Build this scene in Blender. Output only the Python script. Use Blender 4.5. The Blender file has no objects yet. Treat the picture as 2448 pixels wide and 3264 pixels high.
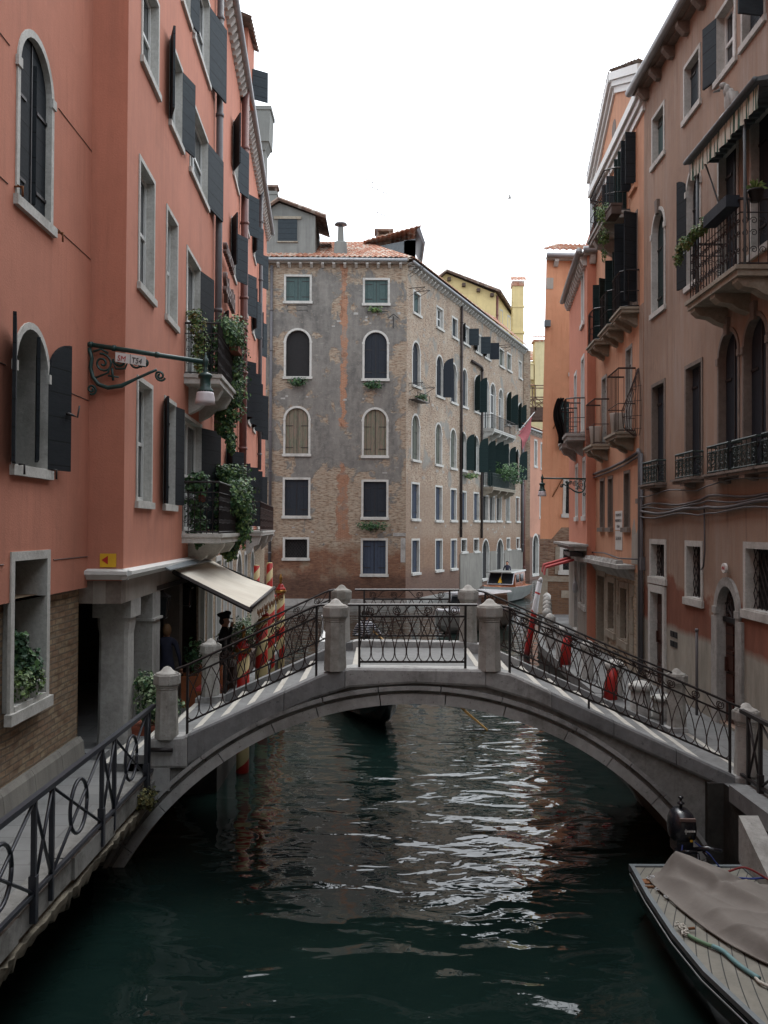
import bpy, bmesh, math, random
from mathutils import Vector, Matrix
from math import sin, cos, pi, radians, sqrt, atan2, hypot
random.seed(7)
SC = bpy.context.scene
COL = SC.collection
# ------------------------------------------------------------------ camera, sky, sun, exposure
CZ = 4.65                                   # eye height above the water
cam = bpy.data.objects.new("camera", bpy.data.cameras.new("camera"))
COL.objects.link(cam); SC.camera = cam
cam.data.sensor_fit = 'VERTICAL'; cam.data.sensor_height = 36; cam.data.lens = 36*3010/3264
cam.data.clip_start = .1; cam.data.clip_end = 2000
cam.matrix_world = Matrix.Translation((0, 0, CZ)) @ Matrix.Rotation(pi/2+math.atan(50/3010), 4, 'X') @ Matrix.Rotation(radians(.3), 4, 'Z')
W = bpy.data.worlds.new("World"); SC.world = W; W.use_nodes = True
nt = W.node_tree; nt.nodes.clear()
sky = nt.nodes.new('ShaderNodeTexSky'); sky.sky_type = 'NISHITA'; sky.sun_disc = False
sky.sun_elevation = radians(58); sky.sun_rotation = radians(8)
sky.air_density = 1.0; sky.dust_density = 5.0; sky.ozone_density = 1.0
hs = nt.nodes.new('ShaderNodeHueSaturation'); hs.inputs['Saturation'].default_value = .10
hs.inputs['Value'].default_value = 1.0
# cloud cover evens the sky out: blend towards a flat overcast white
mxw = nt.nodes.new('ShaderNodeMixRGB'); mxw.inputs[0].default_value = .6; mxw.inputs[2].default_value = (12.7, 13.6, 14.8, 1)
bg = nt.nodes.new('ShaderNodeBackground'); bg.inputs['Strength'].default_value = .12
wo = nt.nodes.new('ShaderNodeOutputWorld')
nt.links.new(sky.outputs[0], hs.inputs['Color']); nt.links.new(hs.outputs[0], mxw.inputs[1]); nt.links.new(mxw.outputs[0], bg.inputs[0]); nt.links.new(bg.outputs[0], wo.inputs[0])
sun = bpy.data.objects.new("sun", bpy.data.lights.new("sun", 'SUN'))
COL.objects.link(sun); sun.data.energy = 1.0; sun.data.angle = radians(35); sun.data.color = (1, .97, .93)
sun.rotation_euler = (radians(30), 0, radians(172)); sun.location = (0, 0, 40)
SC.view_settings.view_transform = 'Standard'; SC.view_settings.look = 'None'
SC.view_settings.exposure = .8; SC.view_settings.gamma = 1
SC.render.engine = 'CYCLES'

# ------------------------------------------------------------------ materials
MATS = {}
class NT:
    def __init__(s, name):
        s.m = bpy.data.materials.new(name); s.m.use_nodes = True; s.t = s.m.node_tree; s.t.nodes.clear()
        s.o = s.t.nodes.new('ShaderNodeOutputMaterial'); s.b = s.t.nodes.new('ShaderNodeBsdfPrincipled')
        s.t.links.new(s.b.outputs[0], s.o.inputs[0]); MATS[name] = s.m
    def n(s, k, ins={}, **p):
        x = s.t.nodes.new('ShaderNode'+k)
        for a, v in p.items(): setattr(x, a, v)
        for a, v in ins.items(): s.put(x.inputs[a], v)
        return x
    def put(s, sock, v):
        if hasattr(v, 'is_output'): s.t.links.new(v, sock)
        elif isinstance(v, (tuple, list)) and len(v) == 3 and sock.type == 'RGBA': sock.default_value = (*v, 1)
        else: sock.default_value = v
    def uv(s, sx=1, sy=1, k='UV'):
        tc = s.n('TexCoord'); mp = s.n('Mapping', {0: tc.outputs[k]}); mp.inputs['Scale'].default_value = (sx, sy, 1 if k == 'UV' else sx)
        return mp.outputs[0]
    def noise(s, v, sc, det=4, rough=.55, dist=0):
        return s.n('TexNoise', {'Vector': v, 'Scale': sc, 'Detail': det, 'Roughness': rough, 'Distortion': dist}).outputs['Fac']
    def ramp(s, f, a, b, ca=0, cb=1):
        x = s.n('MapRange', {'Value': f, 'From Min': a, 'From Max': b, 'To Min': ca, 'To Max': cb}); x.clamp = True
        return x.outputs[0]
    def math(s, op, a, b=0, c=0):
        x = s.n('Math', operation=op); s.put(x.inputs[0], a); s.put(x.inputs[1], b)
        if op in ('MULTIPLY_ADD', 'COMPARE', 'SMOOTH_MIN'): s.put(x.inputs[2], c)
        return x.outputs[0]
    def mix(s, f, a, b, mode='MIX'):
        x = s.n('MixRGB', blend_type=mode); s.put(x.inputs[0], f); s.put(x.inputs[1], a); s.put(x.inputs[2], b)
        return x.outputs[0]
    def bump(s, h, st=.3, dist=.02, normal=None):
        x = s.n('Bump', {'Height': h, 'Strength': st, 'Distance': dist})
        if normal: s.put(x.inputs['Normal'], normal)
        return x.outputs[0]
    def fin(s, col, rough=.85, bump=None, spec=.3, metal=0):
        s.put(s.b.inputs['Base Color'], col); s.put(s.b.inputs['Roughness'], rough)
        s.put(s.b.inputs['Specular IOR Level'], spec); s.put(s.b.inputs['Metallic'], metal)
        if bump: s.put(s.b.inputs['Normal'], bump)
        return s.m
def mul(c, k): return tuple(x*k for x in c)
def flat(name, c, rough=.6, var=.15, spec=.3, metal=0, sc=6, bm=.15):
    q = NT(name); v = q.uv(1, 1, 'Object')
    f = q.noise(v, sc, 5, .65)
    col = q.mix(q.ramp(f, .3, .7), mul(c, 1-var), mul(c, 1+var))
    return q.fin(col, rough, q.bump(q.noise(v, sc*6, 3), bm, .01), spec, metal)
def stucco(name, c, streak=.35, patch=.16, dirt=(.30, .24, .2), low=None):
    q = NT(name); v = q.uv(); vo = q.uv(2.6, .16)
    big = q.noise(v, .35, 5, .6); mid = q.noise(v, 1.7, 6, .7)
    col = q.mix(q.ramp(big, .36, .64), mul(c, 1-patch), mul(c, 1+patch*.7))
    col = q.mix(q.ramp(mid, .45, .75, 0, .5), col, mul(c, 1.18)); col = q.mix(q.ramp(q.noise(v, .8, 8, .75, .8), .56, .7, 0, .45), col, mul(c, .68))
    st = q.math('MULTIPLY', q.ramp(q.noise(vo, 1.3, 6, .75), .46, .64), q.ramp(q.noise(v, .5, 4, .6), .36, .56)); dk = q.math('MULTIPLY', q.ramp(q.noise(q.uv(3.4, .22), 1.7, 6, .75), .5, .66), q.ramp(q.noise(v, .7, 4, .6), .44, .6))
    col = q.mix(q.math('MULTIPLY', dk, min(1, streak*1.1)), col, mul(c, .5))
    col = q.mix(q.math('MULTIPLY', st, streak), col, dirt)
    gr = q.noise(v, 38, 3, .7)
    col = q.mix(q.ramp(gr, .3, .7, 0, .22), col, mul(c, .62))
    if low:   # damp, salt-worn band above the quay, a feature of the wall itself
        z = q.n('SeparateXYZ', {0: q.uv()}).outputs[1]
        for zz, cc, *am in low:
            h = q.math('ADD', z, q.math('MULTIPLY', q.noise(v, .9, 5), -(am[0] if am else 1.2)))
            k = q.ramp(h, zz-.12, zz+.02, 1, 0)
            cm = q.mix(q.ramp(q.noise(q.uv(1.5, .4), 1.6, 6, .7), .35, .65), mul(cc, .72), mul(cc, 1.12))
            col = q.mix(k, col, cm)
    return q.fin(col, .92, q.bump(q.math('ADD', gr, q.math('MULTIPLY', mid, 1.5)), .35, .012))
def brickcol(q, c1, c2, mortar, msize=.012, w=.25, h=.07, var=.5):
    v = q.uv(); 
    wob = q.noise(v, 1.2, 2)
    vv = q.n('VectorMath', {0: v}, operation='ADD'); vv.inputs[1].default_value = (0, 0, 0)
    cx = q.n('CombineXYZ', {1: q.math('MULTIPLY', wob, .05)}); q.t.links.new(cx.outputs[0], vv.inputs[1])
    b = q.n('TexBrick', {'Vector': vv.outputs[0], 'Color1': c1, 'Color2': c2, 'Mortar': mortar, 'Scale': 1, 'Mortar Size': msize, 'Mortar Smooth': .3, 'Bias': 0, 'Brick Width': w, 'Row Height': h})
    b.offset = .5
    n1 = q.noise(v, 2.2, 6, .75); n2 = q.noise(q.uv(4, 14), 1, 2, .5)
    col = q.mix(q.ramp(n1, .35, .65, 0, var), b.outputs[0], mortar)
    col = q.mix(q.ramp(n2, .42, .68, 0, .8), col, mul(c1, .42)); n3 = q.noise(q.uv(2.2, 9), 1, 3, .7); col = q.mix(q.ramp(n3, .5, .7, 0, .7), col, mul(mortar, 1.15))
    return col, b.outputs['Fac'], n1
def brick(name, c1, c2, mortar, w=.25, h=.07, var=.5, low=None, patch=None):
    q = NT(name); v = q.uv(); vb = q.noise(v, .55, 8, .72, .6)
    col, f, n1 = brickcol(q, c1, c2, mortar, w=w, h=h, var=var)
    if patch:
        pm = q.ramp(q.noise(v, .42, 7, .62, .5), .55, .6)
        pc = q.mix(q.noise(v, 2, 5), mul(patch, .7), mul(patch, 1.2))
        col = q.mix(pm, col, pc); col = q.mix(q.ramp(vb, .52, .66, 0, .55), col, mul(c1, .62)); col = q.mix(q.ramp(vb, .46, .36, 0, .4), col, mul(mortar, 1.1))
    if low:
        z = q.n('SeparateXYZ', {0: v}).outputs[1]
        h2 = q.math('ADD', z, q.math('MULTIPLY', q.noise(v, .6, 6), -2.2))
        for (zz, lc1, lc2) in low:
            lc = q.mix(q.ramp(q.noise(q.uv(2.2, 8), 1.2, 7, .8), .36, .64), lc1, lc2)
            lc = q.mix(q.math('MULTIPLY', f, .45), lc, mul(mortar, .6))
            col = q.mix(q.ramp(h2, zz-.5, zz+.4, 1, 0), col, lc)
    st = q.ramp(q.noise(q.uv(1.6, .12), 1.2, 5, .7), .5, .75, 0, .35)
    col = q.mix(st, col, (.12, .10, .09))
    return q.fin(col, .93, q.bump(q.math('MULTIPLY_ADD', f, -1, n1), .6, .015))
def peeling_plaster(name):
    """Grey render flaking off old brickwork (front of the corner palace). UV = (x, height) in metres."""
    q = NT(name); v = q.uv(); sp = q.n('SeparateXYZ', {0: v}); X, Zh = sp.outputs[0], sp.outputs[1]
    g1 = q.noise(v, .5, 8, .66); g2 = q.noise(v, 3.0, 7, .7); g3 = q.noise(q.uv(1.7, .35), .9, 6, .7)
    gcol = q.mix(q.ramp(g3, .34, .66), (.108, .103, .096), (.235, .222, .20))
    gcol = q.mix(q.ramp(g2, .45, .72, 0, .6), gcol, (.28, .27, .245)); gcol = q.mix(q.ramp(q.noise(v, .7, 8, .75, 1), .52, .68, 0, .6), gcol, (.085, .084, .082)); gcol = q.mix(q.ramp(q.noise(q.uv(2.2, 9), 1.4, 4, .7), .6, .68, 0, .7), gcol, (.36, .34, .29))
    gcol = q.mix(q.ramp(q.noise(v, 22, 4, .7), .4, .7, 0, .35), gcol, (.08, .078, .075))
    bc, bf, n1 = brickcol(q, (.30, .175, .105), (.38, .28, .20), (.38, .34, .27), var=.6, msize=.014)
    # where the render has fallen: edges, around the windows lower down, rare flakes above
    left = q.ramp(q.math('ABSOLUTE', q.math('ADD', X, 6.3)), .2, 1.4, .12, 0)
    right = q.ramp(q.math('ABSOLUTE', q.math('ADD', X, -1.3)), .0, .9, .13, 0)
    lowb = q.ramp(Zh, 5.2, 9.0, .13, 0)
    top = q.ramp(Zh, 18.8, 20.2, 0, .16)
    mid = q.math('MULTIPLY', q.ramp(q.math('ABSOLUTE', q.math('ADD', X, 2.5)), .4, 2.2, .12, 0), q.ramp(Zh, 9, 8, 0, 1))
    th = q.math('ADD', q.math('ADD', q.math('ADD', left, right), q.math('ADD', lowb, top)), mid)
    s = q.math('ADD', q.noise(v, .55, 10, .68, .35), th)
    m = q.ramp(s, .572, .59)
    edge = q.ramp(q.math('ABSOLUTE', q.math('ADD', s, -.58)), 0, .02, .7, 0)
    col = q.mix(m, gcol, bc)
    col = q.mix(edge, col, (.30, .27, .23))
    # the reddish flue that runs up the middle of the front
    wob = q.math('MULTIPLY_ADD', q.noise(v, .8, 6, .7), 1.5, -.75)
    wob2 = q.math('MULTIPLY_ADD', q.noise(v, 1.6, 8, .75), 1.0, -.5)
    xx = q.math('ABSOLUTE', q.math('ADD', q.math('ADD', X, 2.45), wob2))
    wd = q.ramp(Zh, 3.8, 9.0, .50, .20); wd = q.math('MULTIPLY', wd, q.ramp(q.noise(v, .9, 5, .7), .36, .56, .25, 1.15))
    gap = q.ramp(q.math('ABSOLUTE', q.math('ADD', Zh, q.math('MULTIPLY_ADD', wob, .6, -9.55))), .9, 1.15, 0, 1)
    lo = q.ramp(Zh, 3.7, 4.1, 0, 1)
    k = q.math('MULTIPLY', q.math('MULTIPLY', q.math('LESS_THAN', xx, wd), gap), lo)
    oc = q.mix(q.ramp(q.noise(q.uv(2, 7), 1.3, 7, .8), .35, .65), (.22, .085, .045), (.36, .19, .115)); oc = q.mix(q.ramp(q.noise(v, 1.1, 6, .7), .5, .62, 0, .8), oc, gcol)
    oc = q.mix(q.math('MULTIPLY', bf, .5), oc, (.40, .30, .22))
    col = q.mix(k, col, oc)
    # wet red brick near the water
    h2 = q.math('ADD', Zh, q.math('MULTIPLY', q.noise(v, .7, 7, .6), -2.4))
    rc = q.mix(q.ramp(q.noise(q.uv(2.4, 8), 1.2, 8, .8), .36, .64), (.095, .038, .027), (.30, .15, .085)); rc = q.mix(q.ramp(q.noise(v, .9, 6, .7), .5, .6, 0, .6), rc, (.30, .25, .18))
    rc = q.mix(q.math('MULTIPLY', bf, .45), rc, (.20, .15, .11))
    col = q.mix(q.ramp(h2, 1.9, 2.5, 1, 0), col, rc)
    rc2 = q.mix(q.ramp(q.noise(q.uv(2.4, 8), 1.2, 8, .8), .36, .64), (.065, .036, .028), (.16, .088, .058))
    col = q.mix(q.ramp(h2, .2, .9, 1, 0), col, rc2)
    hgt = q.math('MULTIPLY_ADD', m, -1.2, q.math('MULTIPLY_ADD', q.math('MULTIPLY', bf, m), -.7, g2))
    return q.fin(col, .93, q.bump(hgt, .8, .03))
def stone(name, c, dirt=(.10, .095, .085), amt=.7, sc=1.4, streak=True):
    q = NT(name); v = q.uv(1, 1, 'Object')
    a = q.noise(v, sc, 8, .7); b = q.noise(v, sc*9, 6, .7)
    vs = q.n('Mapping', {0: q.n('TexCoord').outputs['Object']}); vs.inputs['Scale'].default_value = (3.5, 3.5, .35)
    st = q.noise(vs.outputs[0], 1.6, 5, .7)
    col = q.mix(q.ramp(b, .3, .7), mul(c, .82), mul(c, 1.12))
    col = q.mix(q.math('MULTIPLY', q.ramp(a, .48, .68), amt), col, dirt)
    if streak: col = q.mix(q.ramp(st, .55, .72, 0, .45*amt), col, mul(dirt, 1.1))
    pit = q.ramp(q.noise(v, sc*24, 2), .66, .72, 0, .5); col = q.mix(pit, col, mul(dirt, .7))
    return q.fin(col, .8, q.bump(q.math('MULTIPLY_ADD', a, 2, b), .5, .012))
def planks(name, c, gapc, pitch=.3, vert=False, rough=.8, var=.2, wear=None):
    q = NT(name); sp = q.n('SeparateXYZ', {0: q.uv()}); k = sp.outputs[0 if vert else 1]
    fr = q.math('FRACT', q.math('MULTIPLY', k, 1/pitch))
    ln = q.math('LESS_THAN', fr, .018/pitch)
    n = q.noise(q.uv(6, 1.5) if vert else q.uv(1.5, 6), 3, 6, .7)
    col = q.mix(q.ramp(n, .3, .7), mul(c, 1-var), mul(c, 1+var))
    if wear: col = q.mix(q.ramp(q.noise(q.uv(9, .8), 1.5, 6, .75), .42, .6), col, wear)
    col = q.mix(ln, col, gapc)
    return q.fin(col, rough, q.bump(q.math('SUBTRACT', n, q.math('MULTIPLY', ln, 4)), .4, .01), .18)
def tile(name, c1, c2, c3):
    q = NT(name); v = q.uv(1, 1, 'Object')
    ct = q.n('TexVoronoi', {'Vector': v, 'Scale': 4.2}); r = ct.outputs['Color']
    sr = q.n('SeparateXYZ', {0: r})
    col = q.mix(sr.outputs[0], c1, c2); col = q.mix(q.ramp(sr.outputs[1], .72, .8), col, c3)
    col = q.mix(q.ramp(q.noise(v, 1.2, 5, .7), .5, .7, 0, .5), col, mul(c1, .45))
    return q.fin(col, .9, q.bump(q.noise(v, 20, 4), .4, .01))
def leafm(name, c1, c2):
    q = NT(name); v = q.uv(1, 1, 'Object')
    col = q.mix(q.ramp(q.noise(v, 3.1, 5, .7), .35, .65), c1, c2)
    oi = q.n('NewGeometry'); col = q.mix(q.math('MULTIPLY', oi.outputs['Random Per Island'], .55), col, mul(c2, 1.5))
    q.fin(col, .55, None, .35)
    return q.m

PINK = (.50, .205, .138)
stucco('pink_stucco', PINK, .28, .12, (.25, .12, .09))
stucco('brown_stucco', (.315, .215, .158), .8, .24, (.36, .30, .26), low=[(2.45, (.22, .085, .052), 2.0), (2.5, (.34, .32, .27), .3)])
stucco('salmon_stucco', (.57, .31, .195), .40, .14, (.30, .16, .11))
stucco('orange_stucco', (.58, .285, .165), .35, .14, (.33, .10, .05))
stucco('coral_stucco', (.56, .235, .155), .30, .10, (.38, .12, .08))
stucco('yellow_stucco', (.62, .50, .25), .25, .10, (.38, .30, .18))
stucco('cream_stucco', (.66, .58, .36), .25, .10, (.38, .33, .22))
stucco('farpink_stucco', (.45, .23, .16), .30, .16, (.25, .17, .13), low=[(3.4, (.16, .10, .08))])
stucco('grey_stucco', (.21, .215, .20), .5, .22, (.10, .10, .10))
stucco('cement_render', (.22, .21, .185), .8, .26, (.12, .11, .10))
stucco('quoin_plaster', (.34, .31, .27), .5, .25, (.16, .14, .12))
peeling_plaster('peeling_render')
brick('tan_brick', (.29, .165, .10), (.38, .26, .18), (.40, .35, .28), var=.8, low=[(6.2, (.22, .14, .095), (.34, .265, .20)), (2.9, (.15, .08, .05), (.29, .18, .115)), (1.0, (.09, .045, .035), (.18, .10, .07))], patch=(.25, .24, .215))
brick('yellow_brick', (.31, .19, .115), (.37, .285, .175), (.17, .145, .11), w=.26, h=.085, var=.22)
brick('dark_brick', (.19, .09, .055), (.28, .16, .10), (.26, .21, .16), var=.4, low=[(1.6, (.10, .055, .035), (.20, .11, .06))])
brick('arcade_brick', (.38, .28, .18), (.42, .32, .21), (.38, .33, .26), var=.4)
stone('istrian', (.36, .355, .335), (.12, .11, .10), .65)
stone('frame_stone', (.50, .495, .465), (.20, .19, .16), .5, 2.2)
stone('bridge_stone', (.37, .372, .365), (.075, .072, .066), .85, .9)
stone('bridge_stone_dark', (.24, .24, .228), (.055, .053, .045), .95, 1.3)
stone('coping_dark', (.215, .22, .222), (.075, .078, .078), .8, .8)
stone('arch_stone', (.40, .40, .39), (.13, .125, .11), .7, 1.0)
stone('post_stone', (.40, .392, .365), (.12, .11, .085), .75, 1.3)
stone('quay_slab', (.19, .195, .195), (.07, .07, .066), .55, .7, False)
stone('white_nosing', (.46, .445, .40), (.30, .28, .24), .4, 2, False)
stone('rough_stone', (.30, .27, .215), (.17, .12, .08), .7, 1.8)
stone('rough_dark', (.16, .14, .105), (.03, .028, .02), .9, 3.5)
stone('brown_stone', (.20, .165, .14), (.08, .07, .06), .6, 1.6)
planks('dark_shutter', (.016, .020, .024), (.007, .009, .01), .32)
planks('slate_shutter', (.036, .046, .053), (.014, .018, .022), .32)
planks('green_shutter', (.014, .028, .028), (.006, .014, .014), .32)
planks('teal_shutter', (.065, .10, .098), (.03, .05, .05), .36, True)
planks('navy_shutter', (.024, .029, .037), (.012, .016, .022), .4, True)
planks('blue_door', (.045, .058, .085), (.02, .03, .05), .2, True)
planks('worn_shutter', (.13, .14, .10), (.04, .035, .03), .27, True, .85, .3, (.20, .145, .115))
planks('greygreen_shutter', (.11, .12, .10), (.04, .04, .035), .25, True)
planks('brown_door', (.055, .022, .016), (.012, .006, .005), .35, False, .45)
flat('glass_dark', (.02, .024, .028), .12, .2, .6)
flat('void_dark', (.012, .012, .013), .7, .2)
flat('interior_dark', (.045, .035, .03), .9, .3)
flat('white_paint', (.62, .63, .61), .5, .06)
flat('iron', (.030, .026, .026), .5, .3, .4, .3)
flat('rusty_iron', (.05, .032, .028), .65, .4, .3, .2, 9)
flat('blue_iron', (.028, .032, .042), .42, .2, .5, .2)
flat('lamp_green', (.018, .055, .05), .42, .25, .5)
flat('green_iron', (.028, .045, .042), .6, .3, .4)
flat('lamp_glass', (.62, .58, .60), .25, .05, .5)
flat('gutter_metal', (.33, .34, .35), .45, .12, .5, .4)
flat('pipe_grey', (.10, .095, .10), .5, .15, .4)
flat('pipe_dark', (.045, .035, .033), .6)
flat('pipe_brown', (.15, .065, .055), .45, .15, .4)
flat('dark_wood', (.07, .045, .035), .7, .3)
flat('altana_wood', (.17, .12, .085), .8, .25)
flat('red_pole', (.40, .018, .014), .42, .12, .5)
flat('cream_pole', (.52, .42, .20), .55, .12)
flat('white_pole', (.62, .62, .62), .6, .12)
flat('gold', (.42, .22, .06), .3, .1, .5, .8)
flat('terracotta', (.20, .06, .035), .8, .2)
flat('sign_yellow', (.68, .40, .03), .5, .08)
flat('sign_red', (.42, .03, .025), .5, .08)
flat('sign_white', (.66, .66, .64), .5, .06)
flat('sign_black', (.03, .03, .03), .5, .06)
flat('letter_metal', (.11, .07, .06), .5, .2, .4)
flat('black_cloth', (.012, .012, .014), .8, .2)
flat('navy_cloth', (.02, .022, .04), .85, .2)
flat('skin', (.42, .22, .15), .55, .06)
flat('hair_dark', (.02, .013, .01), .6, .2)
flat('hair_blond', (.14, .075, .035), .6, .25, sc=30)
flat('gondola_black', (.006, .006, .008), .22, .2, .6)
flat('white_gel', (.44, .46, .49), .25, .04, .5)
flat('hull_grey', (.20, .21, .20), .4, .12)
flat('mahogany', (.26, .085, .035), .25, .2, .6)
flat('oar_wood', (.45, .27, .09), .5, .12)
flat('motor_black', (.012, .013, .018), .25, .15, .6)
flat('hose_blue', (.11, .21, .22), .6, .1)
flat('hose_green', (.10, .17, .10), .7, .15)
flat('rope_white', (.40, .38, .34), .9, .2, sc=40)
flat('rope_red', (.17, .025, .025), .8, .2)
flat('rope_blue', (.03, .05, .20), .8, .2)
flat('rust', (.16, .07, .03), .9, .3, sc=20)
flat('slate_awn', (.12, .14, .15), .6, .15)
flat('flag_cloth', (.35, .11, .12), .8, .12)
flat('red_fabric', (.36, .05, .05), .8, .1)
flat('tarp', (.155, .14, .126), .85, .10, sc=3, bm=.3)
flat('bucket_white', (.6, .6, .57), .5, .08)
flat('shaded_algae_wall', (.035, .034, .03), .7, .5, sc=3, bm=.5)  # quay sides: shade below the edge painted into the colour, along with algae
flat('moss', (.06, .065, .03), .95, .5, sc=14)
flat('netting', (.012, .012, .014), .95, .3)
tile('roof_tile', (.33, .14, .09), (.46, .26, .18), (.50, .42, .35))
tile('roof_tile_dark', (.14, .10, .085), (.24, .16, .12), (.30, .26, .22))
leafm('ivy_leaf', (.022, .055, .022), (.06, .125, .04))
leafm('dark_leaf', (.012, .035, .02), (.03, .075, .035))
leafm('light_leaf', (.06, .11, .03), (.15, .22, .07))
leafm('variegated_leaf', (.10, .17, .08), (.24, .30, .17))
leafm('russet_leaf', (.07, .07, .025), (.16, .14, .05))
def _awning():
    q = NT('awning_cloth'); v = q.uv(1, 1, 'Object')
    c = q.mix(q.ramp(q.noise(v, 1.1, 5, .6), .35, .7), (.60, .56, .48), (.50, .455, .38))
    x = q.n('SeparateXYZ', {0: v}).outputs[1]
    ln = q.math('LESS_THAN', q.math('FRACT', q.math('MULTIPLY', x, 1.35)), .02)
    c = q.mix(ln, c, (.33, .30, .26)); q.fin(c, .85)
    q = NT('stripe_cloth'); x = q.n('SeparateXYZ', {0: q.uv()}).outputs[0]
    ln = q.math('LESS_THAN', q.math('FRACT', q.math('MULTIPLY', x, 3.4)), .5)
    q.fin(q.mix(ln, (.55, .55, .47), (.05, .115, .085)), .85)
    q = NT('striped_jersey'); x = q.n('SeparateXYZ', {0: q.uv(1, 1, 'Object')}).outputs[2]
    ln = q.math('LESS_THAN', q.math('FRACT', q.math('MULTIPLY', x, 19)), .5)
    q.fin(q.mix(ln, (.60, .60, .62), (.014, .016, .04)), .85)
    # boat deck: pale planking with dark caulking
    q = NT('deck_planks'); sp = q.n('SeparateXYZ', {0: q.uv(1, 1, 'Object')})
    n = q.noise(q.uv(1, 1, 'Object'), 5, 6, .7)
    # planks follow the gunwale: position across the beam is measured from the rounded edge
    bend = q.math('MULTIPLY', q.math('POWER', q.math('ADD', sp.outputs[1], 2.4), 2), .055)
    k = q.math('FRACT', q.math('MULTIPLY', q.math('SUBTRACT', sp.outputs[0], bend), 1/.115))
    ln = q.math('LESS_THAN', k, .10)
    c = q.mix(q.ramp(n, .3, .7), (.13, .127, .108), (.20, .19, .16)); c = q.mix(ln, c, (.03, .03, .03))
    q.fin(c, .7, q.bump(q.math('SUBTRACT', n, q.math('MULTIPLY', ln, 2)), .3, .006))
    # paving of the quays
    q = NT('paving'); b = q.n('TexBrick', {'Vector': q.uv(), 'Color1': (.155, .16, .16), 'Color2': (.18, .182, .18), 'Mortar': (.12, .12, .118), 'Scale': 1, 'Mortar Size': .012, 'Brick Width': .9, 'Row Height': .42})
    a = q.noise(q.uv(), 1.3, 7, .7)
    c = q.mix(q.ramp(a, .4, .7, 0, .6), b.outputs[0], (.09, .09, .088)); q.fin(c, .75, q.bump(q.math('MULTIPLY_ADD', b.outputs['Fac'], -1, a), .4, .01))
    # canal water
    q = NT('canal_water'); tc = q.n('TexCoord').outputs['Object']
    def nz(sx, sy, sc, det, dist=0, rot=0):
        mp = q.n('Mapping', {0: tc}); mp.inputs['Scale'].default_value = (sx, sy, 1); mp.inputs['Rotation'].default_value = (0, 0, rot)
        return q.noise(mp.outputs[0], sc, det, .5, dist)
    calm = q.ramp(q.noise(tc, .22, 2), .40, .62, .35, 1)
    sx = q.n('SeparateXYZ', {0: tc}); wk = q.ramp(q.math('ADD', q.math('ABSOLUTE', q.math('ADD', sx.outputs[0], -1.9)), q.math('ABSOLUTE', q.math('MULTIPLY', q.math('ADD', sx.outputs[1], -16.5), .32))), .8, 3.6, 1.0, .42)
    h = q.math('MULTIPLY_ADD', nz(1, 1.7, .95, 1, .7, .25), 1.0, q.math('MULTIPLY', q.math('MULTIPLY', nz(1, 1.5, 3.4, 1.5, .8, -.2), .20), calm))
    h = q.math('ADD', h, q.math('MULTIPLY', nz(1, 1.4, 11, 1, .3), .010))
    cc = q.mix(q.ramp(q.noise(tc, .35, 3), .35, .65), (.004, .0105, .0095), (.0075, .018, .0155))
    h = q.math('MULTIPLY', h, wk)
    q.fin(cc, .02, q.bump(h, 1.0, .10), .5); q.b.inputs['IOR'].default_value = 1.5
_awning()

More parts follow.
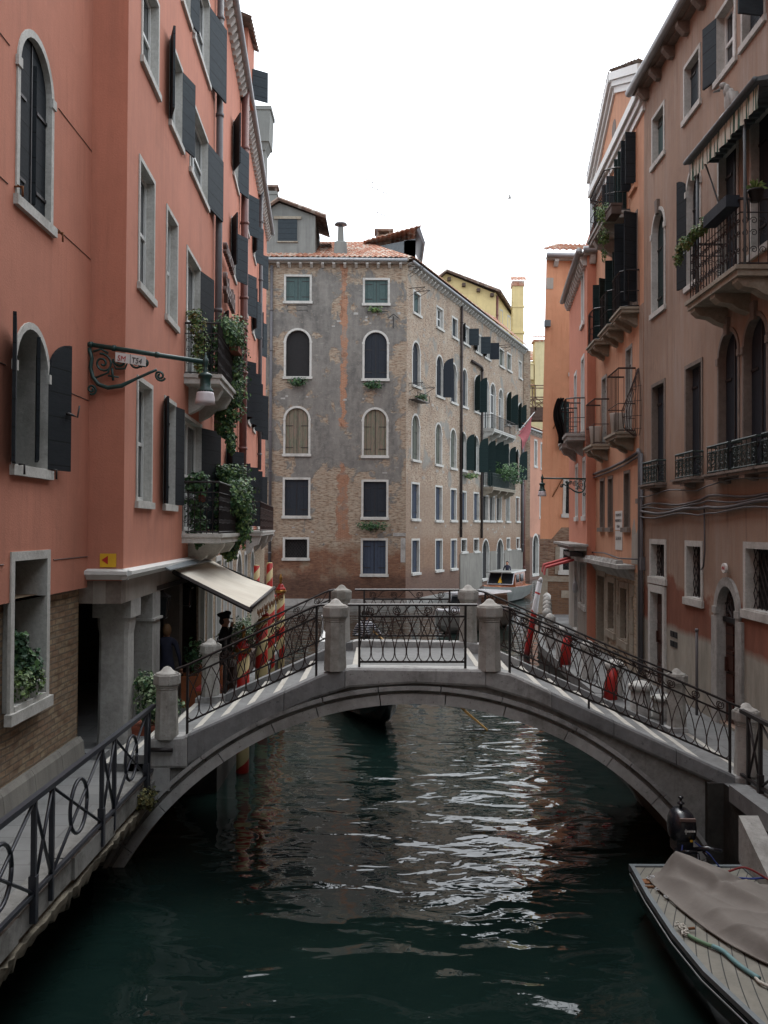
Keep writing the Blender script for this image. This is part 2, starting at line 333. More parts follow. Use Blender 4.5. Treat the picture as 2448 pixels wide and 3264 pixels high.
# ------------------------------------------------------------------ mesh builder
class MB:
    def __init__(s, T=None):
        s.v = []; s.f = []; s.mi = []; s.T = T; s.sm = False; s.m = 0; s.smf = []
    def P(s, p):
        q = s.T(*p) if s.T else p
        s.v.append(Vector(q)); return len(s.v)-1
    def face(s, idx):
        s.f.append(tuple(idx)); s.mi.append(s.m); s.smf.append(s.sm)
    def quad(s, *ps): s.face([s.P(p) for p in ps])
    poly = quad
    def box(s, x0, x1, y0, y1, z0, z1):
        i = [s.P(p) for p in ((x0, y0, z0), (x1, y0, z0), (x1, y1, z0), (x0, y1, z0), (x0, y0, z1), (x1, y0, z1), (x1, y1, z1), (x0, y1, z1))]
        for f in ((0, 3, 2, 1), (4, 5, 6, 7), (0, 1, 5, 4), (1, 2, 6, 5), (2, 3, 7, 6), (3, 0, 4, 7)): s.face([i[k] for k in f])
    def loft(s, loops, caps=(True, True), close=True):
        L = [[s.P(p) for p in l] for l in loops]; n = len(L[0])
        for a, b in zip(L, L[1:]):
            for k in range(n if close else n-1):
                j = (k+1) % n; s.face((a[k], a[j], b[j], b[k]))
        if caps[0]: s.face(L[0][::-1])
        if caps[1]: s.face(L[-1])
    def tube(s, pts, r, n=6, caps=True):
        pts = [Vector(s.T(*p)) if s.T else Vector(p) for p in pts]; T = s.T; s.T = None
        R = r if isinstance(r, (list, tuple)) else [r]*len(pts)
        loops = []; up0 = None
        for i, p in enumerate(pts):
            d = (pts[min(i+1, len(pts)-1)]-pts[max(i-1, 0)])
            if d.length < 1e-6: d = Vector((0, 0, 1))
            d.normalize()
            if up0 is None:
                up0 = Vector((0, 0, 1)) if abs(d.z) < .9 else Vector((1, 0, 0))
            a = d.cross(up0)
            if a.length < 1e-4: a = d.cross(Vector((0, 1, 0)))
            a.normalize(); b = a.cross(d); up0 = b
            loops.append([p+(a*cos(t)+b*sin(t))*R[i] for t in (2*pi*k/n for k in range(n))])
        o = s.sm; s.sm = n > 4; s.loft(loops, (caps, caps)); s.sm = o; s.T = T
    def lathe(s, c, prof, n=16, axis=None, ph=0, sm=True):
        """prof: (radius, height) pairs from c"""
        loops = []
        for r, h in prof:
            loops.append([(c[0]+r*cos(2*pi*k/n+ph), c[1]+r*sin(2*pi*k/n+ph), c[2]+h) for k in range(n)])
        o = s.sm; s.sm = sm; s.loft(loops); s.sm = o
    def bar(s, a, b, w, h=None):
        s.tube([a, b], w if h is None else w, 4)
    def build(s, name, mats, parent=None, uvm=True, wld=None):
        if not isinstance(mats, (list, tuple)): mats = [mats]
        org = Vector(parent_origin(parent)) if parent else Vector(wld or (0, 0, 0))
        me = bpy.data.meshes.new(name)
        me.from_pydata([v-org for v in s.v], [], s.f); 
        for m in mats: me.materials.append(MATS[m])
        me.polygons.foreach_set('material_index', s.mi); me.polygons.foreach_set('use_smooth', s.smf)
        me.update()
        bm = bmesh.new(); bm.from_mesh(me)
        bmesh.ops.recalc_face_normals(bm, faces=bm.faces)
        uv = bm.loops.layers.uv.new('UV')
        for f in bm.faces:
            n = f.normal
            if abs(n.z) > .75: 
                for l in f.loops: c = l.vert.co+org; l[uv].uv = (c.x, c.y)
            else:
                # horizontal tangent, direction-independent of the side it faces
                t = Vector((-n.y, n.x)); t = t.normalized() if t.length > 0 else Vector((1, 0))
                if t.x < 0 or (abs(t.x) < 1e-3 and t.y < 0): t = -t
                for l in f.loops: c = l.vert.co+org; l[uv].uv = (c.x*t.x+c.y*t.y, c.z)
        bm.to_mesh(me); bm.free()
        o = bpy.data.objects.new(name, me); COL.objects.link(o)
        if parent: o.parent = parent; o.location = org-Vector(parent_origin(parent))
        else: o.location = org
        return o
ORG = {}
def parent_origin(p):
    while p.parent: p = p.parent
    return p.location
def tag(o, label=None, cat=None, group=None, kind=None):
    if label: o['label'] = label
    if cat: o['category'] = cat
    if group: o['group'] = group
    if kind: o['kind'] = kind
    return o
def thing(name, loc, label, cat, group=None):
    o = bpy.data.objects.new(name, None); COL.objects.link(o); o.location = loc; o.empty_display_size = .2
    return tag(o, label, cat, group)
def structure(mb, name, mat, label=None):
    o = mb.build(name, mat); o['kind'] = 'structure'
    return o
def copy_thing(root, label=None, group=None, dloc=(0, 0, 0)):
    def rec(o, par):
        c = o.copy(); COL.objects.link(c); c.parent = par
        for ch in list(o.children): rec(ch, c)
        return c
    c = rec(root, None); c.location = root.location+Vector(dloc)
    if label: c['label'] = label
    if group: c['group'] = group
    return c
class Fac:
    """A facade plane: s metres along it from p0, d metres out of it, z up."""
    def __init__(s, p0, p1, side='r'):
        s.p0 = p0; s.p1 = p1; s.L = hypot(p1[0]-p0[0], p1[1]-p0[1])
        s.u = ((p1[0]-p0[0])/s.L, (p1[1]-p0[1])/s.L); s.n = (s.u[1], -s.u[0])
    def T(s, a, d, z): return (s.p0[0]+s.u[0]*a+s.n[0]*d, s.p0[1]+s.u[1]*a+s.n[1]*d, z)
    def mb(s): return MB(s.T)
near = Fac((-4.39, 1), (-4.39, 14)); NEAR0 = 1
hA = Fac((-3.86, 14), (-4.22, 23.6)); hB = Fac((-4.22, 23.6), (-5.67, 44.9)); ret = Fac((-4.39, 14), (-3.86, 14))
gray = Fac((-10, 56), (1.30, 56)); side = Fac((1.30, 56), (12.3, 83.5))
brown = Fac((6.0, 21.8), (6.0, 4)); p1 = Fac((6.32, 28.2), (6.0, 21.8)); p2r = Fac((6.06, 28.2), (7.4, 28.2))
p2 = Fac((6.74, 34.4), (6.06, 28.2)); p3 = Fac((6.2, 38), (9.5, 38))

def outline(o, ins, arch, n=14, bot=None):
    s0, s1, z0, z1 = o; s0 += ins; s1 -= ins; z1 -= ins; z0 += ins if bot is None else bot
    if arch:
        r = (s1-s0)/2; zc = z1-r*arch; cx = (s0+s1)/2
        top = [(cx+r*cos(pi*k/n), zc+r*arch*sin(pi*k/n)) for k in range(n+1)]      # right to left
        return [(s0, z0), (s1, z0)]+top
    return [(s0, z0), (s1, z0), (s1, z1), (s0, z1)]
def wall(F, rect, holes, mat, parent, name='wall', depth=.3, label=None):
    """wall sheet with real openings; holes: (s0,s1,z0,z1,arch)"""
    S0, S1, Z0, Z1 = rect; mb = F.mb()
    hs_ = []
    for h in holes:
        s0, s1, z0, z1 = h[:4]; a = h[4] if len(h) > 4 else 0
        hs_.append((max(s0, S0), min(s1, S1), max(z0, Z0), min(z1, Z1), a))
    ss = sorted(set([S0, S1]+[h[0] for h in hs_]+[h[1] for h in hs_])); zs = sorted(set([Z0, Z1]+[h[2] for h in hs_]+[h[3] for h in hs_]))
    cache = {}
    def V(a, z):
        k = (round(a, 4), round(z, 4))
        if k not in cache: cache[k] = mb.P((a, 0, z))
        return cache[k]
    for i in range(len(ss)-1):
        for j in range(len(zs)-1):
            a, b, c, d = ss[i], ss[i+1], zs[j], zs[j+1]; mx, mz = (a+b)/2, (c+d)/2
            if b-a < 1e-5 or d-c < 1e-5: continue
            if any(h[0] < mx < h[1] and h[2] < mz < h[3] for h in hs_): continue
            mb.face((V(a, c), V(b, c), V(b, d), V(a, d)))
    for h in hs_:
        if h[4]:
            ol = outline(h[:4], 0, h[4])[2:]
            for p, q in zip(ol, ol[1:]): mb.quad((p[0], 0, p[1]), (q[0], 0, q[1]), (q[0], 0, h[3]), (p[0], 0, h[3]))
            ol = outline(h[:4], 0, h[4])
        else: ol = outline(h[:4], 0, 0)
        for k in range(len(ol)):
            p, q = ol[k], ol[(k+1) % len(ol)]
            mb.quad((p[0], 0, p[1]), (q[0], 0, q[1]), (q[0], -depth, q[1]), (p[0], -depth, p[1]))
    return mb.build(name, mat, parent)
def frame(F, o, arch, w, parent, mat='frame_stone', proud=.02, deep=.26, sill=.04, lab='frame', lip=None):
    mb = F.mb(); A = outline(o, 0, arch); B = outline(o, w, arch)
    n = len(A)
    for k in range(n):
        j = (k+1) % n; a, b, c, d = A[k], A[j], B[j], B[k]
        mb.quad((a[0], proud, a[1]), (b[0], proud, b[1]), (c[0], proud, c[1]), (d[0], proud, d[1]))
        mb.quad((a[0], -.02, a[1]), (b[0], -.02, b[1]), (b[0], proud, b[1]), (a[0], proud, a[1]))
        mb.quad((d[0], -deep, d[1]), (c[0], -deep, c[1]), (c[0], proud, c[1]), (d[0], proud, d[1]))
    if arch:   # impost blocks
        r = (o[1]-o[0])/2; zc = o[3]-r*arch
        for x0, x1 in ((o[0]-.03, o[0]+w+.01), (o[1]-w-.01, o[1]+.03)): mb.box(x0, x1, -.01, proud+.02, zc-.06, zc+.06)
    f = mb.build(lab, mat, parent)
    if sill:
        mb = F.mb(); mb.box(o[0]-.05, o[1]+.05, -.03, proud+sill, o[2]-.05, o[2]+w*.8); mb.build('sill', mat, parent)
    return f
def leaf(F, hs0, dirn, wdt, z0, z1, ang, mat, parent, arch=0, d0=.03, name='shutter'):
    """hinged leaf: hinge at s=hs0, closed direction dirn (+1/-1), opened by ang degrees"""
    a = radians(ang); cu, cd = cos(a)*dirn, sin(a); th = .04
    n = 8
    if arch:
        r = wdt; zc = z1-r*arch
        top = [(wdt*k/n, zc+arch*sqrt(max(0, r*r-(r-wdt*k/n)**2))) for k in range(n+1)]
    else: top = [(0, z1), (wdt, z1)]
    pl = [(0, z0)]+top+[(wdt, z0)]
    tx, td = -sin(a)*dirn, cos(a)
    mb = F.mb()
    A = [(hs0+w*cu, d0+w*cd, z) for w, z in pl]; B = [(p[0]+tx*th, p[1]+td*th, p[2]) for p in A]
    mb.loft([A, B])
    o = mb.build(name, mat, parent)
    # UVs along the leaf so that the boards read correctly whatever way it is turned
    return o
def window(F, o, parent, style='glass', arch=0, w=.12, fmat='frame_stone', mat='dark_shutter', near_a=None, far_a=None, deep=.2, sill=.04, name='window', lab=None, proud=.02, smat=None, bars=True):
    """one window: glazed casement or closed leaves, stone frame, sill, open shutters"""
    I = outline(o, w-.005, arch); s0, s1 = o[0]+w, o[1]-w; z0, z1 = o[2]+w, o[3]-w
    mb = F.mb(); bw = .055; mats = ['glass_dark', 'white_paint']
    if style == 'glass':
        mb.poly(*[(p[0], -deep-.02, p[1]) for p in I]); mb.m = 1
        if s1-s0 > .3 and bars:
            c = (s0+s1)/2; r = (s1-s0)/2; zt = z1-(r*arch if arch else 0)
            mb.box(c-.035, c+.035, -deep-.015, -deep+.02, z0, z1-.02)
            for x in (s0+.03, s1-.03): mb.box(x-.03, x+.03, -deep-.015, -deep+.02, z0, zt)
            for z in ([z0+.04, zt-.03]+[z0+(zt-z0)*.5]): mb.box(s0, s1, -deep-.015, -deep+.015, z-.03, z+.03)
    elif style == 'dark':
        mats = ['void_dark', 'iron']; mb.poly(*[(p[0], -deep-.05, p[1]) for p in I])
    elif style == 'grill':
        mats = ['void_dark', 'iron']; mb.poly(*[(p[0], -deep-.05, p[1]) for p in I]); mb.m = 1
        nx = max(3, int((s1-s0)/.16)); nz = max(3, int((z1-z0)/.2))
        for k in range(-nz, nx+1):
            for sg in (0, 1):
                pts = []
                for t in range(nz+1):
                    x = s0+(s1-s0)*(k+t)/nx if sg == 0 else s1-(s1-s0)*(k+t)/nx
                    z = z0+(z1-z0)*t/nz
                    if s0-.001 <= x <= s1+.001: pts.append((x, -.12, z))
                if len(pts) > 1: mb.tube(pts, .009, 4)
    elif style == 'closed':
        mats = [mat, 'iron']; dd = -deep+.06; zc = z1-((s1-s0)/2*arch if arch else 0)
        c = (s0+s1)/2
        mb.poly(*[(p[0], dd-.03, p[1]) for p in I]) 
        mb.m = 1; mb.box(c-.012, c+.012, dd-.035, dd-.015, z0, z1-.02)
        for z in (z0+(zc-z0)*.18, z0+(zc-z0)*.82):
            for x0, x1 in ((s0, s0+(s1-s0)*.33), (s1-(s1-s0)*.33, s1)): mb.box(x0, x1, dd-.03, dd-.012, z-.02, z+.02)
    wn = mb.build(name, mats, parent)
    if lab: wn['label'] = lab
    frame(F, o, arch, w, wn, fmat, proud, deep+.06, sill)
    sm = smat or mat
    if near_a is not None: leaf(F, s0, 1, (s1-s0)/2, z0, z1, near_a, sm, wn, arch, proud+.005)
    if far_a is not None: leaf(F, s1, -1, (s1-s0)/2, z0, z1, far_a, sm, wn, arch, proud+.005)
    return wn
def holesof(ws, w=.06): return [(o[0]+w, o[1]-w, o[2]+w, o[3]-w, a) for o, a in ws]
def cornice(F, s0, s1, z, parent, step=.55, depth=.45, mat='frame_stone', gut=True, bh=.26, name='cornice'):
    mb = F.mb(); k = s0+step*.4
    while k < s1-.05:
        mb.loft([[(k, 0, z-bh), (k, .1, z-bh), (k, depth*.85, z-bh*.35), (k, depth*.85, z), (k, 0, z)], [(k+.16, 0, z-bh), (k+.16, .1, z-bh), (k+.16, depth*.85, z-bh*.35), (k+.16, depth*.85, z), (k+.16, 0, z)]])
        k += step
    mb.box(s0, s1, -.02, depth*.5, z, z+.06); mb.box(s0-.02, s1+.02, -.03, depth*.95, z+.06, z+.12)
    c = mb.build(name, mat, parent)
    if gut:
        mb = F.mb(); mb.tube([(s0-.05, depth+.03, z+.13), ((s0+s1)/2, depth+.04, z+.14), (s1+.05, depth+.03, z+.13)], .095, 8); mb.build('gutter', 'gutter_metal', parent)
    return c
def tile_roof(mb, A, B, C, D, pitch=.22):
    """corrugated pantiles on the slope A,B (eave) .. D,C (ridge)"""
    A, B, C, D = map(Vector, (A, B, C, D)); L = (B-A).length; H = ((D-A).length+(C-B).length)/2
    nc = max(2, int(L/pitch)); nr = max(2, int(H/.38)); seg = 4
    nrm = (B-A).cross(D-A).normalized()
    if nrm.z < 0: nrm = -nrm
    T = mb.T; mb.T = None
    for r in range(nr):
        t0, t1 = r/nr, (r+1)/nr; prev = None
        for c in range(nc*seg+1):
            u = c/(nc*seg); h = .055*(.5+.5*cos(2*pi*c/seg))+random.uniform(0, .008)
            a = (A*(1-u)+B*u)*(1-t0)+(D*(1-u)+C*u)*t0+nrm*(h+.05)
            b = (A*(1-u)+B*u)*(1-t1)+(D*(1-u)+C*u)*t1+nrm*(h+.015)
            cur = (mb.P(a), mb.P(b), mb.P(a-nrm*.04))
            if prev: mb.face((prev[0], cur[0], cur[1], prev[1])); mb.face((prev[2], cur[2], cur[0], prev[0]))
            prev = cur
    mb.T = T
def spiral(mb, T, c, r0, r1, turns, ph, rad=.008, n=18, sg=1):
    pts = []
    for k in range(n+1):
        t = k/n; r = r0+(r1-r0)*t; a = ph+sg*2*pi*turns*t
        pts.append(T(c[0]+r*cos(a), c[1]+r*sin(a)))
    mb.tube(pts, rad, 4)
def leaves(mb, n, fn, size=.06, mats=1):
    """n small leaves; fn() -> (point, outward normal)"""
    for _ in range(n):
        p, nm = fn(); p = Vector(p); nm = (Vector(nm)+Vector((random.gauss(0, .5), random.gauss(0, .5), random.gauss(0, .5)))).normalized()
        a = nm.cross(Vector((random.gauss(0, 1), random.gauss(0, 1), random.gauss(0, 1)))).normalized(); b = nm.cross(a)
        s = size*random.uniform(.6, 1.3); mb.m = random.randrange(mats)
        q = [p-a*s*.5, p-b*s*.42+nm*s*.12, p+a*s*.55, p+b*s*.42+nm*s*.12]
        mb.face([mb.P(x) for x in q])
def pipe(F, s, z0, z1, mat, parent, r=.07, d=.12, name='drainpipe', dx=0):
    mb = F.mb(); mb.tube([(s, d, z0), (s+dx, d, z1)], r, 8)
    z = z0+.6
    while z < z1:
        mb.tube([(s+dx*(z-z0)/(z1-z0), d, z), (s+dx*(z-z0)/(z1-z0), d, z+.08)], r*1.22, 8); z += 2.4
    return mb.build(name, mat, parent)
def balcony(F, s0, s1, z, dep, parent, mat='frame_stone', rmat='iron', rh=1.0, th=.14, nb=2, style='bars', step=.12, solid=False, bow=0, brk=.45):
    mb = F.mb(); mb.box(s0, s1, -.02, dep, z-th, z); mb.box(s0-.03, s1+.03, -.02, dep+.04, z-th*.35, z+.012)
    b = mb.build('balcony', mat, parent)
    for k in range(nb):
        c = s0+(s1-s0)*(k+.5)/nb if nb < 3 else s0+.2+(s1-s0-.4)*k/(nb-1)
        mb = F.mb(); w = .12
        pr = [(0, z-th), (dep*.95, z-th), (dep*.95, z-th-.06), (dep*.8, z-th-brk*.45), (dep*.5, z-th-brk*.55), (dep*.3, z-th-brk*.8), (0, z-th-brk)]
        mb.loft([[(c-w, d, zz) for d, zz in pr], [(c+w, d, zz) for d, zz in pr]]); mb.build('bracket', mat, b)
    mb = F.mb(); path = [(s0+.04, 0), (s0+.04, dep-.05), (s1-.04, dep-.05), (s1-.04, 0)]
    if bow: path = [(s0+.04, 0), (s0+.06, dep*.6), (s0+.22, dep), ((s0+s1)/2, dep+.02), (s1-.22, dep), (s1-.06, dep*.6), (s1-.04, 0)]
    for zz, r in ((z+.05, .014), (z+rh, .022), (z+rh*.8 if style != 'bars' else z+rh*.45, .011)): mb.tube([(a, d, zz) for a, d in path], r, 4)
    for (a, b_), (c, d) in zip(path, path[1:]):
        L = hypot(c-a, d-b_); m = max(1, int(L/step))
        for k in range(m+1):
            x, y = a+(c-a)*k/m, b_+(d-b_)*k/m
            mb.tube([(x, y, z), (x, y, z+rh)], .009 if style != 'fat' else .016, 4)
            if style == 'curl' and k < m:
                x2, y2 = a+(c-a)*(k+.5)/m, b_+(d-b_)*(k+.5)/m
                for zc in (.25, .5, .68):
                    ux, uy = (c-a)/L, (d-b_)/L
                    spiral(mb, lambda p, q: (x2+ux*p, y2+uy*p, z+rh*q/rh), (0, rh*zc), L/m*.1, L/m*.42, 1.3, k, .007, 10)
    mb.build('railing', rmat, b)
    return b
def text_obj(name, txt, size, mat, M, parent, ext=.02, align='LEFT', sx=1, bold=0):
    cu = bpy.data.curves.new(name, 'FONT'); cu.body = txt; cu.size = size; cu.extrude = ext; cu.align_x = align; cu.offset = bold
    t = bpy.data.objects.new(name, cu); COL.objects.link(t)
    bpy.context.view_layer.update()
    me = bpy.data.meshes.new_from_object(t.evaluated_get(bpy.context.evaluated_depsgraph_get()))
    COL.objects.unlink(t); bpy.data.objects.remove(t)
    me.materials.clear(); me.materials.append(MATS[mat])
    org = Vector(parent_origin(parent)) if parent else Vector()
    me.transform(Matrix.Translation(-org) @ M @ Matrix.Diagonal((sx, 1, 1, 1)))
    o = bpy.data.objects.new(name, me); COL.objects.link(o); o.parent = parent
    return o
def facM(F, s, d, z, rev=False):
    """text matrix: x along the wall as read from outside, y up, z outwards"""
    u = Vector((F.u[0], F.u[1], 0)); n = Vector((F.n[0], F.n[1], 0)); up = Vector((0, 0, 1))
    x = up.cross(n); p = Vector(F.T(s, d, z))
    return Matrix(((x.x, up.x, n.x, p.x), (x.y, up.y, n.y, p.y), (x.z, up.z, n.z, p.z), (0, 0, 0, 1)))
# ------------------------------------------------------------------ setting: water, quays, paving
mb = MB(); n1_, n2_ = 1, 1
mb.quad((-60, -30, 0), (60, -30, 0), (60, 160, 0), (-60, 160, 0))
structure(mb, 'canal_water', 'canal_water')
mb = MB(); mb.quad((-400, -400, -3), (400, -400, -3), (400, 600, -3), (-400, 600, -3))
structure(mb, 'ground', 'paving')
QZ = 1.2
def quay(name, pts, mat='paving', edge='quay_slab'):
    mb = MB(); mb.m = 1; mb.loft([[(x, y, -2) for x, y in pts], [(x, y, QZ) for x, y in pts]], (False, False)); mb.m = 0; mb.poly(*[(x, y, QZ) for x, y in pts]); mat = [mat, 'shaded_algae_wall']
    mb2 = MB(); mb2.loft([[(x, y, -2) for x, y in pts], [(x, y, QZ-.25) for x, y in pts]], (False, False)); mb2 = None
    return structure(mb, name, mat)
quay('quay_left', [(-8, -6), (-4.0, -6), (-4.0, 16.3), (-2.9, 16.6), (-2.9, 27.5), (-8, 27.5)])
mb = MB(); mb.m = 1; mb.loft([[(x, y, .93) for x, y in ((-4.3, -6), (-3.2, -6), (-3.2, 16.5), (-4.3, 16.5))], [(x, y, QZ) for x, y in ((-4.3, -6), (-3.2, -6), (-3.2, 16.5), (-4.3, 16.5))]], (True, False)); mb.m = 0; mb.poly((-4.3, -6, QZ+.002), (-3.2, -6, QZ+.002), (-3.2, 16.5, QZ+.002), (-4.3, 16.5, QZ+.002)); structure(mb, 'quay_walkway', ['paving', 'rough_dark'])
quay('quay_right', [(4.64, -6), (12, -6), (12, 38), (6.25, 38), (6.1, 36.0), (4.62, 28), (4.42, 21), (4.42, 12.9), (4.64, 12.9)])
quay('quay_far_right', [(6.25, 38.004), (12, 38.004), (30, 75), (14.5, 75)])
# worn stone edging of the quays
def kerb(name, pts, w=.32, z0=QZ+.004, h=.06, mat='quay_slab', over=.05, sgn=1):
    mb = MB()
    for (a, b) in zip(pts, pts[1:]):
        a, b = Vector((*a, 0)), Vector((*b, 0)); L = (b-a).length; u = (b-a).normalized(); n = Vector((-u.y, u.x, 0))*sgn
        m = max(1, int(L/1.35))
        for k in range(m):
            p = a+u*(L*k/m+.006); q = a+u*(L*(k+1)/m-.006); dz = random.uniform(-.008, .008); o = random.uniform(-.02, .02)
            A = [p-n*(over+o), q-n*(over+o), q+n*w, p+n*w]
            mb.loft([[(v.x, v.y, z0-.16) for v in A], [(v.x, v.y, z0+h+dz) for v in A]])
    return structure(mb, name, mat)
kerb('quay_edge', [(-3.2, -2), (-3.2, 12.6)], .22, mat='bridge_stone_dark')
kerb('quay_edge', [(-2.9, 16.7), (-2.9, 27.4)], .3)
kerb("quay_edge", [(4.66, -2), (4.66, 12.6)], .25, sgn=-1)
kerb('quay_edge', [(4.42, 16.6), (4.42, 21), (4.62, 28), (6.1, 36)], .34, sgn=-1)
# rough mossy footing under the left quay edge
mb = MB(); rows = []
rnd = random.Random(11)
for k in range(150):
    y = 1+k*.079; o = .045+.035*rnd.random(); zt = .98+rnd.uniform(-.015, .015); zb = .87+.012*sin(k*.21)+rnd.choice((0, 0, -.03, -.07))+rnd.uniform(-.02, .02)
    rows.append([(-3.22, y, zt), (-3.2+o, y, zt-.01), (-3.2+o*.9, y, (zt+zb)/2), (-3.2+o*.6, y, zb), (-3.22, y, zb-.02)])
mb.loft(rows)
structure(mb, 'quay_footing', 'rough_dark')
# steps leading from the quays up to the bridge
mb = MB()
for k, (x0, x1, z) in enumerate([(-3.95, -3.12, 1.31), (-3.60, -3.12, 1.43), (-3.33, -3.12, 1.54)]):
    mb.box(x0, x1, 13.35, 16.0, QZ+.004+k*.001, z)
structure(mb, 'quay_steps', 'quay_slab')
mb = MB()
for (x0, z) in [(-3.95, 1.31), (-3.60, 1.43), (-3.33, 1.54)]: mb.box(x0-.004, x0+.07, 13.36, 15.99, z-.05, z+.004)
structure(mb, 'step_nosing', 'white_nosing')

# ------------------------------------------------------------------ left: near house of pink stucco over brick
NB = thing('corner_house', (-4.4, 8, QZ), 'near pink house with yellow brick base at the left edge of the photo', 'building', None)
nw = [((10.12, 11.36, 8.5, 10.8), 1.0), ((10.1, 11.33, 5.3, 7.17), 1.0), ((10.1, 11.4, 2.35, 4.34), 0)]
wall(near, (-9, 13, 3.745, 22), holesof([(o, a) for o, a in nw[:2]])+[(10.16, 11.34, 3.745, 4.28, 0)], 'pink_stucco', NB, depth=.45)
brk = Fac((-4.45, 1), (-4.45, 14))
def near_brick():
    F = Fac((-4.45, 1), (-4.50, 13.93))
    wall(F, (-9, 12.93, 1.5, 3.76), [(10.16, 11.34, 2.41, 3.76, 0)], 'yellow_brick', NB, 'brick_base', .4)
    mb = near.mb(); mb.quad((-9, 0, 3.745), (13, 0, 3.745), (13, -.3, 3.745), (-9, -.3, 3.745)); mb.build('stucco_underside', 'pink_stucco', NB)
    mb = MB()
    for k in range(-8, 13):
        y0, y1 = 1+k, 2+k-.01
        if y1 > 13.93: y1 = 13.93
        mb.loft([[(-4.9, y0, QZ), (-4.36, y0, QZ), (-4.40, y0, 1.5), (-4.44, y0, 1.56), (-4.9, y0, 1.56)], [(-4.9, y1, QZ), (-4.36, y1, QZ), (-4.40, y1, 1.5), (-4.44, y1, 1.56), (-4.9, y1, 1.56)]])
    mb.build('plinth', 'cement_render', NB)
    # return of the brick base and its end at the passage
    mb = MB(); mb.quad((-4.49, 13.93, QZ), (-12, 13.93, QZ), (-12, 13.93, 3.76), (-4.49, 13.93, 3.76)); mb.build('side_wall', 'yellow_brick', NB)
near_brick()
wn = window(near, nw[0][0], NB, 'closed', 1.0, .09, mat='dark_shutter', deep=.09, name='arched_window')
mb = near.mb(); mb.loft([[(10.8, -.1, 8.7), (10.8, -.1, 10.45), (10.83, -.02, 10.45), (10.83, -.02, 8.7)], [(10.86, -.14, 8.7), (10.86, -.14, 10.45), (10.89, -.06, 10.45), (10.89, -.06, 8.7)]]); mb.build('shutter', 'dark_shutter', wn)
wn = window(near, nw[1][0], NB, 'dark', 1.0, .085, deep=.34, name='arched_window', near_a=160, far_a=166, mat='dark_shutter')
leaf(near, 11.17, -1, .5, 5.47, 7.0, 22, 'dark_shutter', wn, 1.0, -.12)
mb = near.mb()   # shutter latch and hooks
mb.tube([(11.6, .15, 6.15), (11.7, .17, 6.15), (11.74, .24, 6.12), (11.76, .26, 6.28)], [.025, .02, .014, .012], 5); mb.build('latch', 'iron', wn)
for s_, z_ in ((10.2, 5.28), (11.3, 5.28)): mb = near.mb(); mb.tube([(s_, .05, z_+.1), (s_, .12, z_+.1), (s_, .12, z_-.02)], .014, 5); mb.build('hook', 'iron', wn)
mb = near.mb()
for s_, z_ in ((10.1, 8.66), (11.5, 8.55)): mb.tube([(s_, 0, z_), (s_, .1, z_), (s_, .1, z_-.12)], .014, 5); mb.tube([(s_-.05, .06, z_), (s_+.07, .06, z_)], .012, 4)
mb.build('shutter_hook', 'rust', NB)
wn = window(near, nw[2][0], NB, 'dark', 0, .11, deep=.42, name='rect_window')
mb = near.mb(); mb.box(10.22, 11.26, -.5, .03, 2.42, 2.50); mb.build('inner_sill', 'frame_stone', wn)
mb = MB(); mb.quad((-4.39, -9, 22), (-14, -9, 22), (-14, 14, 22), (-4.39, 14, 22)); mb.quad((-4.39, 14, 3.76), (-14, 14, 3.76), (-14, 14, 22), (-4.39, 14, 22)); mb.build('back_wall', 'pink_stucco', NB)
# faint horizontal chain lines: thin ledges scored in the stucco
mb = near.mb()
for z in (10.24, 8.62, 6.51, 4.2): mb.tube([(-8, .004, z), (9.9, .004, z)], .008, 4); mb.tube([(11.55, .004, z), (12.99, .004, z)], .008, 4)
mb.build('string_line', 'letter_metal', NB)

# ------------------------------------------------------------------ left: hotel
HB = thing('hotel_building', (-4.2, 20, QZ), 'long pink building with slate shutters and awning, canal left bank', 'building')
EZ = 18.55
# (facade, outline, arch, style, near leaf, far leaf, kwargs)
HW = []
for o, st, na, fa in [((.85, 2.2, 12.05, 13.67), 'glass', None, None), ((3.2, 4.52, 12.05, 13.67), 'glass', 165, 62), ((5.4, 7.9, 12.03, 13.65), 'glass', None, 75),
                      ((4.3, 5.35, 14.95, 16.6), 'glass', None, 70), ((5.7, 8.0, 14.95, 16.9), 'glass', None, 88), ((1.2, 2.5, 14.95, 16.6), 'glass', None, None),
                      ((.77, 1.98, 8.43, 10.52), 'glass', None, None), ((3.0, 4.15, 8.43, 10.5), 'glass', None, None), ((5.15, 6.95, 7.72, 10.4), 'glass', None, 92),
                      ((.77, 1.95, 4.99, 7.03), 'glass', None, None), ((2.97, 4.12, 4.99, 7.02), 'closed', 132, 100), ((4.97, 7.3, 4.5, 6.95), 'glass', None, 95)]:
    HW.append((o, st, na, fa))
wall(hA, (0, 9.607, 3.93, EZ), holesof([(o, 0) for o, *_ in HW]), 'pink_stucco', HB, depth=.35)
for o, st, na, fa in HW: window(hA, o, HB, st, 0, .075, mat='dark_shutter', near_a=na and 163, far_a=fa and random.uniform(164, 172), deep=.14, smat='slate_shutter' if o[2] > 9 else 'dark_shutter')
HWB = []
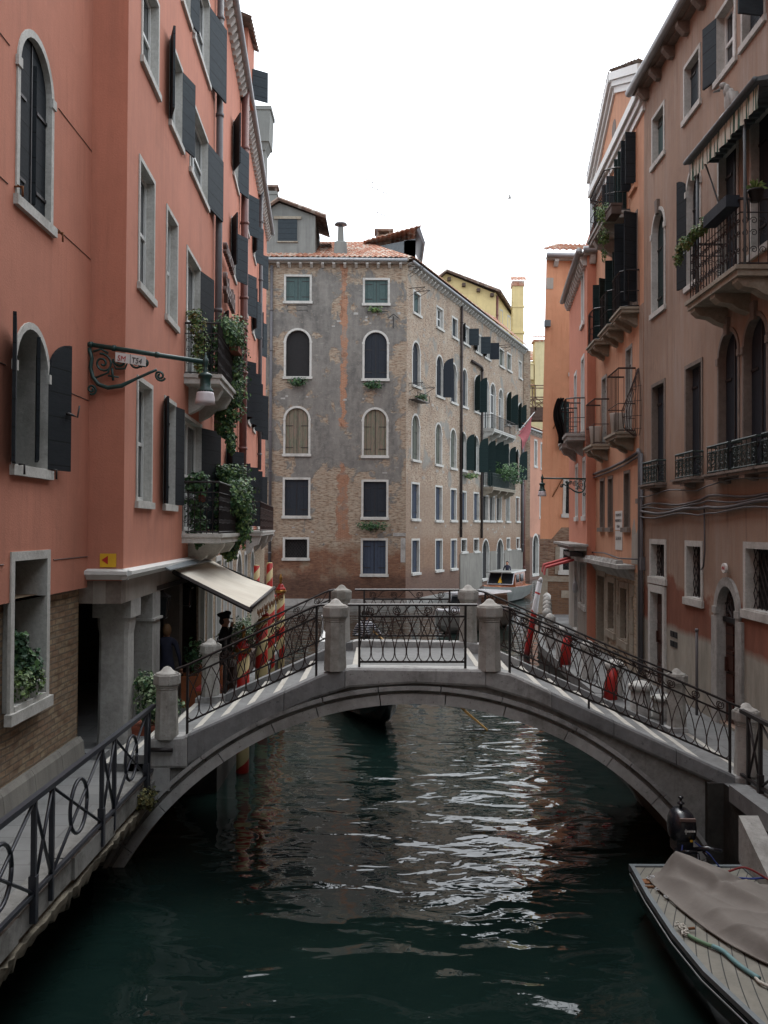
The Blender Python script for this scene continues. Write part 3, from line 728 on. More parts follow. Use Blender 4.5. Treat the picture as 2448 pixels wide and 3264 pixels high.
for o, st, na, fa in [((-0.05, .9, 12.03, 13.65), 'glass', None, 84), ((3.55, 5.0, 12.05, 13.65), 'glass', 150, 92), ((8.2, 9.6, 12.03, 13.65), 'glass', None, 80), ((12.1, 13.5, 12.03, 13.65), 'glass', 140, 95), ((16, 17.4, 12.03, 13.65), 'glass', 140, 95),
                      ((-.1, .75, 14.95, 16.6), 'glass', None, 86), ((3.9, 5.6, 15.0, 16.6), 'glass', 140, 70), ((8.6, 10.0, 15.0, 16.6), 'glass', None, 84), ((12.2, 13.5, 15.0, 16.6), 'glass', 140, 88), ((16.2, 17.4, 15.0, 16.6), 'glass', None, 84),
                      ((1.6, 2.7, 8.43, 10.45), 'closed', 110, 88), ((4.6, 5.9, 8.43, 10.45), 'glass', 120, 96), ((7.5, 8.85, 8.38, 10.45), 'glass', 110, 98), ((9.9, 11.3, 8.38, 10.45), 'glass', 140, 96), ((12.6, 13.8, 8.38, 10.45), 'glass', 118, 96), ((16, 17.3, 8.38, 10.45), 'glass', 118, 96),
                      ((-.75, .3, 4.95, 6.95), 'closed', 120, 98), ((2.6, 4.1, 4.95, 6.95), 'glass', 132, 104), ((6.4, 7.7, 4.6, 6.85), 'glass', 95, 96), ((9.2, 10.6, 4.6, 6.9), 'glass', 110, 98), ((11.5, 12.8, 4.6, 6.9), 'glass', 110, 98), ((15.6, 17, 4.6, 6.9), 'glass', 110, 98)]:
    if o[0] < .25: continue
    HWB.append((o, st, na, fa))
wall(hB, (0, 21.35, 3.93, EZ), holesof([(o, 0) for o, *_ in HWB]), 'pink_stucco', HB, depth=.35)
for o, st, na, fa in HWB: window(hB, o, HB, st if o[2] > 11 else 'closed', 0, .08, mat='dark_shutter', near_a=na and 160, far_a=fa and random.uniform(142, 162), deep=.12, smat='slate_shutter' if o[2] > 11 else 'dark_shutter')
# dark shutters of the two bays behind the first drainpipe
wall(ret, (0, .531, 3.93, 22), [], 'pink_stucco', HB)
mb = MB(); mb.quad((-3.86, 14, EZ), (-3.86, 14, 22), (-5.0, 40, 22), (-5.0, 40, EZ)) ; mb = MB()
mb.quad((-5.67, 44.9, 0), (-12, 44.9, 0), (-12, 44.9, EZ), (-5.67, 44.9, EZ)); mb.build('end_wall', 'pink_stucco', HB)
mb = MB(); mb.poly((-3.72, 14, EZ+.18), (-4.06, 23.6, EZ+.18), (-8.2, 23.6, EZ+1.8), (-8, 14, EZ+1.8)); mb.poly((-4.06, 23.6, EZ+.18), (-5.5, 45, EZ+.18), (-9.6, 45, EZ+1.8), (-8.2, 23.6, EZ+1.8)); mb.build('roof', 'roof_tile_dark', HB)
cornice(hA, 4, 9.6, EZ-.02, HB, .42, .26, bh=.22); cornice(hB, 0, 21.3, EZ-.02, HB, .42, .26, bh=.22)
# altana on the roof: chimney tower, attic
mb = MB()
mb.box(-6.5, -5.65, 44, 44.8, EZ, 22.3); mb.build('chimney', 'grey_stucco', HB)
mb = MB(); mb.loft([[(-6.3, 43.9, 22.3), (-5.65, 43.9, 22.3), (-5.65, 44.9, 22.3), (-6.3, 44.9, 22.3)], [(-6.35, 43.8, 22.62), (-5.5, 43.8, 22.62), (-5.5, 45, 22.62), (-6.35, 45, 22.62)], [(-6.4, 43.7, 22.64), (-5.45, 43.7, 22.64), (-5.45, 45.1, 22.64), (-6.4, 45.1, 22.64)], [(-6.4, 43.7, 24.1), (-5.4, 43.7, 24.1), (-5.4, 45.1, 24.1), (-6.4, 45.1, 24.1)]])
mb.box(-6.45, -5.35, 43.65, 45.15, 24.1, 24.28); mb.build('chimney', 'grey_stucco', HB)
mb = MB(); mb.box(-6.2, -4.42, 29.9, 31.3, EZ, 20.6); mb.build('attic', 'pink_stucco', HB)
mb = MB(); mb.box(-5.5, -4.8, 29.3, 29.99, EZ, 20.9); mb.build('attic_chimney', 'grey_stucco', HB)
mb = MB(); tile_roof(mb, (-4.25, 29.2, 20.5), (-4.3, 31.5, 20.5), (-6.2, 31.5, 21.5), (-6.2, 29.2, 21.5)); mb.build('attic_roof', 'roof_tile_dark', HB)
mb = MB(); mb.loft([[(-4.42, 30.9, 18.75), (-4.42, 30.9, 19.75), (-4.40, 30.86, 19.75), (-4.40, 30.86, 18.75)], [(-3.95, 31.2, 18.75), (-3.95, 31.2, 19.75), (-3.93, 31.16, 19.75), (-3.93, 31.16, 18.75)]]); mb.build('attic_shutter', 'slate_shutter', HB)
# ground floor: stone ledge, beam, portico, columns, back wall
def ledge():
    mb = MB()
    for F, a, b in ((ret, 0.0, .62), (hA, -.09, 8.6)):
        pr = [(0, 3.86), (.05, 3.86), (.10, 3.92), (.15, 3.94), (.15, 3.99), (.0, 4.02)]
        mb.loft([[F.T(a, d, z) for d, z in pr], [F.T(b, d, z) for d, z in pr]])
    mb.build('ledge', 'white_paint', HB)
    mb = MB(); mb.box(-4.55, -3.9, 14.04, 14.3, 3.50, 3.86); mb.build('beam', 'brown_stone', HB)
    mb = hA.mb(); mb.box(.05, 6.9, -.45, -.04, 3.50, 3.86); mb.build('beam', 'quoin_plaster', HB)
    mb = MB(); mb.poly(*[hA.T(s_, -.04, z) for s_, z in ((0.02, 3.84), (6.9, 3.84), (6.9, 3.94), (.02, 3.94))]); mb.poly((-4.5, 14.03, 3.84), (-3.88, 14.03, 3.84), (-3.88, 14.03, 3.94), (-4.5, 14.03, 3.94)); mb.build('soffit_strip', 'pink_stucco', HB)
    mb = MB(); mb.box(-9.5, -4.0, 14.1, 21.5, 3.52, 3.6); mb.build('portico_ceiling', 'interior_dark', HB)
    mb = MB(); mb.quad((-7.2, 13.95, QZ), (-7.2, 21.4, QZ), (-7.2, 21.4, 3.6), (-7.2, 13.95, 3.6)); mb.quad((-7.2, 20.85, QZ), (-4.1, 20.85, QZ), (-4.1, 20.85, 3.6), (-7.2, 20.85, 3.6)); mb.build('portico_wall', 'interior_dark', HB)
    mb = MB(); cx, cy = -4.24, 15.05   # corner column: octagonal shaft with square capital
    mb.loft([[(cx+w*a, cy+w*b, z) for a, b in ((-1, -.78), (-.78, -1), (.78, -1), (1, -.78), (1, .78), (.78, 1), (-.78, 1), (-1, .78))] for w, z in ((.25, QZ), (.235, 1.5), (.225, 2.95), (.245, 3.08), (.25, 3.22))])
    mb.box(cx-.30, cx+.30, cy-.30, cy+.30, 3.22, 3.50); mb.build('column', 'istrian', HB)
    mb = MB(); mb.box(-4.5, -3.99, 16.35, 16.9, QZ, 3.5); mb.box(-4.54, -3.95, 16.3, 16.95, 3.02, 3.06); mb.build('pillar', 'istrian', HB)
    mb = MB(); mb.box(-4.42, -4.1, 19.0, 19.3, QZ, 3.5); mb.build('pillar', 'brown_stone', HB)
    mb = MB(); mb.box(-4.55, -4.1, 14.0, 14.25, QZ, 1.30); mb.build('threshold', 'quay_slab', HB)
ledge()
for k, (x, y, z) in enumerate([(-4.09, 17.5, 2.98), (-4.17, 20.0, 2.98)]):
    T = thing('hanging_lantern', (x, y, z), ['near dark glass lantern hanging in the hotel portico', 'far dark glass lantern hanging by the awning'][k], 'lantern', 'portico lanterns')
    mb = MB()
    w0, w1 = .08, .115
    for a, b in ((-1, -1), (1, -1), (1, 1), (-1, 1)): mb.tube([(x+w0*a, y+w0*b, z), (x+w1*a, y+w1*b, z+.36)], .010, 4)
    mb.loft([[(x+w*a, y+w*b, z+h) for a, b in ((-1, -1), (1, -1), (1, 1), (-1, 1))] for w, h in ((w1+.01, .36), (w1+.02, .38), (.05, .44), (.02, .46))]); mb.tube([(x, y, z+.44), (x, y, 3.53)], .012, 4)
    mb.box(x-w0, x+w0, y-w0, y+w0, z-.03, z); mb.build('cage', 'iron', T)
    mb = MB(); mb.loft([[(x+(w-.015)*a, y+(w-.015)*b, z+h) for a, b in ((-1, -1), (1, -1), (1, 1), (-1, 1))] for w, h in ((w0, .01), (w1, .35))]); mb.build('glass', 'glass_dark', T)
# ground-floor walls past the portico: brick with tall white framed windows
GA = [((7.1, 7.95, 1.45, 3.55), 0), ((8.35, 9.25, 1.45, 3.55), 0)]
wall(hA, (6.8, 9.607, -1, 3.93), holesof(GA), 'arcade_brick', HB, 'base_wall', .2)
for o, a in GA: window(hA, o, HB, 'glass', 0, .09, 'white_paint', deep=.12, name='tall_window')
GB = [((.2, 1.5, 1.3, 3.9), 0), ((2.1, 3.1, 1.3, 3.85), 0), ((3.7, 4.7, 1.3, 3.85), 0), ((6.0, 8.3, .9, 3.9), 1.0), ((9.2, 10.5, .9, 3.8), 0), ((12.2, 14.2, .9, 3.85), 1.0)]
wall(hB, (0, 21.35, -1, 3.93), holesof(GB), 'arcade_brick', HB, 'base_wall', .25)
for o, a in GB: window(hB, o, HB, 'glass', a, .13, 'white_paint', deep=.16, name='tall_window')
# drainpipes
pipe(hA, 9.0, 4.5, EZ, 'pipe_grey', HB, .085); pipe(hB, 6.3, 4.1, EZ, 'pipe_brown', HB, .12, .16, dx=.1); pipe(hB, 15.2, 7, EZ, 'pipe_grey', HB, .08)
# balconies
b1 = balcony(hA, 5.0, 7.7, 7.72, .72, HB, 'frame_stone', 'iron', 1.05, .18, 2, 'curl', brk=.55)
b2 = balcony(hA, 4.9, 8.3, 4.5, .78, HB, 'frame_stone', 'iron', 1.05, .18, 2, 'curl', brk=.5)
b3 = balcony(hB, 9.9, 19.3, 4.5, .55, HB, 'frame_stone', 'rusty_iron', 1.05, .16, 3, 'curl', step=.3, brk=.7)
# awning
def awning():
    A, B = hA.T(3.75, .05, 3.86), hA.T(8.6, .05, 3.86); Cc, D = (-2.50, 21.6, 3.27), (-2.36, 16.9, 3.21)
    A = Vector(A); B = Vector(B); Cc = Vector(Cc); D = Vector(D); mb = MB(); g = []
    for i in range(9):
        t = i/8; row = []
        for j in range(25):
            u = j/24; p = (A*(1-u)+B*u)*(1-t)+(D*(1-u)+Cc*u)*t; p.z -= .05*sin(pi*t)+.012*sin(u*9*pi)*sin(pi*t); row.append(mb.P(p))
        g.append(row)
    mb.sm = True
    for i in range(8):
        for j in range(24): mb.face((g[i][j], g[i][j+1], g[i+1][j+1], g[i+1][j]))
    aw = mb.build('awning', 'awning_cloth', HB)
    mb = MB(); g = []
    for j in range(33):
        u = j/32; p = D*(1-u)+Cc*u; w = .02*sin(u*40); g.append((mb.P(p+Vector((w*.3, 0, 0))), mb.P(p+Vector((w, 0, -.33-.03*abs(sin(u*16))))) ))
    for a, b in zip(g, g[1:]): mb.face((a[0], b[0], b[1], a[1]))
    mb.build('valance', 'awning_cloth', aw)
    mb = MB(); mb.tube([D, Cc], .035, 6); mb.tube([A-Vector((0, 0, .06)), D-Vector((0, 0, .06))], .045, 4); mb.tube([B-Vector((0, 0, .06)), Cc-Vector((0, 0, .06))], .045, 4); mb.build('awning_frame', 'iron', aw)
    mb = MB()   # faded handwriting on the valance
    y = 17.3
    for wd in (.9, .55, 1.2, .5, .8):
        pts = [(-2.35-.03*(y-16.9)/4.7+.045, y+wd*k/24, 3.06+.07*sin(k*1.5)+.03*sin(k*.7)) for k in range(25)]
        mb.tube(pts, .006, 4); y += wd+.16
        if y > 21.2: break
    mb.build('lettering', 'rust', aw)
    mb = hA.mb(); mb.loft([[(2.5, .02, 4.0), (2.5, .22, 3.9), (2.5, .22, 3.88), (2.5, .02, 3.97)], [(6.6, .02, 4.02), (6.6, .35, 3.92), (6.6, .35, 3.9), (6.6, .02, 3.99)]]); mb.build('awning_cover', 'slate_awn', aw)
awning()
# hotel lettering mounted on the wall
HS = thing('hotel_lettering', hB.T(1.5, .1, 10.2), 'three rows of dark metal letters standing on the pink wall', 'sign')
for tx, sz, z, s0, wd in (('STARHOTELS', .40, 11.62, 2.75, 2.2), ('Splendid', .78, 10.62, 2.75, 2.5), ('VENICE', .42, 9.72, 2.4, 1.6)):
    t = text_obj('letters', tx, sz, 'letter_metal', facM(hB, 0, 0, 0), None, .035)
    w = max(v.co.z*0+((v.co.x-hB.p0[0])*hB.u[0]+(v.co.y-hB.p0[1])*hB.u[1])*-1 for v in t.data.vertices); w0 = min(((v.co.x-hB.p0[0])*hB.u[0]+(v.co.y-hB.p0[1])*hB.u[1])*-1 for v in t.data.vertices)
    # seen from the canal the writing runs away from the camera to the right
    bpy.data.objects.remove(t)
    t = text_obj('letters', tx, sz, 'letter_metal', facM(hB, .25, .16, z) @ Matrix.Diagonal((wd/(w-w0), 1, 1, 1)), HS, .05, bold=.004)
# signs on the return wall
YS = thing('direction_sign', ret.T(.31, .02, 4.14), 'square yellow sign with a red arrow on the pink corner', 'sign')
mb = ret.mb(); mb.box(.19, .43, .008, .02, 4.045, 4.245); mb.build('panel', 'sign_yellow', YS)
mb = ret.mb(); mb.poly((.215, .024, 4.15), (.31, .024, 4.215), (.31, .024, 4.085)); mb.build('arrow', 'sign_red', YS)

# street lamp on the corner
def street_lamp(org, ax, L, droop, label, sign=False, sc=1, R=.145):
    """org: wall point of the arm, ax: unit direction the arm points, seen side on"""
    T = thing('street_lamp', org, label, 'street lamp', None)
    o = Vector(org); ax = Vector(ax); up = Vector((0, 0, 1))
    def Q(x, z): return tuple(o+ax*x*sc+up*(z*sc-droop*x/L))
    mb = MB(); mb.tube([Q(0, 0), Q(L/sc, 0)], .035*sc, 8)
    for x in (.02, .36, 1.0): mb.tube([Q(x, 0), Q(x+.05, 0)], .046*sc, 8)
    mb.build('arm', 'lamp_green', T)
    mb = MB()
    pts = [(.02, -.05), (.06, -.2), (.04, -.34), (.08, -.48), (.16, -.57), (.30, -.60), (.5, -.54), (.72, -.40), (.92, -.28), (1.02, -.22)]
    mb.tube([Q(*p) for p in pts], [.03*sc]*4+[.034*sc]*3+[.022*sc]*3, 6)
    for c, r1, tn, ph, sg in (((.22, -.25), .145, 1.7, pi*1.2, 1), ((.47, -.16), .10, 1.5, 0, -1), ((.70, -.16), .09, 1.6, pi*.8, 1), ((.84, -.14), .06, 1.4, 0, -1), ((1.07, -.30), .08, 1.7, pi*.5, 1), ((.06, -.66), .075, 1.5, pi*.4, -1)):
        spiral(mb, lambda a, b: Q(a, b), c, .015, r1, tn, ph, .017*sc, 26, sg)
    mb.tube([Q(.12, -.48), Q(.3, -.38), Q(.36, -.2), Q(.42, -.3), Q(.55, -.28), Q(.62, -.1), Q(.8, -.22)], .017*sc, 5)
    mb.tube([Q(.36, -.3), Q(.38, -.48)], .02*sc, 5); mb.tube([Q(.30, -.42), Q(.46, -.42)], .014*sc, 5); mb.tube([Q(.08, -.1), Q(.2, -.04), Q(.3, -.09)], .018*sc, 5)
    mb.build('scrollwork', 'lamp_green', T)
    e = Vector(Q(L/sc, 0)); c = (e.x, e.y, e.z)
    mb = MB(); k = R/.145
    mb.lathe(c, [(.008, .14*k), (.014, .12*k), (.02, .07*k), (.04, .05*k), (.045, 0), (.03, -.05*k), (.028, -.10*k), (.04, -.12*k), (.03, -.14*k), (.06, -.155*k), (.085*k, -.165*k), (.105*k, -.20*k), (.085*k, -.22*k), (.075*k, -.24*k), (.08*k, -.36*k), (.115*k, -.40*k), (.12*k, -.43*k)], 18)
    mb.build('lamp_head', 'lamp_green', T)
    mb = MB(); mb.lathe(c, [(.118*k, -.425*k), (.125*k, -.46*k), (.14*k, -.55*k), (.146*k, -.60*k), (.13*k, -.60*k), (.11*k, -.45*k)], 20)
    mb.build('lamp_shade', 'lamp_glass', T)
    if sign:
        mb = MB(); a, b, cc, d = Q(.42, -.06), Q(.87, -.06), Q(.87, -.20), Q(.42, -.20); f = Vector((0, -.035, 0))
        mb.loft([[Vector(x)+f for x in (a, b, cc, d)], [Vector(x)+f*1.3 for x in (a, b, cc, d)]]); pl = mb.build('plate', 'sign_white', T)
        ang = -math.atan(droop/L)
        M = Matrix.Translation(Vector(Q(.445, -.18))+Vector((0, -.05, 0))) @ Matrix.Rotation(ang, 4, 'Y').inverted() @ Matrix.Rotation(pi/2, 4, 'X')
        text_obj('lettering', 'SM', .115, 'sign_red', M, pl, .002, sx=.9)
        M = Matrix.Translation(Vector(Q(.655, -.18))+Vector((0, -.05, 0))) @ Matrix.Rotation(ang, 4, 'Y').inverted() @ Matrix.Rotation(pi/2, 4, 'X')
        text_obj('lettering', 'T54', .115, 'sign_black', M, pl, .002, sx=.85)
        mb = MB(); q = Q(.64, -.13); mb.box(q[0]-.004, q[0]+.004, q[1]-.048, q[1]-.046, q[2]-.07, q[2]+.07); mb.build('divider', 'sign_black', pl)
    return T
street_lamp((-4.39, 13.92, 7.34), (1, 0, 0), 1.74, .26, 'green wall lamp on a scrolled arm with a white number plate, left', True, R=.15)
# ------------------------------------------------------------------ centre: corner palace, peeling front and long brick side
GP = thing('corner_palace', (0, 58, 0), 'large grey and brick palace with peeling plaster in the centre of the photo', 'building')
GW = [((3.97, 5.63, 18.0, 19.7), 0, 'closed', 'teal_shutter'), ((8.67, 10.28, 17.9, 19.52), 0, 'closed', 'teal_shutter'),
      ((3.99, 5.65, 13.5, 16.5), 1, 'dark', None), ((8.67, 10.25, 13.4, 16.4), 1, 'closed', 'navy_shutter'),
      ((3.99, 5.61, 8.9, 11.86), 1, 'closed', 'worn_shutter'), ((8.66, 10.24, 8.82, 11.8), 1, 'closed', 'worn_shutter'),
      ((3.98, 5.63, 5.21, 7.6), 0, 'closed', 'navy_shutter'), ((8.65, 10.26, 5.16, 7.5), 0, 'closed', 'navy_shutter'),
      ((4.01, 5.58, 2.72, 4.06), 0, 'grill', None), ((8.63, 10.24, 1.79, 4.02), 0, 'closed', 'blue_door'),
      ((.6, 2.0, 13.2, 16.4), 1, 'closed', 'navy_shutter'), ((.6, 2.0, 8.9, 11.8), 1, 'closed', 'navy_shutter')]
wall(gray, (0, 11.3, -1, 20.55), holesof([(o, a) for o, a, *_ in GW], .08), 'peeling_render', GP, depth=.4)
for o, a, st, m in GW: window(gray, o, GP, st, a, .125, mat=m or 'dark_shutter', deep=.14, sill=.08)
mb = gray.mb(); mb.box(6.9, 7.02, -.02, .12, -1, .42) if False else mb.box(0, 11.3, -.02, .10, -1, .42); mb.build('water_ledge', 'istrian', GP)
SW = [(x, a) for x, a in [((1.05, 2.45, 17.65, 19.12), 0), ((5.44, 6.9, 17.65, 19.15), 0), ((8.74, 10.1, 17.65, 19.15), 0), ((11.25, 12.9, 17.7, 19.15), 0), ((14.3, 16.0, 17.62, 19.15), 0), ((16.8, 18.5, 17.62, 19.15), 0), ((21.2, 22.8, 17.7, 19.25), 0), ((23.7, 25.3, 17.75, 19.3), 0), ((27.8, 29.0, 17.7, 19.3), 0),
      ((.9, 2.45, 13.22, 16.1), 1), ((5.4, 7.0, 13.18, 16.03), 1), ((8.5, 10.0, 13.15, 16.0), 1), ((11.1, 12.5, 13.18, 16.03), 1), ((14.2, 15.6, 13.17, 16.0), 1), ((16.75, 18.3, 12.15, 16.1), 1), ((18.5, 20.3, 12.15, 16.1), 1), ((21.1, 22.6, 12.15, 16.0), 1), ((23.6, 25.1, 13.2, 16.0), 1), ((27.6, 28.8, 13.2, 15.6), 1),
      ((.85, 2.4, 8.7, 11.63), 1), ((5.3, 6.75, 8.7, 11.55), 1), ((8.45, 9.9, 8.66, 11.5), 1), ((10.95, 12.35, 8.66, 11.48), 1), ((14.0, 15.6, 8.7, 11.5), 1), ((16.4, 17.9, 7.8, 11.5), 1), ((18.2, 19.9, 7.8, 11.6), 1), ((20.2, 21.8, 7.8, 11.6), 1), ((23.5, 24.8, 8.8, 11.6), 1), ((26.7, 28.3, 8.75, 11.5), 1),
      ((.86, 2.36, 5.1, 7.43), 0), ((5.36, 6.84, 5.06, 7.43), 0), ((8.56, 10.0, 5.09, 7.38), 0), ((11.0, 12.36, 5.11, 7.3), 0), ((14.1, 15.6, 5.13, 7.32), 0), ((16.45, 18.2, 5.15, 7.2), 0), ((18.45, 20.1, 5.15, 7.2), 0), ((20.5, 22.2, 5.18, 7.3), 0), ((23.5, 24.9, 5.15, 7.4), 0), ((26.9, 28.3, 5.18, 7.4), 0),
      ((.95, 2.45, 1.82, 4.0), 0), ((5.41, 6.95, 1.81, 3.95), 0), ((8.68, 10.1, 1.79, 3.93), 0), ((11.05, 12.5, 2.89, 3.93), 0), ((14.15, 15.6, 2.86, 3.93), 0), ((16.4, 18.5, .7, 3.87), 1), ((20.6, 22.9, .7, 3.85), 1), ((23.8, 25.0, 2.84, 3.9), 0), ((27.1, 28.4, 2.82, 3.88), 0)]]
wall(side, (0, 29.62, -1, 20.55), holesof(SW, .08), 'tan_brick', GP, 'side_wall', .45)
for i, (o, a) in enumerate(SW):
    z = o[2]; st, m, na, fa = 'closed', 'navy_shutter', None, None
    if z > 17:
        st, m = 'glass', 'teal_shutter'
        if i == 0: st = 'closed'
        if i == 2: st, m = 'closed', 'slate_shutter'
        if i in (3, 4, 5): na, fa = (150, 105); m = 'slate_shutter' if i != 5 else 'navy_shutter'
        if i in (6, 7): st, m = 'closed', 'greygreen_shutter'
    elif z > 12:
        if i in (10,): na, fa, st = None, 120, 'closed'
        if i == 13: na, fa, m, st = 120, 100, 'green_shutter', 'closed'
        if i in (14, 15, 16): st = 'glass'
        if i == 17: na, fa, m = 130, 95, 'green_shutter'
        if i == 18: na, fa, m = 130, 95, 'green_shutter'
    elif z > 7.7:
        m = 'greygreen_shutter'
        if i in (22, 23, 24, 25, 26, 27, 28): na, fa, m, st = (150, 112, 'green_shutter', 'glass') if i < 24 or i > 26 else (None, 104, 'green_shutter', 'dark')
    elif z > 5: st, m = ('closed', 'blue_door') if i < 34 else ('dark', None)
    elif z < .8: st = 'dark'
    elif z > 2.5: st = 'grill'
    else: m = 'blue_door'
    window(side, o, GP, st, a, .12, mat=m or 'dark_shutter', near_a=na, far_a=fa, deep=.18, sill=.1)
mb = side.mb(); mb.box(10.75, 16.3, -.02, .06, -1, 2.86); mb.box(18.6, 20.5, -.02, .06, -1, 2.86); mb.box(23, 29.6, -.02, .06, -1, 2.86); mb.build('cement_base', 'cement_render', GP)
mb = side.mb(); mb.box(0, 10.7, -.02, .09, -1, .35); mb.build('water_ledge', 'istrian', GP)
for k in range(42):   # stray blocks and patches in the brickwork
    mb = side.mb(); s_, z_ = random.uniform(.5, 28), random.choice((4.4, 8.0, 12.3, 16.9))+random.uniform(-.35, .4); mb.box(s_, s_+random.uniform(.15, .6), -.01, .012, z_, z_+random.uniform(.1, .22)); mb.build('wall_block', 'quoin_plaster', GP)
for k in range(26):
    mb = gray.mb(); s_, z_ = random.uniform(2.9, 11), random.choice((4.4, 8.1, 12.4, 17.0, 16.8))+random.uniform(-.3, .35); mb.box(s_, s_+random.uniform(.1, .3), -.01, .01, z_, z_+random.uniform(.05, .14)); mb.build('wall_block', 'istrian', GP)
for q_ in ((11.0, 11.28, -.01, .015, 2.6, 4.05), (10.55, 11.29, -.01, .03, 4.15, 4.35)): mb = gray.mb(); mb.box(*q_); mb.build('corner_stone', 'istrian', GP)
cornice(gray, 0, 11.25, 20.35, GP, .66, .45); cornice(side, .1, 29.6, 20.35, GP, .66, .36)
mb = gray.mb(); mb.box(-.2, 11.4, -.3, .3, 20.50, 20.62); mb.build('eave_board', 'roof_tile_dark', GP)
pipe(gray, 3.25, 2.5, 20.2, 'pipe_grey', GP, .09); pipe(side, 10.72, 4, 20.2, 'pipe_dark', GP, .09); pipe(side, 15.95, 3.9, 16.7, 'pipe_dark', GP, .09); pipe(side, 28.9, 2.6, 12.5, 'pipe_grey', GP, .12); pipe(side, 29.45, .6, 12.5, 'pipe_brown', GP, .12)
mb = side.mb(); mb.tube([(13.2, .14, 16.75), (15.6, .14, 16.72), (15.95, .14, 16.5)], .11, 8); mb.build('drainpipe', 'pipe_dark', GP)
# corner quoins of bare pale brick
mb = MB(); mb.loft([[(-10, 56.2, 20.6), (1.6, 55.7, 20.6), (12.6, 83.2, 20.6), (5, 86, 20.6), (-10, 86, 20.6)], [(-10, 62, 23.2), (-1.0, 62, 23.2), (8.5, 82, 23.2), (5, 86, 23.2), (-10, 86, 23.2)]]); mb.build('roof_mass', 'roof_tile_dark', GP)
mb = MB(); tile_roof(mb, (-9.8, 55.6, 20.62), (1.55, 55.6, 20.62), (-1.4, 62, 23.45), (-9.8, 62, 23.45), .3)
tile_roof(mb, (1.75, 55.7, 20.6), (12.75, 83.3, 20.6), (9.5, 82, 23.0), (-1.3, 62, 23.4), .3); mb.build('roof', 'roof_tile', GP)
# dormer gable at the left, chimneys, dark dormer at the right
mb = MB(); dz = [(-9.2, 21), (-9.2, 22.6), (-6.45, 24.5), (-4.25, 23.7), (-4.25, 21.0)]
mb.loft([[(x, 56.9, z-.2) for x, z in dz], [(x, 61, z-.2) for x, z in dz]]); dm = mb.build('dormer', 'grey_stucco', GP)
mb = MB(); mb.quad((-9.4, 56.6, 22.45), (-6.45, 56.6, 24.5), (-6.45, 61, 24.5), (-9.4, 61, 22.45)); mb.quad((-6.45, 56.6, 24.5), (-3.6, 56.6, 23.45), (-3.6, 61, 23.45), (-6.45, 61, 24.5)); mb.tube([(-9.4, 56.6, 22.42), (-6.45, 56.6, 24.45), (-3.6, 56.6, 23.4)], .12, 4); mb.quad((-3.6, 56.6, 23.45), (-3.35, 56.6, 22.2), (-3.35, 61, 22.2), (-3.6, 61, 23.45)); mb.build('dormer_roof', 'roof_tile_dark', GP)
mb = MB(); mb.box(-6.5, -5.35, 56.84, 56.9, 21.95, 23.3); mb.build('dormer_shutter', 'slate_shutter', GP)
mb = MB(); mb.box(-6.75, -5.1, 56.80, 56.93, 23.3, 23.46); mb.box(-6.55, -5.3, 56.8, 56.93, 21.88, 21.95); mb.build('dormer_lintel', 'rough_stone', GP)
def chimney(x, y, z0, z1, w, mat, cap, name='chimney', par=None, cw=1.25):
    mb = MB(); mb.box(x-w/2, x+w/2, y-w/2, y+w/2, z0, z1); mb.box(x-w*.56, x+w*.56, y-w*.56, y+w*.56, z1-.22, z1-.1); c = mb.build(name, mat, par)
    mb = MB(); c1 = w*cw/2
    for a, b in ((-1, -1), (1, -1), (1, 1), (-1, 1)): mb.box(x+a*w*.42-.06, x+a*w*.42+.06, y+b*w*.42-.06, y+b*w*.42+.06, z1, z1+.22)
    mb.box(x-c1, x+c1, y-c1, y+c1, z1+.22, z1+.34); mb.build('cap', cap, c); return c
chimney(-7.0, 57.6, 22.5, 25.15, .72, 'grey_stucco', 'roof_tile_dark', par=GP)
mb = MB(); mb.loft([[(-2.72+a*.42, 57.2+b*.35, 21.1) for a, b in ((-1, -1), (1, -1), (1, 1), (-1, 1))], [(-2.72+a*.36, 57.2+b*.3, 21.95) for a, b in ((-1, -1), (1, -1), (1, 1), (-1, 1))], [(-2.72+a*.19, 57.2+b*.18, 22.05) for a, b in ((-1, -1), (1, -1), (1, 1), (-1, 1))], [(-2.72+a*.16, 57.2+b*.16, 22.9) for a, b in ((-1, -1), (1, -1), (1, 1), (-1, 1))]])
cm = mb.build('chimney', 'grey_stucco', GP); mb = MB(); mb.lathe((-2.72, 57.2, 22.9), [(.12, 0), (.12, .16), (.40, .16), (.33, .27), (.1, .32)], 14); mb.build('cap', 'pipe_grey', cm)
chimney(-.1, 62, 22.6, 23.85, .95, 'dark_brick', 'roof_tile_dark', par=GP, cw=1.3)
mb = MB(); mb.box(1.2, 1.95, 60.6, 66, 21, 23.2); mb.poly((-1.4, 60.6, 22.6), (1.95, 60.6, 23.3), (1.95, 60.6, 21.5), (-1.0, 60.6, 21.5)); mb.build('dormer', 'slate_awn', GP)
mb = MB(); tile_roof(mb, (-1.4, 60.2, 22.95), (2.3, 60.2, 23.98), (2.3, 64.5, 24.1), (-1.4, 64.5, 23.1), .3); mb.build('dormer_roof', 'roof_tile', GP)
mb = MB(); mb.loft([[(2.2, 60.1, 23.9), (2.55, 60.1, 22.9), (2.45, 60.1, 22.8), (2.0, 60.1, 23.75)], [(2.2, 65, 23.9), (2.55, 65, 22.9), (2.45, 65, 22.8), (2.0, 65, 23.75)]]); mb.build('dormer_eave', 'pipe_grey', GP)
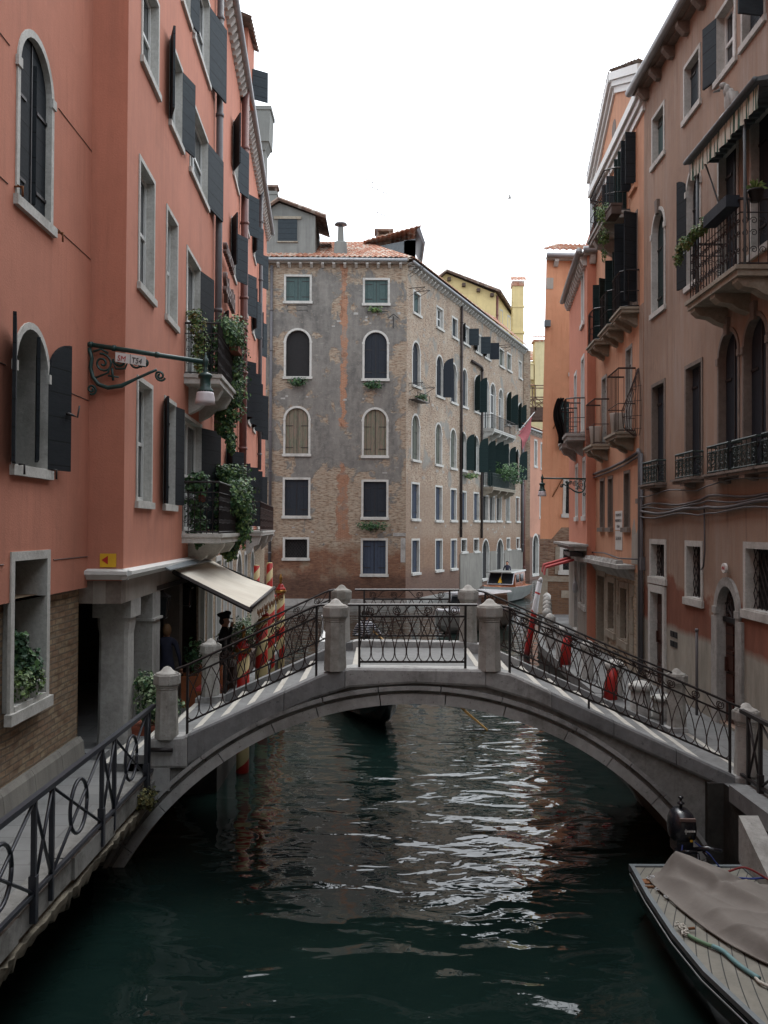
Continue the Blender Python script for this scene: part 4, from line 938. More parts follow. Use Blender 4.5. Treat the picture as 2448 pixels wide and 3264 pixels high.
# balconies on the side
balcony(side, 16.4, 23.2, 12.15, .9, GP, 'frame_stone', 'iron', 1.05, .2, 4, 'fat', step=.3, brk=.55)
balcony(side, 16.2, 23.3, 7.75, .9, GP, 'rough_stone', 'green_iron', 1.05, .2, 4, 'fat', step=.16, brk=.55)
def clothes_rack(F, s, z, w, par, d=.9):
    mb = F.mb()
    for x in (s, s+w): mb.tube([(x, 0, z), (x, d, z)], .022, 4); mb.tube([(x, 0, z-.5), (x, d, z)], .014, 4)
    for k in (.4, .65, .9): mb.tube([(s, d*k, z), (s+w, d*k, z)], .012, 4)
    mb.build('clothes_rack', 'iron', par)
clothes_rack(side, .4, 13.3, 2.2, GP); clothes_rack(side, .4, 19.0, .9, GP, 1.0); clothes_rack(side, .1, 20.2, .4, GP, .9); clothes_rack(side, 21.0, 19.3, .9, GP, 1.2); 
mb = side.mb(); mb.box(.3, 2.4, .05, .6, 12.3, 12.35); mb.tube([(.3, .6, 12.35), (.3, .6, 12.75), (2.4, .6, 12.75), (2.4, .6, 12.35)], .02, 4); mb.build('flower_shelf', 'iron', GP)
mb = gray.mb()
for s_, z_ in ((4.2, 17.5), (8.95, 17.45)):
    for zz in (0, .28): mb.tube([(s_, 0, z_+zz), (s_, .3, z_+zz), (s_+1.2, .3, z_+zz), (s_+1.2, 0, z_+zz)], .018, 4)
for s_, z_ in ((4.2, 13.2), (8.9, 13.1)): mb.tube([(s_, 0, z_), (s_, .3, z_), (s_+1.1, .3, z_), (s_+1.1, 0, z_)], .018, 4)
mb.build('flower_rack', 'iron', GP)
# street bell / alarm under the eave of the front
mb = gray.mb(); mb.tube([(10.2, .1, 17.1), (10.5, .5, 17.25), (10.8, .1, 17.1)], .03, 4); mb.tube([(10.5, .1, 17.2), (10.5, .1, 16.5)], .03, 4); mb.build('iron_bracket', 'iron', GP)
# dark wall shutter at the far left edge of the front
FL = thing('hanging_flag', side.T(23.6, 1.1, 12.8), 'faded red flag on a leaning pole beside the brick palace balcony', 'flag')
mb = side.mb(); mb.tube([(22.9, .9, 12.2), (23.9, 2.3, 14.2)], .03, 5); mb.build('pole', 'white_pole', FL)
mb = side.mb(); g = []
for i in range(9):
    t = i/8; row = []
    for j in range(12):
        u = j/11; sx = 23.1+.9*t+.0*u; dd = 1.2+1.05*t*(1-u*.75)+.12*sin(u*7+t*4); zz = 12.55+1.6*t-(.4+2.5*t)*u*1.05
        row.append(mb.P((sx+.25*sin(3*u+2*t)*u, dd, zz)))
    g.append(row)
mb.sm = True
for i in range(8):
    for j in range(11): mb.face((g[i][j], g[i][j+1], g[i+1][j+1], g[i+1][j]))
mb.build('cloth', 'flag_cloth', FL)

# yellow house rising behind the palace
YH = thing('yellow_house', (9, 90, 0), 'yellow house with dark eaves rising behind the brick palace', 'building')
mb = MB(); mb.loft([[(x, y, 0) for x, y in ((3.5, 90), (10.6, 90), (13.3, 96.5), (13.3, 110), (3.5, 110))], [(x, y, z) for x, y, z in ((3.5, 90, 27.2), (10.6, 90, 27.2), (13.3, 96.5, 26.0), (13.3, 110, 26.0), (3.5, 110, 27.2))]])
mb.poly((3.5, 89.99, 27.1), (5.85, 89.99, 29.0), (10.6, 89.99, 27.1)); mb.build('wall', 'yellow_stucco', YH)
mb = MB(); mb.quad((3.2, 89.4, 27.0), (5.85, 89.4, 29.2), (5.85, 112, 29.2), (3.2, 112, 27.0)); mb.quad((5.85, 89.4, 29.2), (10.9, 89.4, 27.3), (14.2, 98, 25.9), (5.85, 112, 29.2)); mb.tube([(3.2, 89.4, 27), (5.85, 89.4, 29.15), (10.9, 89.4, 27.25), (14.2, 98, 25.85)], .14, 4); mb.build('roof', 'roof_tile_dark', YH)
mb = MB()
for x, z in ((6.1, 28.55), (7.5, 28.0), (8.9, 27.5), (10.2, 27.05)): mb.box(x-.16, x+.16, 89.5, 89.98, z-.3, z)
mb.build('rafter_end', 'dark_wood', YH)
ysd = Fac((10.6, 90), (13.3, 96.5))
for s_ in (1.3, 4.2): window(ysd, (s_, s_+1.15, 23.4, 26.0), YH, 'glass', 0, .16, deep=.1)
pipe(ysd, .1, 10, 26.9, 'pipe_brown', YH, .11)
mb = MB(); mb.box(12.15, 13.2, 89.6, 90.6, 16, 27.75); mb.box(12.1, 13.25, 89.55, 90.65, 25.7, 25.85); mb.box(12.0, 13.3, 89.5, 90.7, 23.2, 23.4); cm = mb.build('chimney', 'yellow_stucco', YH)
mb = MB(); mb.box(12.1, 13.25, 89.5, 90.7, 27.75, 28.2); tile_roof(mb, (11.9, 89.3, 28.2), (13.45, 89.3, 28.2), (13.3, 90.2, 28.75), (12.05, 90.2, 28.75), .3); mb.build('cap', 'roof_tile', cm)
# cream house closing the side canal
CH = thing('cream_house', (17, 100, 0), 'pale cream house with a tall chimney far behind the wooden bridge', 'building')
mb = MB(); mb.box(10, 24, 101, 112, 0, 22.6); mb.box(10, 24, 100, 101, 0, 20.5); mb.build('wall', 'cream_stucco', CH)
mb = MB(); mb.box(15.85, 18.5, 99.5, 100.9, 18, 24.4); cm = mb.build('chimney', 'cream_stucco', CH)
mb = MB(); mb.box(15.7, 18.7, 99.4, 101, 24.4, 24.6); tile_roof(mb, (15.6, 99.2, 24.75), (18.8, 99.2, 24.75), (18.6, 100.3, 25.1), (15.8, 100.3, 25.1), .3); mb.build('cap', 'roof_tile', cm)
mb = MB(); tile_roof(mb, (10, 100.8, 22.6), (24, 100.8, 22.6), (24, 104, 24.2), (10, 104, 24.2), .32); tile_roof(mb, (10, 99.8, 19.9), (15.4, 99.8, 19.9), (15.4, 101, 21.9), (10, 101, 21.9), .32); mb.tube([(10, 99.7, 19.8), (24, 99.7, 19.8)], .1, 6); mb.build('roof', 'roof_tile', CH)
mb = MB(); mb.box(15.2, 15.75, 99.6, 100, 20.4, 22.0); mb.loft([[(15.15, 99.5, 22.0), (15.8, 99.5, 22.0), (15.8, 100.1, 22.0), (15.15, 100.1, 22.0)], [(15.45, 99.75, 22.35), (15.5, 99.75, 22.35), (15.5, 99.85, 22.35), (15.45, 99.85, 22.35)]]); mb.build('vent', 'cream_stucco', CH)
# wooden terrace bridge between the roofs
AL = thing('wooden_footbridge', (14.5, 92, 16), 'brown timber bridge with crossed railings high between the far houses', 'bridge')
mb = MB(); mb.box(11, 18, 91.6, 93.4, 16.1, 16.4); mb.box(11, 18, 91.55, 91.75, 15.5, 16.4); mb.loft([[(11, 91.6, 15.2), (18, 91.6, 15.2), (18, 93.4, 15.2), (11, 93.4, 15.2)], [(11, 91.6, 16.1), (18, 91.6, 16.1), (18, 93.4, 16.1), (11, 93.4, 16.1)]]); mb.build('deck', 'dark_wood', AL)
mb = MB()
for y in (91.6, 93.3):
    mb.box(11, 18, y-.05, y+.05, 17.35, 17.47); mb.box(11, 18, y-.05, y+.05, 16.35, 16.47); mb.box(11, 18, y-.05, y+.05, 18.5, 18.6)
    for k in range(6):
        x = 12.15+k*1.25; mb.box(x-.06, x+.06, y-.05, y+.05, 16.1, 18.6 if k % 2 == 0 else 17.5)
        mb.tube([(x, y, 16.4), (x+1.25, y, 17.4)], .05, 4); mb.tube([(x, y, 17.4), (x+1.25, y, 16.4)], .05, 4)
mb.build('railing', 'altana_wood', AL)
# far pink house on the side canal
farF = Fac((12.05, 83), (16.2, 92))
FP = thing('far_pink_house', (14, 88, 0), 'weathered pink house at the bend beyond the brick palace', 'building')
FPW = [((1.0, 2.2, 10.6, 13.2), 0), ((4.1, 5.2, 10.3, 12.9), 0), ((6.3, 7.4, 10.2, 12.8), 0), ((1.3, 2.6, 5.6, 9.3), 1), ((6.0, 7.2, 5.6, 9.0), 1), ((.9, 2.4, 2.0, 4.0), 0), ((3.6, 5.8, .3, 4.2), 1)]
wall(farF, (-1, 12, -1, 13.6), holesof(FPW, .1), 'farpink_stucco', FP, depth=.4)
for i, (o, a) in enumerate(FPW): window(farF, o, FP, 'dark' if i == 6 else 'closed', a, .18, mat='blue_door' if i in (3, 4) else 'navy_shutter', deep=.25)
mb = MB(); tile_roof(mb, farF.T(-1, .5, 13.7), farF.T(12, .5, 13.7), farF.T(12, -4, 15.2), farF.T(-1, -4, 15.2), .3); mb.build('roof', 'roof_tile', FP)
cornice(farF, -1, 12, 13.4, FP, .8, .4)
# low stretch of wall where the palace turns away
mb = MB(); mb.box(12.3, 12.9, 83.4, 84.5, -1, 20.4); mb.build('far_return', 'tan_brick', GP)

# ------------------------------------------------------------------ right: orange end house
OH = thing('orange_house', (8, 40, 0), 'orange house with an arched window and exposed brick foot, end of the right quay', 'building')
ow = [((1.11, 2.3, 14.02, 15.0), 0, 'closed', 'navy_shutter'), ((1.04, 2.25, 10.83, 13.1), 1, 'dark', None), ((.99, 2.2, 7.68, 9.9), 1, 'dark', None), ((.88, 2.3, 5.13, 6.65), 0, 'grill', None)]
wall(p3, (0, 4, 4.2, 15.62), holesof([(o, a) for o, a, *_ in ow], .06), 'orange_stucco', OH, depth=.35)
for o, a, st, m in ow: window(p3, o, OH, st, a, .12, 'frame_stone', m or 'dark_shutter', deep=.22)
bw = [((.8, 2.2, 2.83, 3.95), 0)]
wall(p3, (0, 4, -1, 4.2), holesof(bw), 'dark_brick', OH, 'brick_base', .35); window(p3, bw[0][0], OH, 'grill', 0, .14, deep=.2)
mb = MB(); mb.quad((6.2, 38, -1), (9.4, 50, -1), (9.4, 50, 15.62), (6.2, 38, 15.62)); mb.build('canal_wall', 'orange_stucco', OH)
mb = p3.mb()   # the brick shows through a ragged opening above the foot
mb.loft([[(.45, .012, 4.19), (.85, .012, 4.68), (2.2, .012, 4.72), (2.2, .012, 4.19)], [(.45, -.01, 4.19), (.85, -.01, 4.68), (2.2, -.01, 4.72), (2.2, -.01, 4.19)]]); mb.build('brick_patch', 'dark_brick', OH)
mb = p3.mb(); mb.box(0, 2.3, -.01, .03, 2.5, 2.72); mb.box(0, .34, -.01, .035, 1.2, 2.5); mb.box(.9, 1.5, -.01, .02, 1.85, 2.15); mb.box(.02, .35, -.01, .02, 2.72, 3.05); mb.box(.62, .8, -.01, .03, 2.8, 3.9); mb.build('stone_blocks', 'rough_stone', OH)
mb = p3.mb(); mb.box(.02, .3, -.01, .02, 14.3, 14.75); mb.build('render_patch', 'quoin_plaster', OH); mb = p3.mb(); mb.box(-.03, .2, -.01, .2, 12.75, 13.0); mb.build('wall_box', 'slate_awn', OH)
mb = p3.mb()
for s_, z_ in ((.42, 8.65), (.45, 5.9)): mb.tube([(s_, .05, z_), (s_+.4, .05, z_+.75)], .025, 4)
mb.build('wall_anchor', 'rust', OH)
mb = MB(); tile_roof(mb, (6.0, 37.6, 15.75), (10, 37.6, 15.75), (10, 41, 17.0), (7.2, 41, 17.0), .26); mb.build('roof', 'roof_tile', OH)
cornice(p3, 0, 4, 15.45, OH, .75, .35)
leaf(p3, 1.11, 1, .48, 7.8, 9.75, 158, 'green_shutter', OH, 0)
OH.rotation_euler.y = .02     # the old house leans
# ------------------------------------------------------------------ coral narrow house
CO = thing('coral_house', (7, 31, QZ), 'narrow coral house with a stone cornice left of the pediment house', 'building')
cw = [((4.5, 5.4, 11.0, 12.7), 0, 'glass'), ((4.5, 5.5, 7.62, 10.05), 0, 'glass'), ((2.1, 3.0, 7.7, 9.95), 0, 'glass'), ((2.6, 3.5, 4.95, 6.8), 0, 'glass'), ((5.0, 5.85, 4.95, 6.85), 0, 'glass')]
wall(p2, (0, 6.237, 4.1, 13.0), holesof([(o, a) for o, a, _ in cw], .05), 'coral_stucco', CO, depth=.3)
for o, a, st in cw: window(p2, o, CO, st, a, .11, 'white_paint', deep=.2)
cb = [((2.2, 3.5, QZ, 3.7), 0, 'dark'), ((4.1, 4.9, 2.2, 3.7), 0, 'grill'), ((5.1, 5.95, 2.2, 3.7), 0, 'grill')]
wall(p2, (0, 6.237, -1, 4.1), holesof([(o, a) for o, a, _ in cb], .05), 'quoin_plaster', CO, 'base_wall', .3)
for o, a, st in cb: window(p2, o, CO, st, a, .12, 'frame_stone', deep=.2)
wall(p2r, (0, 1.3, -1, 13.0), [], 'coral_stucco', CO, 'return_wall')
cornice(p2, -.1, 6.25, 12.85, CO, .42, .22); cornice(p2r, -.1, 1.3, 12.85, CO, .42, .18)
mb = MB(); mb.loft([[(7.3, 36, 12.9), (6.6, 29.2, 12.9), (9, 29.2, 12.9), (9, 36, 12.9)], [(7.3, 36, 14.5), (6.6, 29.2, 14.55), (9, 29.2, 14.55), (9, 36, 14.5)]]); mb.box(6.55, 9.05, 29.1, 29.2, 14.5, 14.6); mb.build('attic', 'coral_stucco', CO)
mb = MB(); mb.loft([[(6.05, 28.25, 13.0), (6.7, 35, 13.0), (7.5, 35, 13.0), (6.8, 28.25, 13.0)], [(6.2, 28.25, 13.25), (6.9, 35, 13.25), (7.5, 35, 13.35), (6.8, 28.4, 13.35)]]); mb.build('roof', 'roof_tile_dark', CO)
mb = p2.mb(); mb.box(-.1, 6.5, -.02, .55, 4.12, 4.19); mb.box(-.1, 6.4, .02, .4, 4.0, 4.12); mb.build('stone_canopy', 'istrian', CO)
mb = MB()
for z in (14.7, 15.3): mb.tube([(6.7, 29.3, z), (7.6, 29.3, z)], .02, 4)
mb.tube([(6.7, 29.3, 14.5), (6.7, 29.3, 15.5)], .025, 4); mb.tube([(6.7, 29.3, 15.5), (7.6, 29.3, 15.5)], .025, 4); mb.build('roof_railing', 'pipe_grey', CO)
balcony(p2, 4.4, 5.7, 7.55, .55, CO, 'istrian', 'iron', 1.1, .2, 1, 'bars', .14, bow=1); balcony(p2, 2.0, 3.2, 7.55, .5, CO, 'istrian', 'iron', 1.1, .2, 1, 'bars', .14, bow=1)
street_lamp(p2.T(6.1, .02, 6.15), (-.99, -.12, 0), 1.35, 0, 'small green wall lamp with a white shade, on the coral house', False, .7, R=.13)

# ------------------------------------------------------------------ salmon house with the pediment
PH = thing('pediment_house', (7, 25, QZ), 'salmon house crowned by a white stone pediment, many balconies', 'building')
PW = [((1.18, 1.85, 12.67, 13.95), 0, 'closed', 155, 95), ((2.7, 3.45, 12.55, 14.05), 0, 'glass', 95, 90), ((4.0, 4.6, 12.5, 14.25), 0, 'glass', 92, 96), ((5.0, 5.65, 12.9, 14.3), 0, 'glass', 92, 85),
      ((1.26, 2.0, 9.9, 11.7), 0, 'glass', 120, 92), ((3.2, 3.95, 9.9, 11.85), 0, 'glass', 120, 92), ((4.85, 5.75, 10.0, 12.3), 0, 'glass', 118, 92),
      ((1.03, 1.8, 7.0, 9.0), 0, 'glass', None, None), ((4.4, 5.15, 7.0, 9.2), 0, 'glass', None, None),
      ((.78, 1.5, 4.62, 6.1), 0, 'dark', None, None), ((2.0, 2.72, 4.62, 6.1), 0, 'dark', None, None), ((4.17, 4.92, 4.62, 6.12), 0, 'dark', None, None), ((5.95, 6.35, 5.3, 6.1), 0, 'dark', None, None)]
wall(p1, (0, 6.407, 3.6, 14.5), holesof([(o, a) for o, a, *_ in PW], .04), 'salmon_stucco', PH, depth=.3)
for i, (o, a, st, na, fa) in enumerate(PW):
    pale = i in (7, 8)
    # on this bank the facade runs towards the camera, so the far leaf is the first one
    wn = window(p1, o, PH, 'closed' if pale else st, a, .08, 'salmon_stucco' if i < 4 else 'istrian' if pale else 'brown_stone', 'white_paint' if pale else 'dark_shutter', fa, na, deep=.12, sill=.07 if i > 3 else .05, smat=('dark_shutter', 'slate_shutter', 'green_shutter')[i % 3] if i not in (0, 4) else 'teal_shutter' if i == 0 else 'green_shutter')
PB = [((.27, 1.7, QZ, 3.45), 0, 'dark'), ((1.95, 3.1, 1.75, 3.35), 0, 'grill'), ((3.63, 4.75, 1.68, 3.3), 0, 'grill'), ((5.75, 6.36, QZ, 3.28), 0, 'dark')]
wall(p1, (0, 6.407, -1, 3.6), holesof([(o, a) for o, a, _ in PB], .06), 'arcade_brick', PH, 'base_wall', .45)
for o, a, st in PB: window(p1, o, PH, st, a, .16, 'rough_stone', deep=.35, proud=.03)
for s_ in (1.75, 3.3, 5.0):
    mb = p1.mb()
    for k in range(7): mb.box(s_-random.uniform(0, .08), s_+random.uniform(.2, .42), -.01, .02+random.uniform(0, .02), QZ+.3*k+.012, QZ+.3*(k+1))
    mb.build('stone_pier', 'rough_stone', PH)
mb = p1.mb(); mb.box(-1.0, 5.5, -.02, .42, 3.68, 3.78)
mb.loft([[(0, 0, 3.4), (0, .18, 3.68), (0, 0, 3.68)], [(5.4, 0, 3.4), (5.4, .18, 3.68), (5.4, 0, 3.68)]])
for k in range(8): x = .1+k*.6; mb.loft([[(x, .12, 3.78), (x+.4, .12, 3.78), (x+.45, .34, 3.78), (x, .36, 3.78)], [(x+.04, .14, 3.87), (x+.36, .14, 3.88), (x+.4, .3, 3.86), (x+.03, .32, 3.86)]])
mb.build('stone_canopy', 'istrian', PH)
def pediment():
    def pro(a, b, dz):   # moulded strip from a=(s,z) to b=(s,z)
        mb = p1.mb()
        for k, (d0, t0, t1) in enumerate(((.06, 0, .18), (.13, .18, .34), (.2, .34, .56))):
            mb.loft([[(a[0], -.02, a[1]+t0*dz), (a[0], d0, a[1]+t0*dz), (a[0], d0, a[1]+t1*dz-.01), (a[0], -.02, a[1]+t1*dz-.01)], [(b[0], -.02, b[1]+t0*dz), (b[0], d0, b[1]+t0*dz), (b[0], d0, b[1]+t1*dz-.01), (b[0], -.02, b[1]+t1*dz-.01)]])
        return mb
    pro((-.35, 14.35), (6.5, 14.35), 1.0).build('cornice', 'white_paint', PH)
    pro((-.5, 14.85), (2.95, 16.35), 1.0).build('raking_cornice', 'white_paint', PH); pro((6.6, 14.85), (3.05, 16.35), 1.0).build('raking_cornice', 'white_paint', PH)
    mb = p1.mb(); mb.poly((-.2, 0, 14.5), (6.4, 0, 14.5), (6.4, 0, 14.95), (3, 0, 16.5), (-.2, 0, 14.95)); mb.build('gable', 'salmon_stucco', PH)
    mb = p1.mb(); mb.loft([[(2.8+.28*cos(t), .01, 15.45+.28*sin(t)) for t in [2*pi*k/16 for k in range(16)]], [(2.8+.28*cos(t), -.01, 15.45+.28*sin(t)) for t in [2*pi*k/16 for k in range(16)]]]); mb.build('oculus', 'brown_stone', PH)
    mb = MB(); tile_roof(mb, p1.T(-.55, .2, 15.38), p1.T(-.55, -6, 15.38), p1.T(3.0, -6, 16.9), p1.T(3.0, .2, 16.9), .24); tile_roof(mb, p1.T(6.65, .2, 15.38), p1.T(6.65, -6, 15.38), p1.T(3.0, -6, 16.9), p1.T(3.0, .2, 16.9), .24); mb.build('roof', 'roof_tile_dark', PH)
pediment()
mb = MB(); mb.quad((6.32, 28.2, -1), (12, 28.2, -1), (12, 28.2, 15), (6.32, 28.2, 15)); mb.build('end_wall', 'salmon_stucco', PH)
balcony(p1, 2.3, 4.9, 12.55, .6, PH, 'istrian', 'iron', 1.1, .16, 2, 'bars', .13, bow=1); 
for s_, z in ((1.0, 9.85), (2.95, 9.85), (4.6, 9.9)): balcony(p1, s_, s_+1.35, z, .42, PH, 'rough_stone', 'iron', .9, .12, 2, 'bars', .13, bow=1, brk=.28)
for s_, z, h in ((.75, 6.98, 1.75), (4.1, 6.98, 2.15)): balcony(p1, s_, s_+1.45, z, .46, PH, 'rough_stone', 'rusty_iron', h*.72, .13, 2, 'bars', .16, bow=0, brk=.3)
mb = p1.mb(); mb.tube([(6.35, .08, 1.3), (6.35, .08, 6.4), (6.25, .1, 6.5)], .05, 6); mb.tube([(6.2, .06, 6.46), (4.4, .06, 6.35), (2.5, .06, 6.3), (.0, .06, 6.28)], .035, 6); mb.tube([(6.2, .06, 6.36), (4.4, .06, 6.25), (2.5, .06, 6.2), (.0, .06, 6.18)], .02, 6)
mb.tube([(-.3, .1, 3.95), (2, .1, 3.98), (4, .1, 3.9), (6.4, .1, 3.95)], .02, 6); mb.build('cables', 'pipe_grey', PH)
mb = p1.mb(); mb.box(6.0, 6.38, -.01, .02, 3.8, 9.9); mb.build('corner_strip', 'brown_stucco', PH)
mb = p1.mb(); mb.loft([[(5.1, .012, 3.8), (5.15, .012, 4.6), (5.4, .012, 4.9), (5.6, .012, 4.5), (5.9, .012, 4.7), (6.0, .012, 3.8)], [(5.1, -.01, 3.8), (5.15, -.01, 4.6), (5.4, -.01, 4.9), (5.6, -.01, 4.5), (5.9, -.01, 4.7), (6.0, -.01, 3.8)]]); mb.build('render_patch', 'quoin_plaster', PH)
# painted street-name panels on the plaster
NZ = thing('street_name_panel', p1.T(3.4, .02, 4.5), 'white painted street name panels on the salmon wall', 'sign')
mb = p1.mb(); mb.box(3.08, 3.98, .004, .016, 4.62, 5.12); mb.build('panel', 'sign_white', NZ); mb = p1.mb(); mb.box(3.08, 3.98, .004, .014, 4.1, 4.60); mb.build('panel', 'bucket_white', NZ)
for tx, z, sz in (('FONDAMENTA', 4.98, .11), ('MOROSINI DE LA', 4.83, .11), ('REGINA', 4.68, .11), ('S.SALVADOR', 4.36, .13)):
    t = text_obj('lettering', tx, sz, 'sign_black', facM(p1, 3.53, .022, z), NZ, .001, 'CENTER', .95)
# second house-wall lamp bracket is part of the coral house; small red awnings
for k, (s_, z) in enumerate(((3.6, 3.75), (4.75, 3.72))):
    mb = p2.mb(); mb.loft([[(s_, .3, z), (s_+.7, .3, z), (s_+.7, .3, z-.06), (s_, .3, z-.06)], [(s_, 1.15, z-.25), (s_+.7, 1.15, z-.25), (s_+.7, 1.15, z-.31), (s_, 1.15, z-.31)], [(s_, 1.2, z-.5), (s_+.7, 1.2, z-.5), (s_+.7, 1.18, z-.52), (s_, 1.18, z-.52)]]); mb.build('shop_awning', 'red_fabric', CO)
mb = p2.mb(); mb.box(3.5, 5.6, .05, .45, 3.8, 3.92); mb.build('awning_box', 'pipe_grey', CO)

# ------------------------------------------------------------------ brown house, right
BH = thing('brown_house', (7, 17, QZ), 'brown stucco house with a canopied balcony at the right edge', 'building')
BW = [((.66, 1.63, 12.74, 13.9), 0, 'closed', 'teal_shutter', None, None), ((2.91, 3.93, 12.8, 13.95), 0, 'closed', 'slate_shutter', None, None), ((4.75, 5.75, 12.72, 14.0), 0, 'glass', 'slate_shutter', None, 165), ((5.98, 6.98, 12.74, 14.0), 0, 'closed', 'slate_shutter', 100, None), ((8.2, 9.2, 12.74, 14.0), 0, 'glass', 'slate_shutter', 100, 160),
      ((.63, 1.68, 9.4, 11.72), 1, 'closed', 'green_shutter', None, None), ((3.05, 3.95, 9.4, 11.75), 1, 'closed', 'dark_shutter', None, 168), ((4.85, 5.85, 9.1, 11.4), 0, 'closed', 'navy_shutter', None, None), ((6.35, 7.35, 9.1, 11.4), 0, 'closed', 'navy_shutter', None, None), ((8.0, 9.0, 9.1, 11.4), 0, 'glass', 'navy_shutter', None, None),
      ((.64, 1.68, 5.6, 7.88), 0, 'closed', 'navy_shutter', None, None), ((3.0, 4.05, 5.62, 7.9), 0, 'closed', 'navy_shutter', None, None), ((4.84, 5.9, 5.63, 8.18), 1, 'closed', 'navy_shutter', None, None), ((6.02, 7.1, 5.63, 8.18), 1, 'closed', 'navy_shutter', None, None), ((7.25, 8.3, 5.63, 8.18), 1, 'closed', 'navy_shutter', None, None),
      ((.52, 1.75, 3.5, 4.43), 0, 'grill', None, None, None), ((3.01, 4.06, 3.22, 4.43), 0, 'grill', None, None, None), ((6.06, 7.3, 3.24, 4.45), 0, 'grill', None, None, None), ((8.6, 9.8, 3.24, 4.45), 0, 'grill', None, None, None),
      ((.52, 1.75, QZ-.02, 3.42), 0, 'door', None, None, None), ((4.74, 5.95, QZ-.02, 3.82), 1, 'door', None, None, None)]
wall(brown, (0, 17.8, -1, 14.75), holesof([(o, a) for o, a, *_ in BW], .07), 'brown_stucco', BH, depth=.4)
for o, a, st, m, na, fa in BW:
    if st == 'door':
        w = .16; I = outline(o, w-.005, a, bot=.0); s0, s1 = o[0]+w, o[1]-w
        mb = brown.mb(); mb.poly(*[(p[0], -.12, p[1]) for p in I]); dt = 3.05 if not a else 3.0
        for k in range(4):
            z = QZ+.1+k*(dt-QZ-.1)/4
            mb.box(s0+.08, (s0+s1)/2-.04, -.13, -.09, z+.03, z+(dt-QZ)/4-.08); mb.box((s0+s1)/2+.04, s1-.08, -.13, -.09, z+.03, z+(dt-QZ)/4-.08)
        mb.box(s0+.12, s0+.16, -.13, -.05, 2.15, 2.4)
        dr = mb.build('door', 'brown_door', BH); frame(brown, (o[0], o[1], o[2]-.3, o[3]), a, w, dr, 'istrian' if a else 'frame_stone', .05, .2, 0)
        if a:
            mb = brown.mb(); c = (s0+s1)/2; mb.poly(*[(p[0], -.115, p[1]) for p in I if p[1] > 3.2]); mb.box(s0, s1, -.13, -.06, 3.02, 3.1); fl = mb.build('fanlight', 'void_dark', dr)
            mb = brown.mb()
            for k in range(7): t = pi*k/6; mb.tube([(c, -.08, 3.1), (c+.42*cos(t), -.08, 3.1+.5*sin(t))], .013, 4)
            for k in range(6): t = pi*(k+.5)/6; spiral(mb, lambda x, y: (x, -.08, y), (c+.28*cos(t), 3.1+.34*sin(t)), .01, .07, 1.4, t, .009, 12)
            mb.build('iron_grille', 'iron', dr)
        continue
    fm = 'frame_stone' if o[2] > 9 or o[2] < 3.6 else 'brown_stone'
    wn = window(brown, o, BH, st, a, .075 if o[2] > 3.6 else .11, fm, m or 'dark_shutter', fa, na, deep=.15, sill=.03)
for c, z in ((5.37, 8.2), (6.56, 8.2), (7.78, 8.2), (1.15, 11.74), (3.5, 11.77)):
    mb = brown.mb(); mb.loft([[(c-.07, .0, z-.16), (c+.07, 0, z-.16), (c+.1, 0, z+.14), (c-.1, 0, z+.14)], [(c-.07, .06, z-.16), (c+.07, .06, z-.16), (c+.1, .07, z+.14), (c-.1, .07, z+.14)]]); mb.build('key_stone', 'brown_stone', BH)
mb = brown.mb(); mb.loft([[(3.0+.14*cos(t)-.35, .03, 11.45+.21*sin(t)) for t in [2*pi*k/18 for k in range(18)]], [(3.0+.14*cos(t)-.35, -.01, 11.45+.21*sin(t)) for t in [2*pi*k/18 for k in range(18)]]]); mb.build('oval_plaque', 'istrian', BH)
cornice(brown, -.12, 17, 14.72, BH, .95, .28, 'brown_stone', True, .24)
mb = MB(); mb.loft([[(5.70, 21.9, 14.82), (5.70, 4, 14.82), (9.5, 4, 16.5), (9.5, 21.95, 16.5)], [(5.70, 21.9, 14.86), (5.70, 4, 14.86), (9.5, 4, 16.6), (9.5, 21.95, 16.6)]]); tile_roof(mb, (5.70, 21.9, 14.88), (5.70, 12, 14.88), (7.5, 12, 15.7), (7.5, 21.95, 15.7), .24); mb.build('roof', 'roof_tile_dark', BH)
mb = MB(); mb.quad((6.0, 21.8, 3), (12, 21.8, 3), (12, 21.8, 15), (6.0, 21.8, 15)); mb.build('end_wall', 'brown_stucco', BH)
mb = MB(); mb.box(6.5, 7.4, 18.4, 19.4, 15, 17.6); mb.box(6.42, 7.48, 18.3, 19.5, 17.6, 17.85); mb.build('chimney', 'dark_brick', BH)
# canopied balcony
bb = balcony(brown, 5.04, 7.45, 8.68, .62, BH, 'rough_stone', 'iron', 1.04, .15, 3, 'curl', step=.13, brk=.32)
cn = brown.mb(); K0, K1, KD, KZ = 4.95, 8.15, .60, 11.22
cn.loft([[(K0, 0, KZ+.16), (K0, KD, KZ+.03), (K0, KD, KZ-.03), (K0, 0, KZ+.06)], [(K1, 0, KZ+.16), (K1, KD, KZ+.03), (K1, KD, KZ-.03), (K1, 0, KZ+.06)]])
for k in range(16): s_ = K0+.05+k*.205; cn.box(s_, s_+.04, .05, KD+.03, KZ-.01, KZ+.05)
cn.tube([(K0, KD+.03, KZ), (K1, KD+.03, KZ)], .04, 6); can = cn.build('canopy', 'slate_awn', BH)
mb = brown.mb(); g = []; N = 120
for j in range(N+1):
    s_ = K0+.08+(K1-K0-.15)*j/N; g.append((mb.P((s_, KD-.05, KZ-.05)), mb.P((s_+.01, KD-.05+.02*sin(j*.9), KZ-.34-.04*abs(sin(pi*(j % 10)/10))))))
for a, b in zip(g, g[1:]): mb.face((a[0], b[0], b[1], a[1]))
mb.build('striped_valance', 'stripe_cloth', can)
